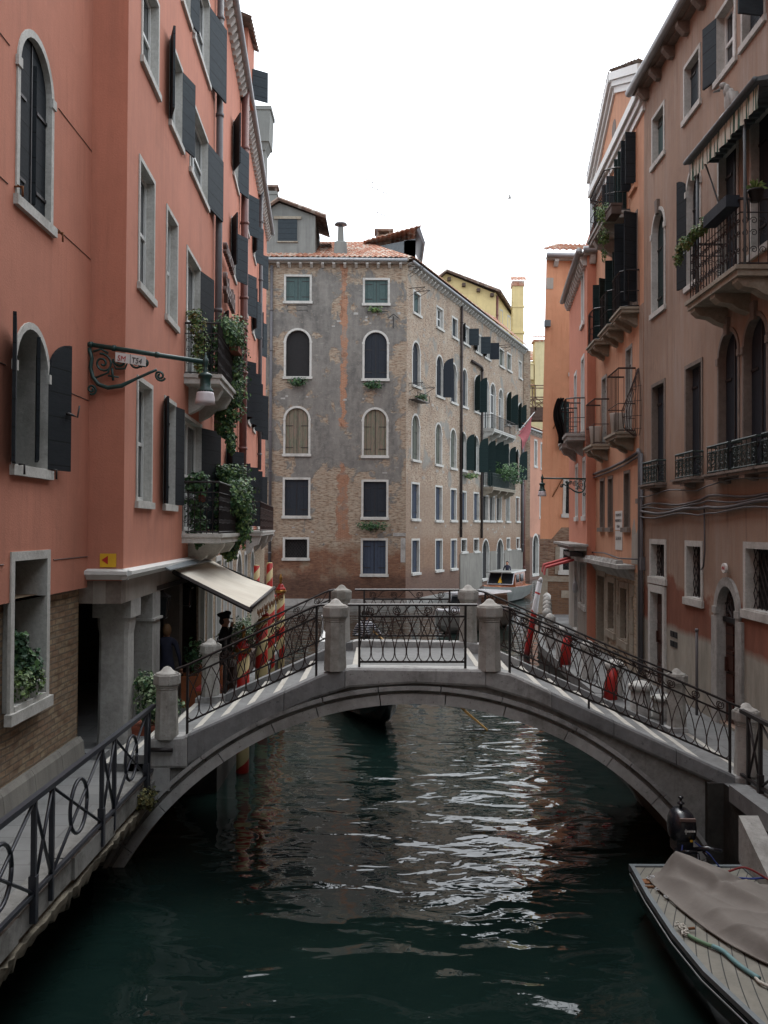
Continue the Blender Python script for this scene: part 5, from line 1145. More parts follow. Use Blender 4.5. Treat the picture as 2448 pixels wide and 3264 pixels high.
for pts, r in (([(5.25, .5, KZ), (5.25, .5, 8.7)], .03), ([(5.45, .5, KZ), (5.9, .3, 10.0)], .014), ([(7.3, .5, KZ), (7.05, .3, 9.5)], .014), ([(7.42, .5, KZ), (7.42, .5, 8.7)], .022)):
    mb = brown.mb(); mb.tube(pts, r, 6); mb.build('canopy_post', 'slate_awn', can)
EG = thing('stone_eagle', brown.T(6.3, .3, 11.4), 'small carved stone eagle perched above the balcony canopy', 'statue')
mb = MB(lambda s_, d_, z_: brown.T(s_+.95, d_-.62, z_-.45)); mb.sm = True
def blob(mb, c, r, n=10, m=7):
    loops = []
    for i in range(1, m):
        t = pi*i/m; loops.append([(c[0]+r[0]*sin(t)*cos(2*pi*k/n), c[1]+r[1]*sin(t)*sin(2*pi*k/n), c[2]-r[2]*cos(t)) for k in range(n)])
    o = mb.sm; mb.sm = True; mb.loft(loops); mb.sm = o
blob(mb, (5.35, .93, 12.16), (.10, .10, .25)); blob(mb, (5.33, .98, 12.36), (.06, .06, .12)); blob(mb, (5.3, 1.03, 12.46), (.05, .065, .06)); mb.loft([[(5.27, 1.08, 12.42), (5.33, 1.08, 12.42), (5.3, 1.08, 12.36)], [(5.29, 1.2, 12.36), (5.31, 1.2, 12.36), (5.3, 1.2, 12.34)]])
for sg in (-1, 1): mb.loft([[(5.35+sg*.1, .9, 12.3), (5.35+sg*.16, .86, 12.28), (5.35+sg*.2, .8, 12.05), (5.35+sg*.1, .85, 11.95)], [(5.35+sg*.1, 1.0, 12.3), (5.35+sg*.15, .96, 12.28), (5.35+sg*.18, .9, 12.05), (5.35+sg*.1, .95, 11.95)]])
mb.box(5.25, 5.45, .85, 1.08, 11.86, 11.95); mb.tube([(5.35, .85, 12.02), (5.42, .72, 11.9)], .04, 5); mb.build('figure', 'istrian', EG)
# low iron window guards
for s0, s1 in ((.58, 1.74), (2.94, 4.1), (4.8, 5.92), (6.0, 7.12), (7.25, 8.4)): balcony(brown, s0, s1, 5.62, .24, BH, 'brown_stone', 'green_iron', .5, .08, 1, 'curl', step=.2, brk=.10)
# cables along the facade, junctions, wall post, letter plate, oval number
mb = brown.mb()
for k, (z, r) in enumerate(((5.18, .022), (5.1, .018), (5.02, .03), (4.93, .015), (5.42, .015))):
    pts = [(s_, .05+.012*k, z+.04*sin(s_*1.7+k)+(.05*(s_ > 4.2))) for s_ in [i*.45 for i in range(-0, 20)]]; mb.tube(pts, r, 5)
mb.tube([(4.25, .05, 5.1), (4.28, .05, 4.25), (4.2, .05, 3.95), (4.1, .05, 3.9)], .018, 5); mb.tube([(.05, .06, 1.4), (.05, .06, 6.4)], .035, 6); mb.box(-.02, .12, 0, .1, 3.7, 4.0); mb.build('cables', 'pipe_grey', BH)
mb = brown.mb()
for z in (2.42, 2.22):
    for s_ in (2.05, 2.3): mb.box(s_, s_+.2, .0, .015, z, z+.12)
mb.build('vent_slots', 'void_dark', BH)
mb = brown.mb(); mb.loft([[(5.35+.11*cos(t), .09, 3.98+.085*sin(t)) for t in [2*pi*k/16 for k in range(16)]], [(5.35+.11*cos(t), .05, 3.98+.085*sin(t)) for t in [2*pi*k/16 for k in range(16)]]]); nb_ = mb.build('house_number', 'sign_white', BH)
text_obj('digits', '4960', .085, 'sign_red', facM(brown, 5.35, .095, 3.95), nb_, .001, 'CENTER', .9)
mb = brown.mb(); mb.box(4.62, 4.74, -.01, .05, QZ, 3.1); mb.box(5.95, 6.07, -.01, .05, QZ, 3.1); mb.build('door_pilasters', 'istrian', BH)
PPo = thing('wall_post', (5.83, 17.6, QZ), 'thin grey metal post standing by the plastered wall', 'post')
mb = MB(); mb.tube([(5.83, 17.6, QZ), (5.83, 17.6, 2.75)], .028, 8); mb.lathe((5.83, 17.6, 2.75), [(.035, 0), (.04, .03), (.02, .06)], 8); mb.build('pole', 'pipe_grey', PPo)

# ------------------------------------------------------------------ unseen houses added behind the viewpoint to block light; bridge underfoot
RH = thing('rear_light_block', (0, -14, 0), 'unseen tall house added behind the viewpoint to darken the near canal', 'building')
mb = MB(); mb.loft([[(-14, -13, -1), (14, -13, -1), (14, -24, -1), (-14, -24, -1)], [(-14, -13, 19), (14, -13, 19), (14, -24, 19), (-14, -24, 19)]]); mb.build('wall', 'cement_render', RH)
rf_ = Fac((10, -12.99), (-10, -12.99))
mb = MB(); tile_roof(mb, (-14.4, -12.5, 19), (14.4, -12.5, 19), (14.4, -18, 21.2), (-14.4, -18, 21.2), .4); mb.build('roof', 'roof_tile', RH)
SH = thing('side_light_block', (8, -4, 0), 'unseen plain house added on the right bank to darken the near canal', 'building')
mb = MB(); mb.loft([[(5.99, 3.98, -1), (5.99, -12.9, -1), (14, -12.9, -1), (14, 3.98, -1)], [(5.99, 3.98, 16), (5.99, -12.9, 16), (14, -12.9, 16), (14, 3.98, 16)]]); mb.build('wall', 'cement_render', SH)
NBr = thing('viewing_bridge', (0, -1.3, 0), 'low bridge the photograph is taken from', 'bridge')
mb = MB(); mb.loft([[(-3.3, y, 1.2), (-1.2, y, 2.3), (0, y, 2.5), (1.8, y, 2.3), (4.7, y, 1.2), (4.7, y, 1.5), (1.8, y, 2.85), (0, y, 3.05), (-1.2, y, 2.85), (-3.3, y, 1.5)] for y in (-2.8, .5)]); mb.build('deck', 'bridge_stone', NBr)
# ------------------------------------------------------------------ stone footbridge
BR = thing('stone_bridge', (.6, 14.6, 0), 'arched stone footbridge with wrought iron railings crossing the canal', 'bridge')
AC, AR = (.42, -2.345), 4.585
def lerp(P, x):
    for (a, b), (c, d) in zip(P, P[1:]):
        if x <= c: return b+(d-b)*max(0, (x-a))/(c-a)
    return P[-1][1]
CT = [(-3.17, 1.75), (-2.72, 1.79), (-.80, 2.66), (-.45, 2.735), (1.38, 2.72), (1.73, 2.67), (4.81, 1.29), (5.15, 1.29)]
CB = [(-3.17, 1.36), (-2.66, 1.365), (-2.64, 1.56), (-.95, 2.31), (-.45, 2.47), (.42, 2.53), (1.38, 2.49), (2.06, 2.29), (4.77, 1.08), (4.80, .9), (5.15, .9)]
def arcz(x, r):
    q = r*r-(x-AC[0])**2; return AC[1]+sqrt(q) if q > 0 else -9
def ring(r0, r1, y0, y1, gaps=True, seed=1):
    """voussoirs: separate blocks with fine joints"""
    rnd = random.Random(seed); a0 = math.asin((-.55-AC[1])/r0); mb = MB(); a = a0; A1 = pi-a0; cuts = [a0]
    nb = 13
    cuts = [a0+(A1-a0)*k/nb+(rnd.uniform(-.03, .03) if 0 < k < nb else 0) for k in range(nb+1)]
    for c0, c1 in zip(cuts, cuts[1:]):
        j = rnd.uniform(0, .006); m = 6; c0 += .0016; c1 -= .0016; L = []
        for k in range(m+1):
            t = c0+(c1-c0)*k/m; P = lambda r, y: (AC[0]+r*cos(t), y+j, AC[1]+r*sin(t))
            L.append([P(r0, y0), P(r1, y0), P(r1, y1), P(r0, y1)])
        mb.loft(L)
    return mb
for yf, sg in ((13.0, -1), (16.2, 1)):
    f = lambda d: yf+sg*d
    def yy(a, b): return (min(f(a), f(b)), max(f(a), f(b)))
    ring(AR, 4.725, *yy(.05, -.3)).build('arch_ring', 'arch_stone', BR)
    ring(4.73, 4.775, *yy(.02, -.2), seed=2).build('arch_moulding', 'bridge_stone_dark', BR); ring(4.78, 4.835, *yy(.09, -.2), seed=2).build('arch_moulding', 'bridge_stone', BR)
    mb = MB(); N = 140; prev = None   # spandrel wall
    for k in range(N+1):
        x = -3.95+(5.15+3.95)*k/N; zt = lerp(CB, x) if x > -3.17 else .95; zb = max(-.6, min(zt, arcz(x, 4.83)))
        cur = (mb.P((x, f(0), zb)), mb.P((x, f(0), zt)))
        if prev: mb.face((prev[0], cur[0], cur[1], prev[1]))
        prev = cur
    mb.build('spandrel_wall', 'bridge_stone_dark', BR)
    # coping slabs with open joints
    joints = [-3.17, -2.66, -1.35, -.52, 1.40, 2.3, 3.15, 4.0, 4.80, 5.15]
    for ji, (a, b) in enumerate(zip(joints, joints[1:])):
        xs = [a+.004]+[x for x, _ in sorted(CT+CB) if a+.02 < x < b-.02]+[b-.004]; dj = random.uniform(0, .008); L = []; mb = MB()
        for x in xs:
            zt, zb = lerp(CT, x), lerp(CB, x); L.append([(x, f(.07+dj), zb), (x, f(.085+dj), zb+.03), (x, f(.085+dj), zt-.03), (x, f(.06), zt), (x, f(-.24), zt), (x, f(-.24), zb)])
        mb.loft(L); mb.build('coping', 'bridge_stone' if ji in (0, 3, 4, 8) else 'coping_dark', BR)
    if sg < 0:
        mb = MB(); mb.box(-3.185, -2.9, 12.92, 13.0, 1.05, 1.36); mb.build('coping_foot', 'bridge_stone', BR); mb = MB(); mb.box(4.79, 5.16, 12.88, 13.1, .62, .9); mb.build('coping_foot', 'bridge_stone', BR)
        mb = MB(); mb.tube([(-3.15, 12.86, 1.62), (-2.85, 12.86, 1.62)], .032, 8); mb.build('iron_bar', 'iron', BR)
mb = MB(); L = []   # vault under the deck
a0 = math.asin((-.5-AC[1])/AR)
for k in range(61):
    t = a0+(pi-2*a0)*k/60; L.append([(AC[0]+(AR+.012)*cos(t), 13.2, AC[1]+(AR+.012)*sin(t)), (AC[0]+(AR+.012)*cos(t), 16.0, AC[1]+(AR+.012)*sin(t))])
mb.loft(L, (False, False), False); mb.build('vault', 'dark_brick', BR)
# deck: shallow steps with white stone nosings
mb = MB(); nz = MB()
DT = [(x, z-.11) for x, z in CT]
def slab(a, b, zt):
    m = 4
    for k in range(m):
        x0, x1 = a+(b-a)*k/m, a+(b-a)*(k+1)/m
        zb = [min(zt-.03, max(-.4, arcz(min(max(x, -4.3), 5.0), AR+.03))) for x in (x0, x1)]
        mb.loft([[(x0, y, zt), (x0, y, zb[0]), (x1, y, zb[1]), (x1, y, zt)] for y in (13.24, 15.96)])
xs = [-3.17, -2.75, -2.36, -1.98, -1.6, -1.22, -.84, -.45]
for a, b in zip(xs, xs[1:]): slab(a, b, lerp(DT, a+.02)+.03); nz.box(a-.003, a+.075, 13.245, 15.955, lerp(DT, a+.02)-.02, lerp(DT, a+.02)+.034)
slab(-.45, 1.42, lerp(DT, 0)+.01); nz.box(-.453, -.375, 13.245, 15.955, 2.5, lerp(DT, 0)+.014); nz.box(1.345, 1.423, 13.245, 15.955, 2.5, lerp(DT, 0)+.014)
xs = [1.42+.46*k for k in range(8)]+[5.15]
for a, b in zip(xs, xs[1:]): slab(a, b, lerp(DT, b-.02)+.035); nz.box(b-.075, b+.003, 13.245, 15.955, lerp(DT, b-.02)-.05, lerp(DT, b-.02)+.039)
mb.build('deck', 'quay_slab', BR); nz.build('step_nosing', 'white_nosing', BR)
mb = MB(); k = 0
def post(mb, x, y, z, tilt=0):
    pr = [(.165, 0), (.163, .04), (.15, .42), (.145, .64), (.142, .66), (.152, .675), (.147, .69), (.16, .70), (.158, .72), (.182, .735), (.187, .75), (.187, .86), (.178, .875)]
    mb.lathe((x, y, z), pr, 8, ph=pi/8, sm=False)
    mb.lathe((x, y, z+.872), [(.165, 0), (.15, .02), (.105, .035), (.08, .055), (.045, .095), (.012, .108)], 16)
PO = [(-2.97, 13.02, 1.75), (-.66, 13.02, 2.69), (1.46, 13.02, 2.70), (4.99, 13.02, 1.29), (-2.95, 16.2, 1.76), (-.72, 16.2, 2.69), (1.45, 16.2, 2.70), (5.02, 16.2, 1.29)]
for x, y, z in PO:
    mb = MB(); post(mb, x, y, z); mb.build('post', 'post_stone', BR)
def panel(x0, x1, y, par):
    top = lambda x: lerp([(-3, 2.63), (-2.69, 2.74), (-.95, 3.56), (-.84, 3.58), (1.5, 3.59), (1.66, 3.58), (4.77, 2.26), (5.0, 2.17)], x)
    cen = -.4 < (x0+x1)/2 < 1.4
    mid = lambda x: top(x)-.155; bot = lambda x: top(x)-.78
    rp = MB(); e0, e1 = (x0-.16, x1+.16); n = 24
    for k in range(n):
        a, b = e0+(e1-e0)*k/n, e0+(e1-e0)*(k+1)/n
        rp.loft([[(x, y-.028, top(x)-.012), (x, y-.03, top(x)+.012), (x, y, top(x)+.024), (x, y+.03, top(x)+.012), (x, y+.028, top(x)-.012)] for x in (a, b)], (k == 0, True))
    ra = rp.build('railing_panel', 'iron', par)
    mb = MB()
    for fn in (mid, bot):
        mb.loft([[(x, y-.008, fn(x)-.014), (x, y-.008, fn(x)+.014), (x, y+.008, fn(x)+.014), (x, y+.008, fn(x)-.014)] for x in (x0, x0+(x1-x0)*.5, x1)])
    for x in (x0, x1): mb.box(x-.016, x+.016, y-.016, y+.016, lerp(CT, x)-.03, top(x))
    if x1-x0 > 2.5:
        x = x0+(x1-x0)*.36; mb.box(x-.013, x+.013, y-.013, y+.013, lerp(CT, x)-.02, bot(x))
    mb.build('rails', 'iron', ra)
    n = max(3, round((x1-x0)/.162)); sp = (x1-x0)/n
    prof = [(.5, 1), (.36, .93), (.12, .8), (-.16, .63), (-.36, .45), (-.47, .30), (-.48, .2), (-.42, .10), (-.25, .03), (0, 0)]
    mb = MB()
    for k in range(n):
        c = x0+sp*(k+.5)
        for sgn in (1, -1):
            pts = []
            for px, t in prof:
                x = c+sgn*px*sp
                if x < x0 or x > x1: x = min(max(x, x0), x1)
                b_, m_ = bot(x), mid(x); pts.append((x, y+.004*sgn, b_+(m_-b_)*t))
            mb.tube(pts, .0072, 5)
    mb.build('loops', 'rusty_iron', ra)
    mb = MB(); m = max(2, round((x1-x0)/.325)); sp = (x1-x0)/m
    for k in range(m):
        c = x0+sp*(k+.5); h = lambda x, t: mid(x)+(top(x)-mid(x))*t
        fl = 1 if k >= m/2 else -1
        if not cen: fl = 1 if x0 > 0 else -1
        T = lambda px, pz: (c+px, y, h(c+px, .5)+pz)
        spiral(mb, T, (fl*.03, 0), .012, .06, 1.9, pi/2 if fl > 0 else pi/2, .0075, 26, fl)
        mb.tube([T(fl*.03, -.065), T(-fl*.05, -.04), T(-fl*.12, .04), T(-fl*.16, .075)], .0075, 5)
    mb.build('scrolls', 'rusty_iron', ra)
for y in (13.03, 16.17):
    panel(-2.69, -.92, y, BR); panel(-.33, 1.13, y, BR); panel(1.74, 4.77, y, BR)
# abutment stones at the left springing
mb = MB(); rnd = random.Random(5)
mb.box(-3.32, -3.1, 12.75, 12.98, .93, 1.19); mb.build('abutment', 'bridge_stone_dark', BR)
# ------------------------------------------------------------------ quay railings
def cross_railing(name, x, ys, ztop, z0, label, mat='blue_iron', y_end=None):
    R = thing(name, (x, (ys[0]+ys[-1])/2, z0), label, 'railing')
    mb = MB(); ya, yb = ys[0]-.6, ys[-1] if y_end is None else y_end
    mb.box(x-.03, x+.03, ya, yb, ztop-.03, ztop+.02); mb.build('handrail', mat, R)
    mb = MB(); mb.box(x-.02, x+.02, ya, yb, z0+.10, z0+.135); mb.build('bottom_rail', mat, R)
    pairs = [(ys[i], ys[i+1]) for i in range(0, len(ys)-1, 2)]
    for a, b in pairs:
        mb = MB()
        for y in (a, b): mb.box(x-.022, x+.022, y-.022, y+.022, z0-.12, ztop-.02)
        mb.box(x-.035, x+.035, a-.035, a+.035, z0-.14, z0+.28)
        mb.tube([(x, a, ztop-.03), (x, b, z0+.12)], .017, 5); mb.tube([(x, b, ztop-.03), (x, a, z0+.12)], .017, 5); mb.build('post_pair', mat, R)
    gaps = [(pairs[i][1], pairs[i+1][0]) for i in range(len(pairs)-1)]
    for a, b in gaps:
        mb = MB(); mb.tube([(x, a, ztop-.03), (x, b, z0+.12)], .017, 5); mb.tube([(x, b, ztop-.03), (x, a, z0+.12)], .017, 5)
        c = (a+b)/2; zc = (ztop+z0+.1)/2; mb.tube([(x, c+.27*cos(t), zc+.27*sin(t)) for t in [2*pi*k/28 for k in range(29)]], .02, 6); mb.build('cross_and_ring', mat, R)
    return R
cross_railing('quay_railing', -3.14, [2.35, 2.84, 4.4, 4.9, 6.5, 7.0, 8.56, 9.02, 10.61, 11.10, 12.58, 12.72], 2.2, QZ+.02, 'dark iron railing of crosses and rings along the near left quay', y_end=12.98)
cross_railing('quay_railing', 4.86, [4.1, 4.5, 6.2, 6.65, 8.3, 8.75, 10.3, 10.75, 12.2, 12.6], 2.2, QZ+.02, 'dark iron railing at the lower right corner of the photo', 'iron', y_end=12.85)
mb = MB(); mb.loft([[(4.36, 11.62, 1.15), (4.60, 11.62, 1.15), (4.60, 11.62, .6), (4.36, 11.62, .6)], [(4.38, 9.3, .0), (4.62, 9.3, .0), (4.62, 9.3, -.5), (4.38, 9.3, -.5)]]); structure(mb, 'landing_stringer', 'istrian')

# ------------------------------------------------------------------ mooring poles
def _stripe():
    q = NT('striped_pole'); sp = q.n('SeparateXYZ', {0: q.uv(1, 1, 'Object')})
    a = q.math('MULTIPLY', q.math('ARCTAN2', sp.outputs[1], sp.outputs[0]), 1/(2*pi))
    k = q.math('FRACT', q.math('ADD', q.math('SUBTRACT', q.math('MULTIPLY', sp.outputs[2], 1.75), a), 5))
    n = q.noise(q.uv(1, 1, 'Object'), 5, 5, .7)
    c = q.mix(q.math('LESS_THAN', k, .5), q.mix(n, (.50, .40, .19), (.58, .48, .26)), q.mix(n, (.34, .015, .012), (.46, .03, .02)))
    q.fin(c, .45)
    q = NT('red_white_pole'); sp = q.n('SeparateXYZ', {0: q.uv(1, 1, 'Object')}); z = sp.outputs[2]
    c = q.mix(q.math('GREATER_THAN', q.math('ADD', z, q.math('MULTIPLY', sp.outputs[0], 1.4)), 1.98), (.40, .018, .016), (.62, .62, .63))
    c = q.mix(q.math('LESS_THAN', q.math('ABSOLUTE', q.math('SUBTRACT', q.math('SUBTRACT', z, q.math('MULTIPLY', sp.outputs[0], -.4)), 2.46)), .035), c, (.40, .018, .016))
    c = q.mix(q.ramp(z, .0, .5, 1, 0), c, (.05, .03, .028)); q.fin(c, .45)
_stripe()
def fancy_pole(x, y, zt, r, label, capped=True, fin=True):
    T = thing('mooring_pole', (x, y, 0), label, 'mooring pole', 'red and cream striped mooring poles by the hotel')
    mb = MB(); mb.lathe((x, y, -1.5), [(r, 0), (r*.98, 1.5+zt*.5), (r*.92, zt+1.5)], 20); mb.build('shaft', 'striped_pole', T)
    if capped:
        mb = MB(); k = r/.13
        mb.lathe((x, y, zt), [(r, -.04), (r*1.25, -.02), (r*1.32, .015), (r*1.25, .05), (r*.95, .07)], 20); mb.build('collar', 'gold', T)
        mb = MB(); mb.lathe((x, y, zt+.05), [(r*1.22, 0), (r*1.1, .05*k), (r*.8, .085*k), (r*.72, .10*k), (r*.7, .13*k), (r*.45, .18*k), (r*.15, .20*k)], 20); mb.build('cap', 'red_pole', T)
        if fin:
            mb = MB(); z0 = zt+.05+.19*k; mb.lathe((x, y, z0), [(.02, 0), (.045, .02), (.02, .04), (.05, .06), (.03, .08), (.05, .13), (.045, .18), (.012, .26), (.004, .28)], 12); mb.build('finial', 'gold', T)
    else:
        mb = MB(); mb.lathe((x, y, zt-.55), [(r*.94, 0), (r*.85, .5), (r*.8, .56), (.02, .57)], 16); mb.build('tip', 'cream_pole', T)
    return T
fancy_pole(-2.66, 18.0, 2.30, .125, 'nearest striped pole with a tall gold spike on its red cap')
fancy_pole(-2.70, 21.0, 2.62, .145, 'second striped pole, stout, with a ringed gold finial')
fancy_pole(-2.90, 24.2, 2.80, .13, 'third striped pole, half hidden by the awning valance corner', True, False)
fancy_pole(-2.85, 26.2, 2.86, .118, 'slender striped pole with a small gold spike, rightmost of the group')
fancy_pole(-3.50, 29, 3.55, .10, 'striped pole with a plain cream pointed top, behind the awning corner', False)
fancy_pole(-3.95, 29.4, 3.45, .10, 'cream topped pole farthest left, mostly hidden by the awning', False)
def red_pole(x, y, tx, ty, zt, r, label, mat='red_pole'):
    T = thing('mooring_pole', (x, y, 0), label, 'mooring pole', 'red mooring poles along the right quay')
    mb = MB(); mb.tube([(x-(tx-x)*.5, y, -1.2), (x, y, 0), ((x+tx)/2, (y+ty)/2, zt/2), (tx, ty, zt)], [r*1.05, r*1.05, r, r*.85], 14); mb.build('shaft', mat, T)
    mb = MB(); mb.tube([(tx, ty, zt-.02), (tx+(tx-x)*.08, ty, zt+.08), (tx+(tx-x)*.12, ty, zt+.16)], [r*.86, r*.7, r*.2], 14); mb.build('tip', 'white_pole' if mat != 'red_pole' else 'slate_awn', T)
for x, y, h, l in ((4.56, 18.9, .70, 'red tapered post cover on the quay just behind the bridge railing'), (4.56, 23.6, .80, 'farther red tapered post cover, beside the white bollards')):
    T = thing('red_post', (x, y, QZ), l, 'post', 'red post covers on the right quay'); mb = MB()
    mb.tube([(x-.03, y, QZ), (x, y, QZ+h*.6), (x+.05, y, QZ+h)], [.15, .125, .09], 14); mb.build('shaft', 'red_pole', T)
    mb = MB(); mb.tube([(x+.05, y, QZ+h-.01), (x+.055, y, QZ+h+.05), (x+.06, y, QZ+h+.09)], [.10, .09, .03], 14); mb.build('cap', 'slate_awn', T)
red_pole(5.20, 34.4, 5.68, 34.4, 2.72, .11, 'tall leaning red pole with a white top, by the orange house', 'red_white_pole')
# stone bollards along the right quay
def bollard(x, y, h, label, r=.13):
    T = thing('stone_bollard', (x, y, QZ), label, 'bollard', 'white stone bollards along the right quay')
    mb = MB(); mb.lathe((x, y, QZ), [(r*1.1, 0), (r, .05), (r*.92, h*.75)], 12); mb.build('shaft', 'istrian', T)
    mb = MB(); mb.lathe((x, y, QZ+h*.74), [(r*.95, 0), (r*1.15, .02), (r*1.18, h*.13), (r*1.05, h*.16), (r*.6, h*.22), (r*.1, h*.25)], 12); mb.build('cap', 'frame_stone', T)
for k, (y, h) in enumerate([(35.6, 1.05), (33.7, 1.05), (31.9, 1.05), (30.3, 1.05), (28.8, 1.05), (27.0, 1.05)]):
    bollard(lerp([(28, 4.85), (36, 6.22)], y) if y > 28 else 4.76, y, h, ['farthest white stone bollard, against the brick foot', 'second farthest white bollard of the receding row', 'third farthest white bollard of the receding row', 'fourth white bollard from the brick foot, in the row', 'fifth white bollard from the brick foot, in the row', 'white bollard at the near end of the stacked row'][k])
for x, y, h, r, l in ((4.62, 24.6, .95, .14, 'white stone bollard seen through the railing beside the leaning red pole'), (4.62, 21.4, .95, .14, 'stone bollard just behind the second red pole'), (4.64, 19.0, .85, .17, 'wide stone bollard between the two red poles'), (4.66, 17.15, .72, .19, 'squat broad stone bollard right behind the bridge railing'), (5.1, 17.25, .45, .2, 'lowest stone stump beside the far bridge post')): bollard(x, y, h, l, r)

# ------------------------------------------------------------------ boats
def hull(mb, axis0, axis1, prof, z_in=None):
    """prof: (t, half beam, gunwale z, keel z) from stern (axis0) to bow (axis1)"""
    a, b = Vector((*axis0, 0)), Vector((*axis1, 0)); u = (b-a).normalized(); L = (b-a).length; n = Vector((-u.y, u.x, 0)); loops = []
    for t, w, g, k in prof:
        c = a+u*L*t; row = []
        for f_, zz in ((1, g), (.96, g-(g-k)*.35), (.8, g-(g-k)*.75), (.35, k), (-.35, k), (-.8, g-(g-k)*.75), (-.96, g-(g-k)*.35), (-1, g)):
            row.append(c+n*w*f_+Vector((0, 0, zz)))
        loops.append(row)
    mb.sm = False; mb.loft(loops); return a, u, n, L
# gondola, seen from behind
GO = thing('gondola', (-.9, 26, 0), 'black gondola passing under and beyond the stone bridge', 'boat')
mb = MB(); gp = [(0, .03, 1.35, 1.0), (.03, .14, 1.22, .62), (.08, .34, 1.02, .25), (.16, .52, .86, .0), (.3, .66, .68, -.12), (.5, .72, .58, -.15), (.7, .62, .62, -.12), (.85, .42, .78, .02), (.93, .22, .98, .3), (1, .04, 1.25, .9)]
ga, gu, gn, gL = hull(mb, (.22, 20.9), (-2.0, 31.2), gp); mb.build('hull', 'gondola_black', GO)
mb = MB()
P = lambda t, o, z: tuple(ga+gu*gL*t+gn*o+Vector((0, 0, z)))
mb.loft([[P(.45, -.4, .62), P(.45, .4, .62), P(.45, .4, 1.15), P(.45, -.4, 1.15)], [P(.47, -.4, .62), P(.47, .4, .62), P(.47, .4, 1.15), P(.47, -.4, 1.15)]]); mb.loft([[P(.47, -.4, .6), P(.47, .4, .6), P(.47, .4, .8), P(.47, -.4, .8)], [P(.53, -.4, .6), P(.53, .4, .6), P(.53, .4, .8), P(.53, -.4, .8)]]); mb.build('seat', 'rope_red', GO)
mb = MB(); pr = [(.99, 1.1), (1.0, 1.5), (1.006, 1.72), (1.02, 1.74), (1.03, 1.6), (1.015, 1.45), (1.01, 1.0), (1.0, .6), (.992, .6)]
mb.loft([[P(t, .015, z) for t, z in pr], [P(t, -.015, z) for t, z in pr]])
for k in range(6): mb.loft([[P(1.008, .012, .75+k*.1), P(1.03, .012, .75+k*.1), P(1.03, .012, .8+k*.1), P(1.008, .012, .8+k*.1)], [P(1.008, -.012, .75+k*.1), P(1.03, -.012, .75+k*.1), P(1.03, -.012, .8+k*.1), P(1.008, -.012, .8+k*.1)]])
mb.build('ferro', 'gutter_metal', GO)
mb = MB(); mb.tube([P(.17, -.5, .85), P(.17, -.55, 1.2), P(.175, -.48, 1.4), P(.18, -.5, 1.5)], .05, 6); mb.build('oarlock', 'dark_wood', GO)
OA = thing('oar', (1.2, 21.9, 1), 'long wooden gondola oar dipping into the water right of centre', 'oar')
mb = MB(); mb.tube([(-.25, 22.0, 2.25), (.35, 21.95, 1.75), (1.5, 21.9, .8), (1.9, 21.9, .42)], [.022, .026, .028, .03], 8); mb.build('shaft', 'oar_wood', OA)
mb = MB(); mb.loft([[(1.9, 21.87, .45), (1.9, 21.93, .45), (1.88, 21.93, .40), (1.88, 21.87, .40)], [(2.4, 21.82, .02), (2.4, 21.98, .02), (2.38, 21.98, 0), (2.38, 21.82, 0)], [(2.8, 21.82, -.34), (2.8, 21.98, -.34), (2.78, 21.98, -.36), (2.78, 21.82, -.36)]]); mb.build('blade', 'oar_wood', OA)
# water taxi coming down the canal
TX = thing('water_taxi', (7, 59, 0), 'varnished wooden water taxi with grey hull and windscreen coming down the canal', 'boat')
mb = MB(); tp = [(0, .95, .85, .0), (.3, 1.08, .88, -.2), (.6, 1.02, .96, -.2), (.8, .74, 1.04, -.1), (.93, .36, 1.12, .1), (1, .04, 1.18, .5)]
a_, u_, n_, L_ = hull(mb, (9.2, 64.5), (5.95, 56.4), tp); mb.build('hull', 'hull_grey', TX)
P = lambda t, o, z: tuple(a_+u_*L_*t+n_*o+Vector((0, 0, z)))
mb = MB(); L = []
for t, w, g, k in tp: L.append([P(t, -w*.96, g+.01), P(t, 0, g+.09), P(t, w*.96, g+.01)])
mb.loft(L, (False, False), False); mb.build('foredeck', 'mahogany', TX)
mb = MB(); mb.loft([[P(.18, -.85, .9), P(.18, .85, .9), P(.18, .8, 1.85), P(.18, -.8, 1.85)], [P(.5, -.88, .95), P(.5, .88, .95), P(.5, .8, 1.85), P(.5, -.8, 1.85)]]); mb.build('cabin', 'mahogany', TX)
mb = MB(); mb.loft([[P(.16, -.88, 1.85), P(.16, .88, 1.85), P(.16, .8, 1.93), P(.16, -.8, 1.93)], [P(.6, -.88, 1.83), P(.6, .88, 1.83), P(.6, .8, 1.9), P(.6, -.8, 1.9)]]); mb.build('cabin_roof', 'hull_grey', TX)
mb = MB(); mb.poly(P(.56, -.8, 1.12), P(.56, .8, 1.12), P(.5, .76, 1.8), P(.5, -.76, 1.8)); ws = mb.build('windscreen', 'glass_dark', TX)
mb = MB()
for o in (-.82, 0, .82): mb.tube([P(.565, o, 1.1), P(.5, o*.95, 1.84)], .03, 4)
mb.tube([P(.565, -.82, 1.1), P(.565, .82, 1.1)], .035, 4); mb.tube([P(.5, -.8, 1.82), P(.5, .8, 1.82)], .035, 4); mb.build('windscreen_frame', 'white_gel', TX)
mb = MB(); mb.poly(P(.57, .15, 1.2), P(.57, -.12, 1.2), P(.545, .0, 1.6)); mb.build('pennant', 'sign_yellow', TX)
mb = MB()
for t in (.25, .38):
    for sg in (-1, 1): mb.poly(P(t, sg*.885, 1.2), P(t+.09, sg*.885, 1.2), P(t+.09, sg*.86, 1.7), P(t, sg*.86, 1.7))
mb.build('side_window', 'glass_dark', TX)
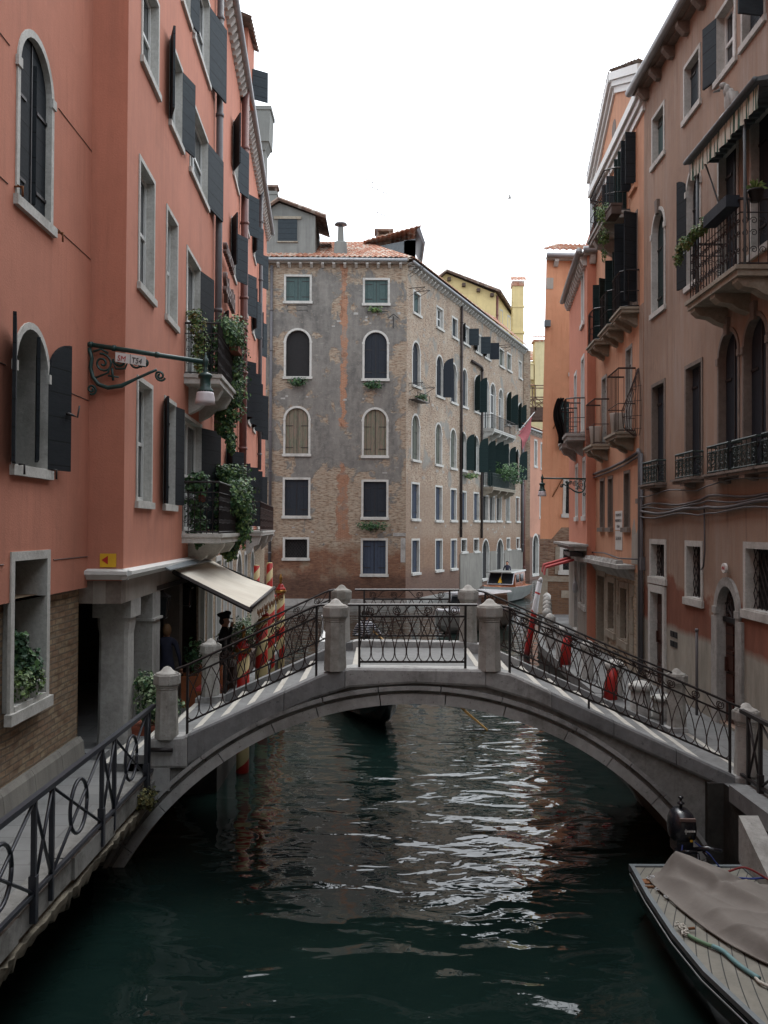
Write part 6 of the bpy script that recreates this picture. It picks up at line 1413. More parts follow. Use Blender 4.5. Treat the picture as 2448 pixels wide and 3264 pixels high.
# white launch
WB = thing('white_motorboat', (3.8, 43.5, 0), 'white cabin motorboat with dark hull, seen behind the bridge posts', 'boat')
mb = MB(); wp = [(0, .9, .80, -.1), (.4, 1.05, .84, -.15), (.75, .85, .9, -.1), (.92, .4, .97, .1), (1, .06, 1.02, .45)]
a2, u2, n2, L2 = hull(mb, (5.5, 45.7), (2.35, 41.3), wp); mb.build('hull', 'hull_grey', WB)
P = lambda t, o, z: tuple(a2+u2*L2*t+n2*o+Vector((0, 0, z)))
mb = MB(); L = []
for t, w, g, k in wp: L.append([P(t, -w, g), P(t, -w, g+.06), P(t, 0, g+.12), P(t, w, g+.06), P(t, w, g)])
mb.loft(L, (True, True), False); mb.build('deck', 'white_gel', WB)
mb = MB(); mb.loft([[P(t, -w, .92), P(t, w, .92), P(t-.03*(t > .5), w*.86, 1.62), P(t-.03*(t > .5), -w*.86, 1.62)] for t, w in ((.06, .8), (.35, .85), (.62, .72))]); mb.build('cabin', 'white_gel', WB)
mb = MB(); mb.loft([[P(t, -w, 1.62), P(t, w, 1.62), P(t, w*.9, 1.7), P(t, -w*.9, 1.7)] for t, w in ((.02, .85), (.35, .9), (.66, .74))]); mb.build('cabin_roof', 'white_gel', WB)
mb = MB()
for t0, t1 in ((.1, .3), (.34, .55)):
    for sg in (-1, 1): mb.poly(P(t0, sg*.86, 1.1), P(t1, sg*.84, 1.1), P(t1, sg*.79, 1.5), P(t0, sg*.81, 1.5))
for o0, o1 in ((-.6, -.08), (.08, .6)): mb.poly(P(.628, o0, 1.12), P(.628, o1, 1.12), P(.608, o1*.9, 1.52), P(.608, o0*.9, 1.52))
mb.build('window', 'glass_dark', WB)
# small moored boat in the lower right corner, stern towards the bridge
MBt = thing('moored_boat', (3.7, 9, 0), 'flat wooden boat under a brown tarpaulin in the lower right corner', 'boat')
BP = [(11.5, 3.02, 4.38), (10.6, 2.965, 4.42), (9.6, 2.945, 4.42), (8.8, 2.985, 4.40), (7.9, 3.13, 4.34), (7.0, 3.33, 4.2), (6.2, 3.54, 4.0), (5.6, 3.72, 3.85)]
def bpl(y, s=1):
    P = sorted([(a, b if s else c) for a, b, c in BP]); return lerp(P, y)
mb = MB(); L = []
for y, xa, xb in BP:
    L.append([(xa, y, .55), (xa-.01, y, .50), (xa+.02, y, .30), (xa+.22, y, -.12), (xb-.22, y, -.12), (xb-.02, y, .30), (xb+.01, y, .50), (xb, y, .55)])
mb.loft(L); mb.build('hull', 'gondola_black', MBt)
mb = MB(); L = []
for y, xa, xb in BP: L.append([(xa+.035, y, .556), (xb-.035, y, .556)])
mb.loft(L, (False, False), False); mb.build('deck', 'deck_planks', MBt)
mb = MB()
for s in (1, 2):
    xs_ = [(p[s], p[0]) for p in BP]; sg = 1 if s == 1 else -1
    mb.loft([[(x-.012*sg, y, .52), (x-.015*sg, y, .572), (x+.035*sg, y, .575), (x+.035*sg, y, .552)] for x, y in xs_])
mb.loft([[(3.0, 11.5, .5), (3.0, 11.56, .5), (3.0, 11.56, .575), (3.0, 11.5, .575)], [(4.4, 11.5, .5), (4.4, 11.56, .5), (4.4, 11.56, .575), (4.4, 11.5, .575)]]); mb.build('rub_rail', 'slate_awn', MBt)
mb = MB()
mb.sm = True
mb.loft([[(p[1]-.028, p[0], .47), (p[1]-.028, p[0], .485), (p[1]-.02, p[0], .485)] for p in BP]); mb.build('rim_strip', 'gutter_metal', MBt)
# coaming and folded tarpaulin
TP = thing('tarpaulin', (3.8, 10, .6), 'rumpled brown canvas cover spread over the moored boat', 'tarpaulin')
def tarp():
    N, M = 110, 90; mb = MB(); mb.sm = True; g = []
    left = [(8.55, 3.95), (8.9, 3.62), (9.3, 3.42), (9.7, 3.30), (10.2, 3.20), (10.7, 3.13), (11.0, 3.10), (11.15, 3.14), (11.25, 3.25)]
    for i in range(N+1):
        row = []
        for j in range(M+1):
            v = i/N; u = j/M; y = 8.5+2.78*v; xl = lerp(left, y); xr = 4.36
            # upper edge slants away to the right
            ytop = lerp([(3.1, 11.22), (3.4, 11.30), (3.7, 10.95), (4.0, 10.80), (4.4, 10.62)], xl+(xr-xl)*u)
            y = 8.5+(ytop-8.5)*v; xl = lerp(left, y); x = xl+(xr-xl)*u
            e = min(u*5, 1); e = e*e*(3-2*e); et = min((1-v)*9, 1); eb = min(v*7, 1)
            rid = lambda d, a, w: a*math.exp(-abs(d)/w)      # sharp-crested fold
            h = .11*e+.05*e*sin(pi*min(1, u*.8))
            d1 = x-3.28-(11.2-y)*.48; h += .15*math.exp(-(d1/(.09 if d1 < 0 else .30))**2)*e*(.2+.8*v*v)+rid(d1, .03, .03)*e*v
            d2 = x-3.42-(11.0-y)*.85; h += rid(d2, .045, .07)*e; d3 = x-3.35-(10.6-y)*.42; h += rid(d3, .028, .05)*e*(1-u)
            d4 = y-10.3-.35*(x-3.5); h -= .06*math.exp(-(d4/.08)**2)*e*min(1, max(0, x-3.4)*3); h += rid(y-9.62+.5*(x-3.9), .04, .07)*e; h += rid(y-9.05+.85*(x-4.0), .03, .045)*e; h += rid(y-9.35-.9*(x-3.9), .02, .04)*e
            h += .022*sin(x*2.1+y*2.9)*e+.004*sin(x*23+y*9)*e+.018*abs(sin((x-3.1)*7+(y-11)*3.3))*e*(1-u)
            row.append(mb.P((x+.012*sin(y*11), y, .585+max(h*min(et, 1)*eb, .004))))
        g.append(row)
    for i in range(N):
        for j in range(M): mb.face((g[i][j], g[i][j+1], g[i+1][j+1], g[i+1][j]))
    mb.build('cloth', 'tarp', TP)
    mb = MB(); mb.tube([tuple(mb_v) for mb_v in [(lerp(left, y)-.008, y, .59) for y in [8.55+.1*k for k in range(27)]]], .011, 5); mb.build('hem', 'tarp', TP)
tarp()
OM = thing('outboard_motor', (3.72, 11.75, .6), 'black outboard motor tilted up at the stern of the covered boat', 'outboard motor')
mb = MB(); L = []
for z, wx, wy, oy in ((.80, .12, .14, .02), (.84, .155, .19, .0), (.95, .165, .215, 0), (1.05, .155, .21, .01), (1.12, .125, .18, .02), (1.165, .08, .12, .03), (1.18, .03, .05, .03)):
    L.append([(3.72+wx*(abs(cos(t))**.75)*(1 if cos(t) > 0 else -1), 11.8+oy+wy*(abs(sin(t))**.75)*(1 if sin(t) > 0 else -1), z) for t in [2*pi*k/20 for k in range(20)]])
mb.sm = True; mb.loft(L); cw_ = mb.build('cowl', 'motor_black', OM)
mb = MB(); mb.lathe((3.72, 11.83, 1.17), [(.02, 0), (.02, .05), (.045, .06), (.045, .075), (.018, .085), (.018, .12), (.035, .135), (.03, .15)], 10); mb.build('starter_knob', 'motor_black', OM)
mb = MB(); mb.box(3.63, 3.82, 11.56, 11.6, 1.085, 1.12); mb.build('label_plate', 'letter_metal', OM)
mb = MB(); 
for k in range(6): mb.box(3.69+k*.022, 3.705+k*.022, 11.573, 11.58, .955, .975)
mb.box(3.70, 3.706, 11.573, 11.58, .93, .99); mb.build('lettering', 'sign_white', OM)
mb = MB(); mb.box(3.76, 3.785, 11.58, 11.6, .835, .855); mb.build('warning_dot', 'sign_yellow', OM)
mb = MB(); mb.box(3.62, 3.82, 11.66, 11.95, .66, .82); mb.box(3.60, 3.84, 11.5, 11.72, .52, .72); mb.loft([[(3.67, 11.75, .7), (3.77, 11.75, .7), (3.77, 11.95, .7), (3.67, 11.95, .7)], [(3.69, 11.85, -.3), (3.75, 11.85, -.3), (3.75, 12.1, -.3), (3.69, 12.1, -.3)]])
for x in (3.62, 3.82): mb.tube([(x, 11.5, .72), (x, 11.45, .55), (x, 11.5, .45)], .022, 6)
mb.tube([(3.62, 11.56, .70), (3.62, 11.47, .76), (3.8, 11.47, .76), (3.8, 11.56, .70)], .014, 5); mb.build('leg', 'motor_black', OM)
mb = MB(); mb.tube([(3.80, 11.6, .74), (3.95, 11.52, .78), (4.1, 11.45, .77)], [.028, .03, .024], 8); mb.tube([(3.9, 11.55, .74), (3.98, 11.5, .66)], .02, 6); mb.build('tiller', 'motor_black', OM)
mb = MB(); mb.tube([(3.66, 11.58, .8), (3.60, 11.45, .66), (3.68, 11.3, .62), (3.75, 11.2, .64)], .008, 5); mb.tube([(3.85, 11.7, .8), (4.0, 11.6, .68), (4.05, 11.4, .6)], .009, 5); mb.build('cable', 'rope_blue', OM)
def rope(name, pts, r, mat, label, cat='rope'):
    P = [Vector(p) for p in pts]; out = []
    for i in range(len(P)-1):
        p0, p1_, p2_, p3_ = P[max(0, i-1)], P[i], P[i+1], P[min(len(P)-1, i+2)]
        for k in range(6):
            t = k/6; out.append(.5*((2*p1_)+(-p0+p2_)*t+(2*p0-5*p1_+4*p2_-p3_)*t*t+(-p0+3*p1_-3*p2_+p3_)*t**3))
    out.append(P[-1]); mb = MB(); mb.tube([tuple(x) for x in out], r, 7); o = mb.build(name, mat, None, wld=pts[0]); return tag(o, label, cat)
rope('red_rope', [(3.78, 10.98, .72), (3.95, 10.95, .70), (4.15, 10.88, .78), (4.35, 10.78, .70), (4.45, 10.55, .66)], .012, 'rope_red', 'thin red rope along the upper edge of the tarpaulin')
rope('blue_rope', [(3.35, 11.22, .66), (3.6, 11.2, .62), (3.9, 10.94, .66), (4.2, 10.86, .66), (4.4, 10.8, .7)], .012, 'rope_blue', 'blue cord beside the red rope on the tarpaulin')
rope('thin_rope', [(3.62, 11.25, .66), (3.75, 11.05, .70), (3.85, 10.98, .72), (3.95, 11.0, .62)], .009, 'rope_white', 'short white cord near the outboard motor')
rope('mooring_hose', [(3.07, 9.52, .585), (3.12, 9.42, .585), (3.20, 9.30, .585), (3.225, 9.27, .59)], .02, 'hose_green', 'green sleeve of rope on the boat deck', 'hose')
rope('mooring_hose', [(3.225, 9.27, .59), (3.29, 9.15, .59), (3.32, 8.95, .59), (3.36, 8.78, .588), (3.42, 8.62, .586)], .024, 'hose_blue', 'pale blue hose protecting the mooring rope', 'hose')
rope('mooring_rope', [(3.40, 8.66, .58), (3.40, 8.55, .585), (3.47, 8.45, .585), (3.55, 8.36, .585), (3.66, 8.30, .59)], .016, 'rope_white', 'dirty white rope end by the rusty ring on the deck')
CL = thing('deck_cleat', (3.06, 9.6, .56), 'cleat wrapped in white cord on the boat deck edge', 'cleat')
mb = MB(); rnd = random.Random(3)
for k in range(9):
    a = rnd.uniform(0, pi); c = Vector((3.05+rnd.uniform(-.02, .02), 9.55+k*.022, .585+rnd.uniform(0, .03))); mb.tube([tuple(c+Vector((.035*cos(a+t), .03*sin(a+t), .015*sin(2*t)))) for t in [2*pi*j/10 for j in range(10)]], .008, 5)
mb.build('knot', 'rope_white', CL)
mb = MB(); mb.tube([(3.12, 9.68, .585), (3.18, 9.66, .60)], .014, 6); mb.build('horn', 'rust', CL)
RG = thing('mooring_ring', (3.70, 8.28, .56), 'small rusty ring at the end of the white rope', 'ring'); mb = MB(); mb.tube([(3.7+.03*cos(t), 8.28+.03*sin(t), .58) for t in [2*pi*k/12 for k in range(13)]], .011, 5); mb.box(3.66, 3.73, 8.24, 8.3, .556, .57); mb.build('ring', 'rust', RG)
HK = thing('deck_fittings', (3.1, 10.9, .56), 'metal shackles and a rusty plate near the boat stern corner', 'fitting')
mb = MB()
for x, y in ((3.10, 11.05), (3.16, 11.1), (3.10, 10.72), (3.14, 10.5)): mb.tube([(x+.02*cos(t), y+.03*sin(t), .59) for t in [2*pi*k/10 for k in range(11)]], .008, 5)
mb.build('shackle', 'gutter_metal', HK); mb = MB(); mb.box(3.02, 3.2, 10.95, 11.08, .556, .572); mb.box(3.0, 3.17, 10.83, 10.86, .556, .578); mb.build('plate', 'rust', HK)

# ------------------------------------------------------------------ people
def person(label, loc, J, E, extra=None, cat='person'):
    """J: joint -> (x,y,z,radius) relative to loc; E: (a,b,material)"""
    root = thing('person', loc, label, cat)
    names = list(J); me = bpy.data.meshes.new('body'); me.from_pydata([J[n][:3] for n in names], [(names.index(a), names.index(b)) for a, b, _ in E], [])
    o = bpy.data.objects.new('body', me); COL.objects.link(o)
    m = o.modifiers.new('s', 'SKIN'); m.use_smooth_shade = True
    for i, n in enumerate(names):
        me.skin_vertices[0].data[i].radius = (J[n][3], J[n][3] if len(J[n]) < 5 else J[n][4]); me.skin_vertices[0].data[i].use_root = (n == 'pelvis')
    sb = o.modifiers.new('b', 'SUBSURF'); sb.levels = sb.render_levels = 2
    bpy.context.view_layer.update()
    nm = bpy.data.meshes.new_from_object(o.evaluated_get(bpy.context.evaluated_depsgraph_get()))
    mats = []
    for *_, k in E:
        if k not in mats: mats.append(k)
    nm.materials.clear()
    for k in mats: nm.materials.append(MATS[k])
    segs = [(Vector(J[a][:3]), Vector(J[b][:3]), (J[a][3]+J[b][3])/2, mats.index(k)) for a, b, k in E]
    for p in nm.polygons:
        c = Vector(p.center); best = (1e9, 0)
        for a, b, r, k in segs:
            ab = b-a; t = max(0, min(1, (c-a).dot(ab)/max(ab.length_squared, 1e-9))); d = (c-a-ab*t).length-r
            if d < best[0]: best = (d, k)
        p.material_index = best[1]
    bpy.data.objects.remove(o); b = bpy.data.objects.new('body', nm); COL.objects.link(b); b.parent = root
    if extra: extra(root)
    return root
def human(h, face=0, larm=None, rarm=None, stance=.1, top='black_cloth', legs='black_cloth', lean=0, sleeves=None):
    """standing figure of height h; face = heading angle; arms as lists of (side, forward, up) for elbow and hand"""
    k = h/1.75; c, s = cos(face), sin(face)
    def R(x, y, z): return (c*x-s*y, s*x+c*y, z)      # x forward, y left
    def J_(x, y, z, *r): return (*R(x*k+lean*max(0, z-.9)*k, y*k, z*k), *[q*k for q in r])
    J = {'pelvis': J_(0, 0, .93, .14, .16), 'waist': J_(0, 0, 1.10, .125, .15), 'chest': J_(0, 0, 1.30, .13, .175), 'collar': J_(-.01, 0, 1.44, .085, .12), 'neck': J_(.0, 0, 1.51, .055), 'jaw': J_(.025, 0, 1.58, .068, .062), 'skull': J_(.01, 0, 1.66, .092, .08), 'crown': J_(0, 0, 1.71, .065, .06), 'nose': J_(.105, 0, 1.625, .013)}
    E = [('pelvis', 'waist', legs), ('waist', 'chest', top), ('chest', 'collar', top), ('collar', 'neck', 'skin'), ('neck', 'jaw', 'skin'), ('jaw', 'skull', 'skin'), ('skull', 'crown', 'skin'), ('jaw', 'nose', 'skin')]
    for sd, nm, arm in ((1, 'L', larm), (-1, 'R', rarm)):
        el, ha = arm or ((-.02, .26, 1.13), (.08, .27, .88))
        J['sh'+nm] = J_(0, sd*.175, 1.40, .062); J['el'+nm] = J_(el[0], sd*el[1], el[2], .043); J['wr'+nm] = J_(ha[0], sd*ha[1], ha[2], .029)
        d = Vector((ha[0]-el[0], sd*(ha[1]-el[1]), ha[2]-el[2])).normalized(); side_ = d.cross(Vector((0, 0, 1)) if abs(d.z) < .9 else Vector((1, 0, 0))).normalized()
        w = Vector((ha[0], sd*ha[1], ha[2])); pm = w+d*.07
        J['pa'+nm] = J_(*pm, .034, .02); E += [('collar', 'sh'+nm, top), ('sh'+nm, 'el'+nm, sleeves or top), ('el'+nm, 'wr'+nm, sleeves or top), ('wr'+nm, 'pa'+nm, 'skin')]
        for f_ in range(4):
            a = pm+d*.045+side_*(f_-1.5)*.02; b = a+d*(.035-.004*abs(f_-1))-Vector((0, 0, .008)); J['f%d%s' % (f_, nm)] = J_(*a, .009); J['g%d%s' % (f_, nm)] = J_(*b, .007)
            E += [('pa'+nm, 'f%d%s' % (f_, nm), 'skin'), ('f%d%s' % (f_, nm), 'g%d%s' % (f_, nm), 'skin')]
        a = w+d*.05+side_*.045; J['t'+nm] = J_(*a, .009); E.append(('pa'+nm, 't'+nm, 'skin'))
        J['hp'+nm] = J_(0, sd*.09, .86, .10); J['kn'+nm] = J_(.03, sd*(stance), .49, .062); J['an'+nm] = J_(-.01, sd*stance*1.1, .09, .042); J['to'+nm] = J_(.16, sd*stance*1.2, .04, .035)
        E += [('pelvis', 'hp'+nm, legs), ('hp'+nm, 'kn'+nm, legs), ('kn'+nm, 'an'+nm, legs), ('an'+nm, 'to'+nm, 'black_cloth')]
    return J, E, R, k
def headgear(kind, loc, h, face, col, lean=0):
    def ex(root):
        c, s = cos(face), sin(face); k = h/1.75; L = Vector(loc); mb = MB()
        def Q(x, y, z): x, y, z = x*k+lean*max(0, z-.9)*k, y*k, z*k; return (L.x+c*x-s*y, L.y+s*x+c*y, L.z+z)
        if kind == 'cap':
            for z, r, ox in (): pass
            mb.sm = True
            rows = [(1.68, .098, 0), (1.72, .10, 0), (1.745, .135, -.01), (1.785, .145, -.015), (1.81, .10, -.01), (1.818, .02, 0)]
            mb.loft([[Q(ox+r*cos(t), r*.9*sin(t), z+.02*cos(t)) for t in [2*pi*i/18 for i in range(18)]] for z, r, ox in rows])
            mb.loft([[Q(.06, -.07, 1.69), Q(.06, .07, 1.69), Q(.06, .07, 1.70), Q(.06, -.07, 1.70)], [Q(.165, -.05, 1.665), Q(.165, .05, 1.665), Q(.165, .05, 1.675), Q(.165, -.05, 1.675)]])
            mb.build('cap', col, root)
            mb = MB(); blob(mb, Q(-.03, 0, 1.62), (.085*k, .085*k, .085*k)); mb.build('hair', 'hair_dark', root)
        else:
            fz = .0 if kind == 'short' else -.05
            mb.sm = True; blob(mb, Q(-.022, 0, 1.675+fz*.5), (.098*k, .092*k, (.098 if kind == 'short' else .14)*k), 14, 9); mb.build('hair', col, root)
    return ex
loc = (-3.12, 18.6, QZ); J, E, R, k = human(1.72, 0, larm=((.02, .25, 1.15), (.12, .2, .98)), rarm=((.12, .24, 1.20), (.14, .06, 1.50)))
person('man in a black uniform and peaked cap, hand at his mouth, beside the striped poles', loc, J, E, headgear('cap', loc, 1.72, 0, 'black_cloth'))
loc = (-4.06, 17.75, QZ); J, E, R, k = human(1.60, pi/2, top='navy_cloth', legs='navy_cloth')
person('person with reddish blond hair and dark jacket seen from behind in the portico', loc, J, E, headgear('long', loc, 1.60, pi/2, 'hair_blond'))
loc = (-.42, 22.0, 1.0); J, E, R, k = human(1.72, pi/2-.1, larm=((.10, .30, 1.15), (.30, .12, 1.16)), rarm=((.05, .36, 1.16), (.30, .30, 1.02)), stance=.14, top='striped_jersey', lean=.06)
person('gondolier in a navy and white striped jersey, standing with his back turned', loc, J, E, headgear('short', loc, 1.72, pi/2-.1, 'hair_dark', .06))
loc = (8.05, 61.6, .75); J, E, R, k = human(1.75, -pi/2-.3, larm=((.15, .24, 1.15), (.35, .12, 1.15)), top='navy_cloth')
person('taxi driver in dark clothes standing behind the windscreen of the wooden taxi', loc, J, E, headgear('short', loc, 1.75, -pi/2-.3, 'hair_dark'))

# ------------------------------------------------------------------ plants
def plant(name, org, label, blobs, mats=('ivy_leaf', 'dark_leaf'), size=.06, cat='plant', pot=None, stems=None, group=None):
    T = thing(name, org, label, cat, group); mb = MB()
    for c, r, n in blobs:
        c = Vector(c)
        def fn():
            while True:
                d = Vector((random.gauss(0, 1), random.gauss(0, 1), random.gauss(0, 1)))
                if d.length > .1: break
            d.normalize(); rr = random.random()**.38*(1+.16*sin(7*d.x+5*d.z)+.12*sin(9*d.y))
            p = c+Vector((d.x*r[0], d.y*r[1], d.z*r[2]))*rr
            return p, d+Vector((0, -.2, .5))
        leaves(mb, n, fn, size, len(mats))
    mb.build('foliage', list(mats), T)
    if stems:
        mb = MB()
        for s in stems: mb.tube(s, .012, 4)
        mb.build('stems', 'dark_wood', T)
    if pot: pot(T)
    return T
def potf(x, y, z, r, h, mat):
    def f(T):
        mb = MB(); mb.lathe((x, y, z), [(r*.7, 0), (r*.95, h*.85), (r*1.05, h*.86), (r*1.05, h), (r*.9, h), (r*.85, h*.8)], 18); mb.build('pot', mat, T)
    return f
def boxf(x0, x1, y0, y1, z0, z1, mat):
    def f(T):
        mb = MB(); mb.box(x0, x1, y0, y1, z0, z1); mb.box(x0-.015, x1+.015, y0-.015, y1+.015, z1-.05, z1+.005); mb.build('planter', mat, T)
    return f
plant('potted_ivy', (-4.55, 11.45, 2.5), 'potted ivy on the sill of the near brick window', [((-4.5, 11.65, 3.0), (.13, .22, .24), 420), ((-4.48, 11.6, 3.22), (.1, .16, .15), 180), ((-4.42, 11.85, 2.85), (.12, .25, .26), 420)], ('dark_leaf', 'dark_leaf', 'ivy_leaf'), .08, pot=potf(-4.5, 11.6, 2.5, .15, .2, 'bucket_white'))
plant('trailing_plant', (-4.45, 11.45, 2.7), 'variegated trailing leaves below the ivy in the near window', [((-4.42, 11.60, 2.72), (.12, .22, .20), 420), ((-4.38, 11.95, 2.70), (.09, .18, .2), 300)], ('variegated_leaf', 'light_leaf', 'ivy_leaf'), .055, pot=potf(-4.42, 11.9, 2.5, .1, .22, 'white_paint'))
plant('portico_shrub', (-3.7, 15.35, QZ), 'light green variegated shrub between the corner column and the bridge post', [((-3.72, 15.3, 1.85), (.33, .28, .42), 900), ((-3.55, 15.5, 1.62), (.28, .22, .3), 400), ((-3.85, 15.3, 2.15), (.22, .2, .16), 220)], ('variegated_leaf', 'variegated_leaf', 'ivy_leaf', 'dark_leaf'), .065, cat='shrub', pot=boxf(-4.0, -3.4, 15.1, 15.65, QZ, 1.45, 'terracotta'))
plant('terrace_shrub', (-3.6, 18.3, QZ), 'dark shrub in a wooden box behind the far left bridge post', [((-3.62, 18.3, 2.15), (.22, .22, .32), 500)], ('dark_leaf', 'ivy_leaf'), .06, cat='shrub', pot=boxf(-3.85, -3.35, 18.05, 18.6, QZ, 1.8, 'mahogany'))
for k, (y, x, l, h) in enumerate([(20.6, -3.35, 'leafy hedge box nearest the uniformed man', .1), (22.3, -3.3, 'hedge box in the middle of the terrace hedge', .12), (24.0, -3.28, 'hedge box at the far end of the terrace', .08)]):
    plant('terrace_hedge', (x, y, QZ), l, [((x, y, 2.02+h), (.28, .75, .38), 1100)], ('variegated_leaf', 'ivy_leaf', 'ivy_leaf', 'dark_leaf'), .06, cat='hedge', pot=boxf(x-.2, x+.2, y-.7, y+.7, QZ, 1.7, 'dark_wood'), group='hedge boxes on the hotel terrace')
def curtain(F, s, d0, d1, z0, z1, n, thick=.14, taper=.6, nm=None):
    out = []
    m = 9
    for k in range(m):
        t = k/(m-1); z = z1+(z0-z1)*t; w = (d1-d0)*(1-.25*abs(t-.35))*(1-taper*max(0, t-.7)/.3)
        c = F.T(s+random.uniform(-.05, .05), (d0+d1)/2+random.uniform(-.06, .06)+.1*t, z); out.append((c, (w/2, thick, (z1-z0)/m*.9), n//m))
    return out
plant('hanging_ivy', hA.T(7.7, .5, 7.72), 'dense green ivy hanging off the upper balcony behind the lamp', curtain(hA, 7.6, .0, .95, 6.6, 9.25, 6000, .34, .75)+[(hA.T(6.4, .8, 8.85), (.24, 1.0, .3), 900)], ('ivy_leaf', 'ivy_leaf', 'light_leaf', 'dark_leaf'), .075, pot=boxf(*(lambda p: (p[0]-.12, p[0]+.12, p[1]-.3, p[1]+.3, 8.55, 8.75))(hA.T(7.2, .75, 0)), 'terracotta'))
plant('trailing_vine', hA.T(5.1, .3, 8.0), 'thin russet vine at the near end of the upper balcony', curtain(hA, 5.08, 0, .42, 7.75, 8.95, 1300, .12, .4), ('russet_leaf', 'ivy_leaf', 'light_leaf'), .06)
plant('hanging_ivy', hA.T(8.2, .5, 4.5), 'dense green ivy covering the far end of the lower balcony above the awning', curtain(hA, 8.1, -.1, 1.05, 4.05, 5.95, 6500, .36, .6)+[(hA.T(7.4, .82, 5.35), (.28, .9, .42), 1800), (hA.T(8.0, .85, 4.9), (.25, .4, .7), 1500)], ('ivy_leaf', 'ivy_leaf', 'light_leaf', 'dark_leaf'), .075)
plant('balcony_plant', hA.T(5.1, .3, 4.6), 'dark leafy plant at the near end of the lower balcony', curtain(hA, 5.15, 0, .42, 4.3, 5.15, 600, .1, .5)+[(hA.T(5.1, .25, 5.5), (.26, .2, .26), 500)], ('dark_leaf', 'ivy_leaf'), .085, pot=potf(*hA.T(5.15, .35, 5.15), .1, .16, 'terracotta'))
plant('balcony_plant', p1.T(5.2, .6, 12.4), 'yellow-green plant spilling from a box under the pediment house balcony', [(p1.T(5.0, .7, 12.45), (.2, .32, .28), 420), (p1.T(4.6, .6, 12.0), (.14, .25, .25), 260), (p1.T(4.4, .55, 11.6), (.08, .15, .2), 90)], ('light_leaf', 'light_leaf', 'ivy_leaf'), .055, pot=boxf(*(lambda p: (p[0]-.12, p[0]+.12, p[1]-.3, p[1]+.3, 12.15, 12.4))(p1.T(5.6, .55, 0)), 'dark_wood'))
bp = [(brown.T(4.85+.2*k, .68, 9.72+.04*sin(k*2)), (.10, .14, .13-.006*k), 150) for k in range(8)]
plant('balcony_plants', brown.T(5.2, .6, 9.7), 'trailing yellow-green plants along the rail of the canopied balcony', bp+[(brown.T(4.8, .7, 9.55), (.09, .12, .16), 160)], ('light_leaf', 'russet_leaf', 'light_leaf', 'ivy_leaf'), .05)
T = thing('flower_box', brown.T(6.5, .6, 9.7), 'dark blue flower box hung on the canopied balcony rail', 'flower box')
mb = brown.mb(); mb.box(6.3, 7.35, .55, .76, 9.62, 9.80); mb.build('box', 'navy_shutter', T)
AG = thing('potted_agave', brown.T(7.4, .3, 9.7), 'spiky agave in a dark pot at the balcony edge', 'plant')
mb = MB(); c0 = Vector(brown.T(7.4, .32, 9.85))
for k in range(46):
    a = random.uniform(0, 2*pi); e = random.uniform(.2, 1.2); d = Vector((cos(a)*cos(e), sin(a)*cos(e), sin(e))); L_ = random.uniform(.14, .24); w = d.cross(Vector((0, 0, 1))).normalized()*.011; tip = c0+d*L_-Vector((0, 0, .04)); mid_ = c0+d*L_*.6+Vector((0, 0, .02))
    mb.face([mb.P(x) for x in (c0-w, mid_-w, tip, mid_+w, c0+w)])
mb.build('foliage', 'light_leaf', AG); potf(*brown.T(7.4, .32, 9.68), .12, .18, 'iron')(AG)
gb = [(gray.T(4.85, .35, 13.25), (.6, .3, .28), 'bushy geranium box under the left arched window, third floor', 'dark_leaf', 300), (gray.T(9.28, .35, 13.1), (.6, .3, .28), 'bushy geranium box under the right arched window, third floor', 'dark_leaf', 300), (gray.T(9.3, .3, 4.75), (1.0, .25, .32), 'straggling plants below the first floor navy shutters, right', 'dark_leaf', 380), (gray.T(9.4, .3, 17.55), (.5, .2, .2), 'yellowish plant box under the top right shuttered window', 'light_leaf', 160),
      (side.T(1.6, .4, 12.6), (.4, .4, .25), 'green plant box on the iron shelf at the palace corner', 'dark_leaf', 220), (side.T(11.9, .4, 8.35), (.6, .6, .22), 'bright green window box beside the drainpipe, brick side', 'light_leaf', 260), (side.T(19.6, .9, 9.1), (1.5, 2.0, .7), 'large bush growing on the lower dark balcony of the brick side', 'ivy_leaf', 900), (side.T(22.6, .9, 8.6), (1.0, 1.2, .5), 'smaller plants at the far end of the lower dark balcony', 'dark_leaf', 400)]
for c, r, l, m, n in gb: plant('window_plants', c, l, [(c, r, n)], (m, 'ivy_leaf'), .12 if n < 500 else .16, group='plants in the palace window boxes')
plant('footing_weeds', (-3.1, 12.3, 1.0), 'dry weeds growing from the left quay edge by the bridge', [((-3.12, 12.35, 1.12), (.12, .22, .14), 220), ((-3.1, 12.7, 1.0), (.08, .12, .15), 120)], ('moss', 'russet_leaf'), .05)
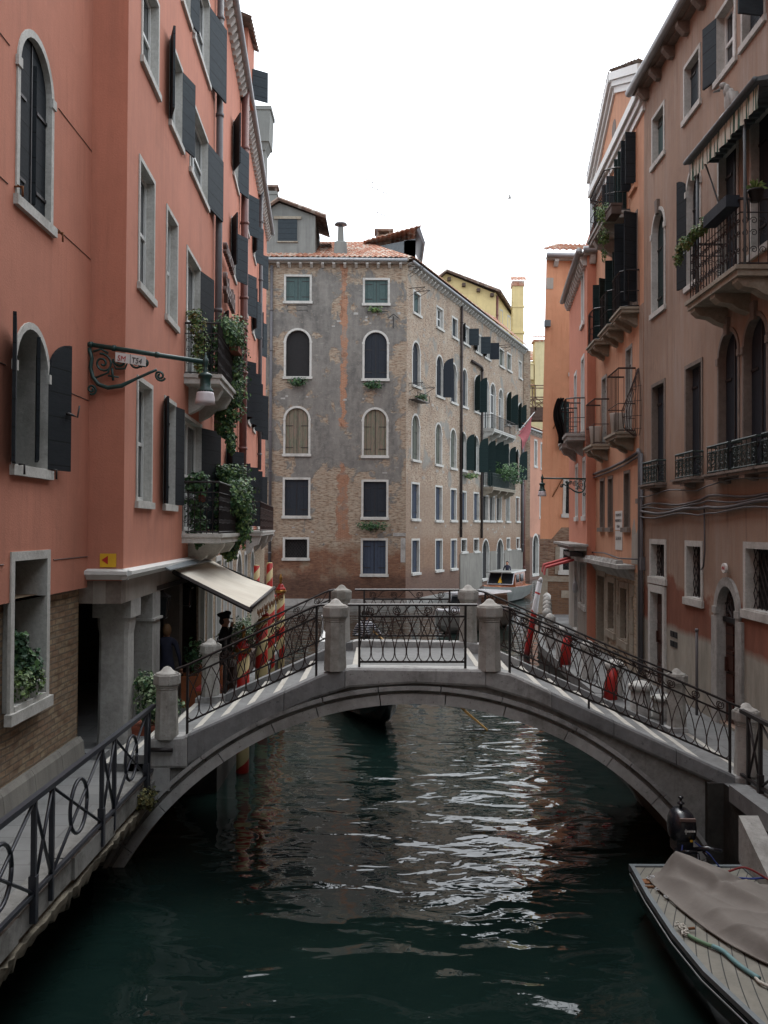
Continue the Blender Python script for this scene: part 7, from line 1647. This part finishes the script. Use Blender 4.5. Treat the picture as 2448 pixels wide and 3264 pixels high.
# odds and ends on the facades
def things_small():
    T = thing('wire_screen', p1.T(6.1, .3, 8.0), 'rounded rusty wire screen on the corner of the salmon house', 'wire screen')
    mb = p1.mb()
    for k in range(15):
        t = k/14; q = sin(pi*t); mb.tube([(5.75+.25*t, .03, 8.45), (5.65+.5*t, .16*q+.03, 8.0), (5.55+.7*t, .38*q+.03, 7.45), (5.6+.6*t, .34*q+.03, 7.05), (5.75+.3*t, .1*q+.03, 6.85)], .006, 4)
    for z, w in ((7.0, .3), (7.3, .37), (7.65, .3), (8.0, .16)): mb.tube([(5.55+.7*t, w*sin(pi*t)+.02, z) for t in [i/8 for i in range(9)]], .007, 4)
    mb.build('mesh', 'rusty_iron', T)
    for s_, l in ((4.55, 'white tub on the nearer salmon balcony'), (1.5, 'pale tub and boxes on the farther salmon balcony')):
        c = p1.T(s_+.3, .3, 6.99); T = thing('white_tub', c, l, 'tub'); mb = MB(); mb.lathe(c, [(.15, 0), (.19, .5), (.2, .52), (.17, .52)], 14); mb.build('tub', 'bucket_white', T)
    T = thing('rolled_netting', p2.T(4.6, .6, 8.5), 'bundle of dark netting tied on the coral house balcony', 'netting'); mb = MB()
    rnd = random.Random(4)
    for k in range(26):
        o = (rnd.gauss(0, .09), rnd.gauss(0, .07)); ph = rnd.uniform(0, 6)
        mb.tube([p2.T(4.45-.8*t+o[0]*(1+.8*sin(pi*t))+.05*sin(9*t+ph), .62+.1*sin(5*t)+o[1], 8.8-1.35*t) for t in [i/14 for i in range(15)]], .022, 4)
    mb.build('netting', 'netting', T)
    T = thing('plastic_bag', p2.T(3.9, .1, 2.9), 'pale blue plastic bag hanging on the coral house door', 'bag'); mb = MB(); c = p2.T(3.75, .12, 2.75); blob(mb, c, (.09, .12, .2)); mb.tube([c, (c[0], c[1], c[2]+.35)], [.05, .01], 6); mb.build('bag', 'white_gel', T)
    for k, (x, y, z, h, l) in enumerate([(-.55, 61, 23.5, 3.2, 'thin television aerial above the tiled roof of the palace'), (-.9, 63, 23.5, 4.4, 'tallest television aerial on the palace roof ridge'), (-.1, 64, 23.4, 2.6, 'short aerial mast behind the brick chimney')]):
        T = thing('roof_aerial', (x, y, z), l, 'aerial', 'aerials on the palace roof'); mb = MB(); mb.tube([(x, y, z-1), (x, y, z+h)], .018, 4); zz = z+h-.1
        mb.tube([(x-.5, y, zz+.25), (x+.8, y, zz-.35)], .02, 4)
        for q in range(6): mb.tube([(x-.4+.2*q, y-.25, zz+.2-.09*q), (x-.4+.2*q, y+.25, zz+.2-.09*q)], .012, 4)
        mb.build('mast', 'pipe_grey', T)
    T = thing('bird', (7.8, 59, 25.4), 'tiny gull flying in the white sky right of centre', 'bird'); mb = MB(); c = (7.8, 59, 25.4); blob(mb, c, (.14, .06, .05), 8, 6)
    for sg in (-1, 1): mb.loft([[(7.75, 59+sg*.04, 25.42), (7.86, 59+sg*.04, 25.42), (7.8, 59+sg*.04, 25.43)], [(7.72, 59+sg*.3, 25.52), (7.8, 59+sg*.3, 25.52), (7.76, 59+sg*.3, 25.53)], [(7.82, 59+sg*.55, 25.47), (7.85, 59+sg*.55, 25.47), (7.83, 59+sg*.55, 25.475)]])
    mb.build('body', 'frame_stone', T)
    # terrace furniture behind the bridge
    for k, (x, y, l) in enumerate([(-3.2, 17.4, 'wooden terrace chair with a red cushion by the uniformed man'), (-3.45, 19.6, 'second wooden terrace chair, half hidden by the hedge')]):
        T = thing('terrace_chair', (x, y, QZ), l, 'chair', 'terrace chairs'); 
        for a in (-.2, .2):
            for b in (-.2, .2): mb = MB(); mb.box(x+a-.02, x+a+.02, y+b-.02, y+b+.02, QZ, QZ+(.45 if b < 0 else .88)); mb.build('leg', 'mahogany', T)
        mb = MB(); mb.box(x-.22, x+.22, y-.22, y+.22, QZ+.42, QZ+.46); mb.build('seat', 'mahogany', T); mb = MB(); mb.box(x-.2, x+.2, y-.2, y+.2, QZ+.462, QZ+.52); mb.build('cushion', 'red_fabric', T)
        mb = MB()
        for z in (.55, .68, .82): mb.box(x-.2, x+.2, y+.19, y+.21, QZ+z, QZ+z+.05)
        mb.build('backrest', 'mahogany', T)
things_small()
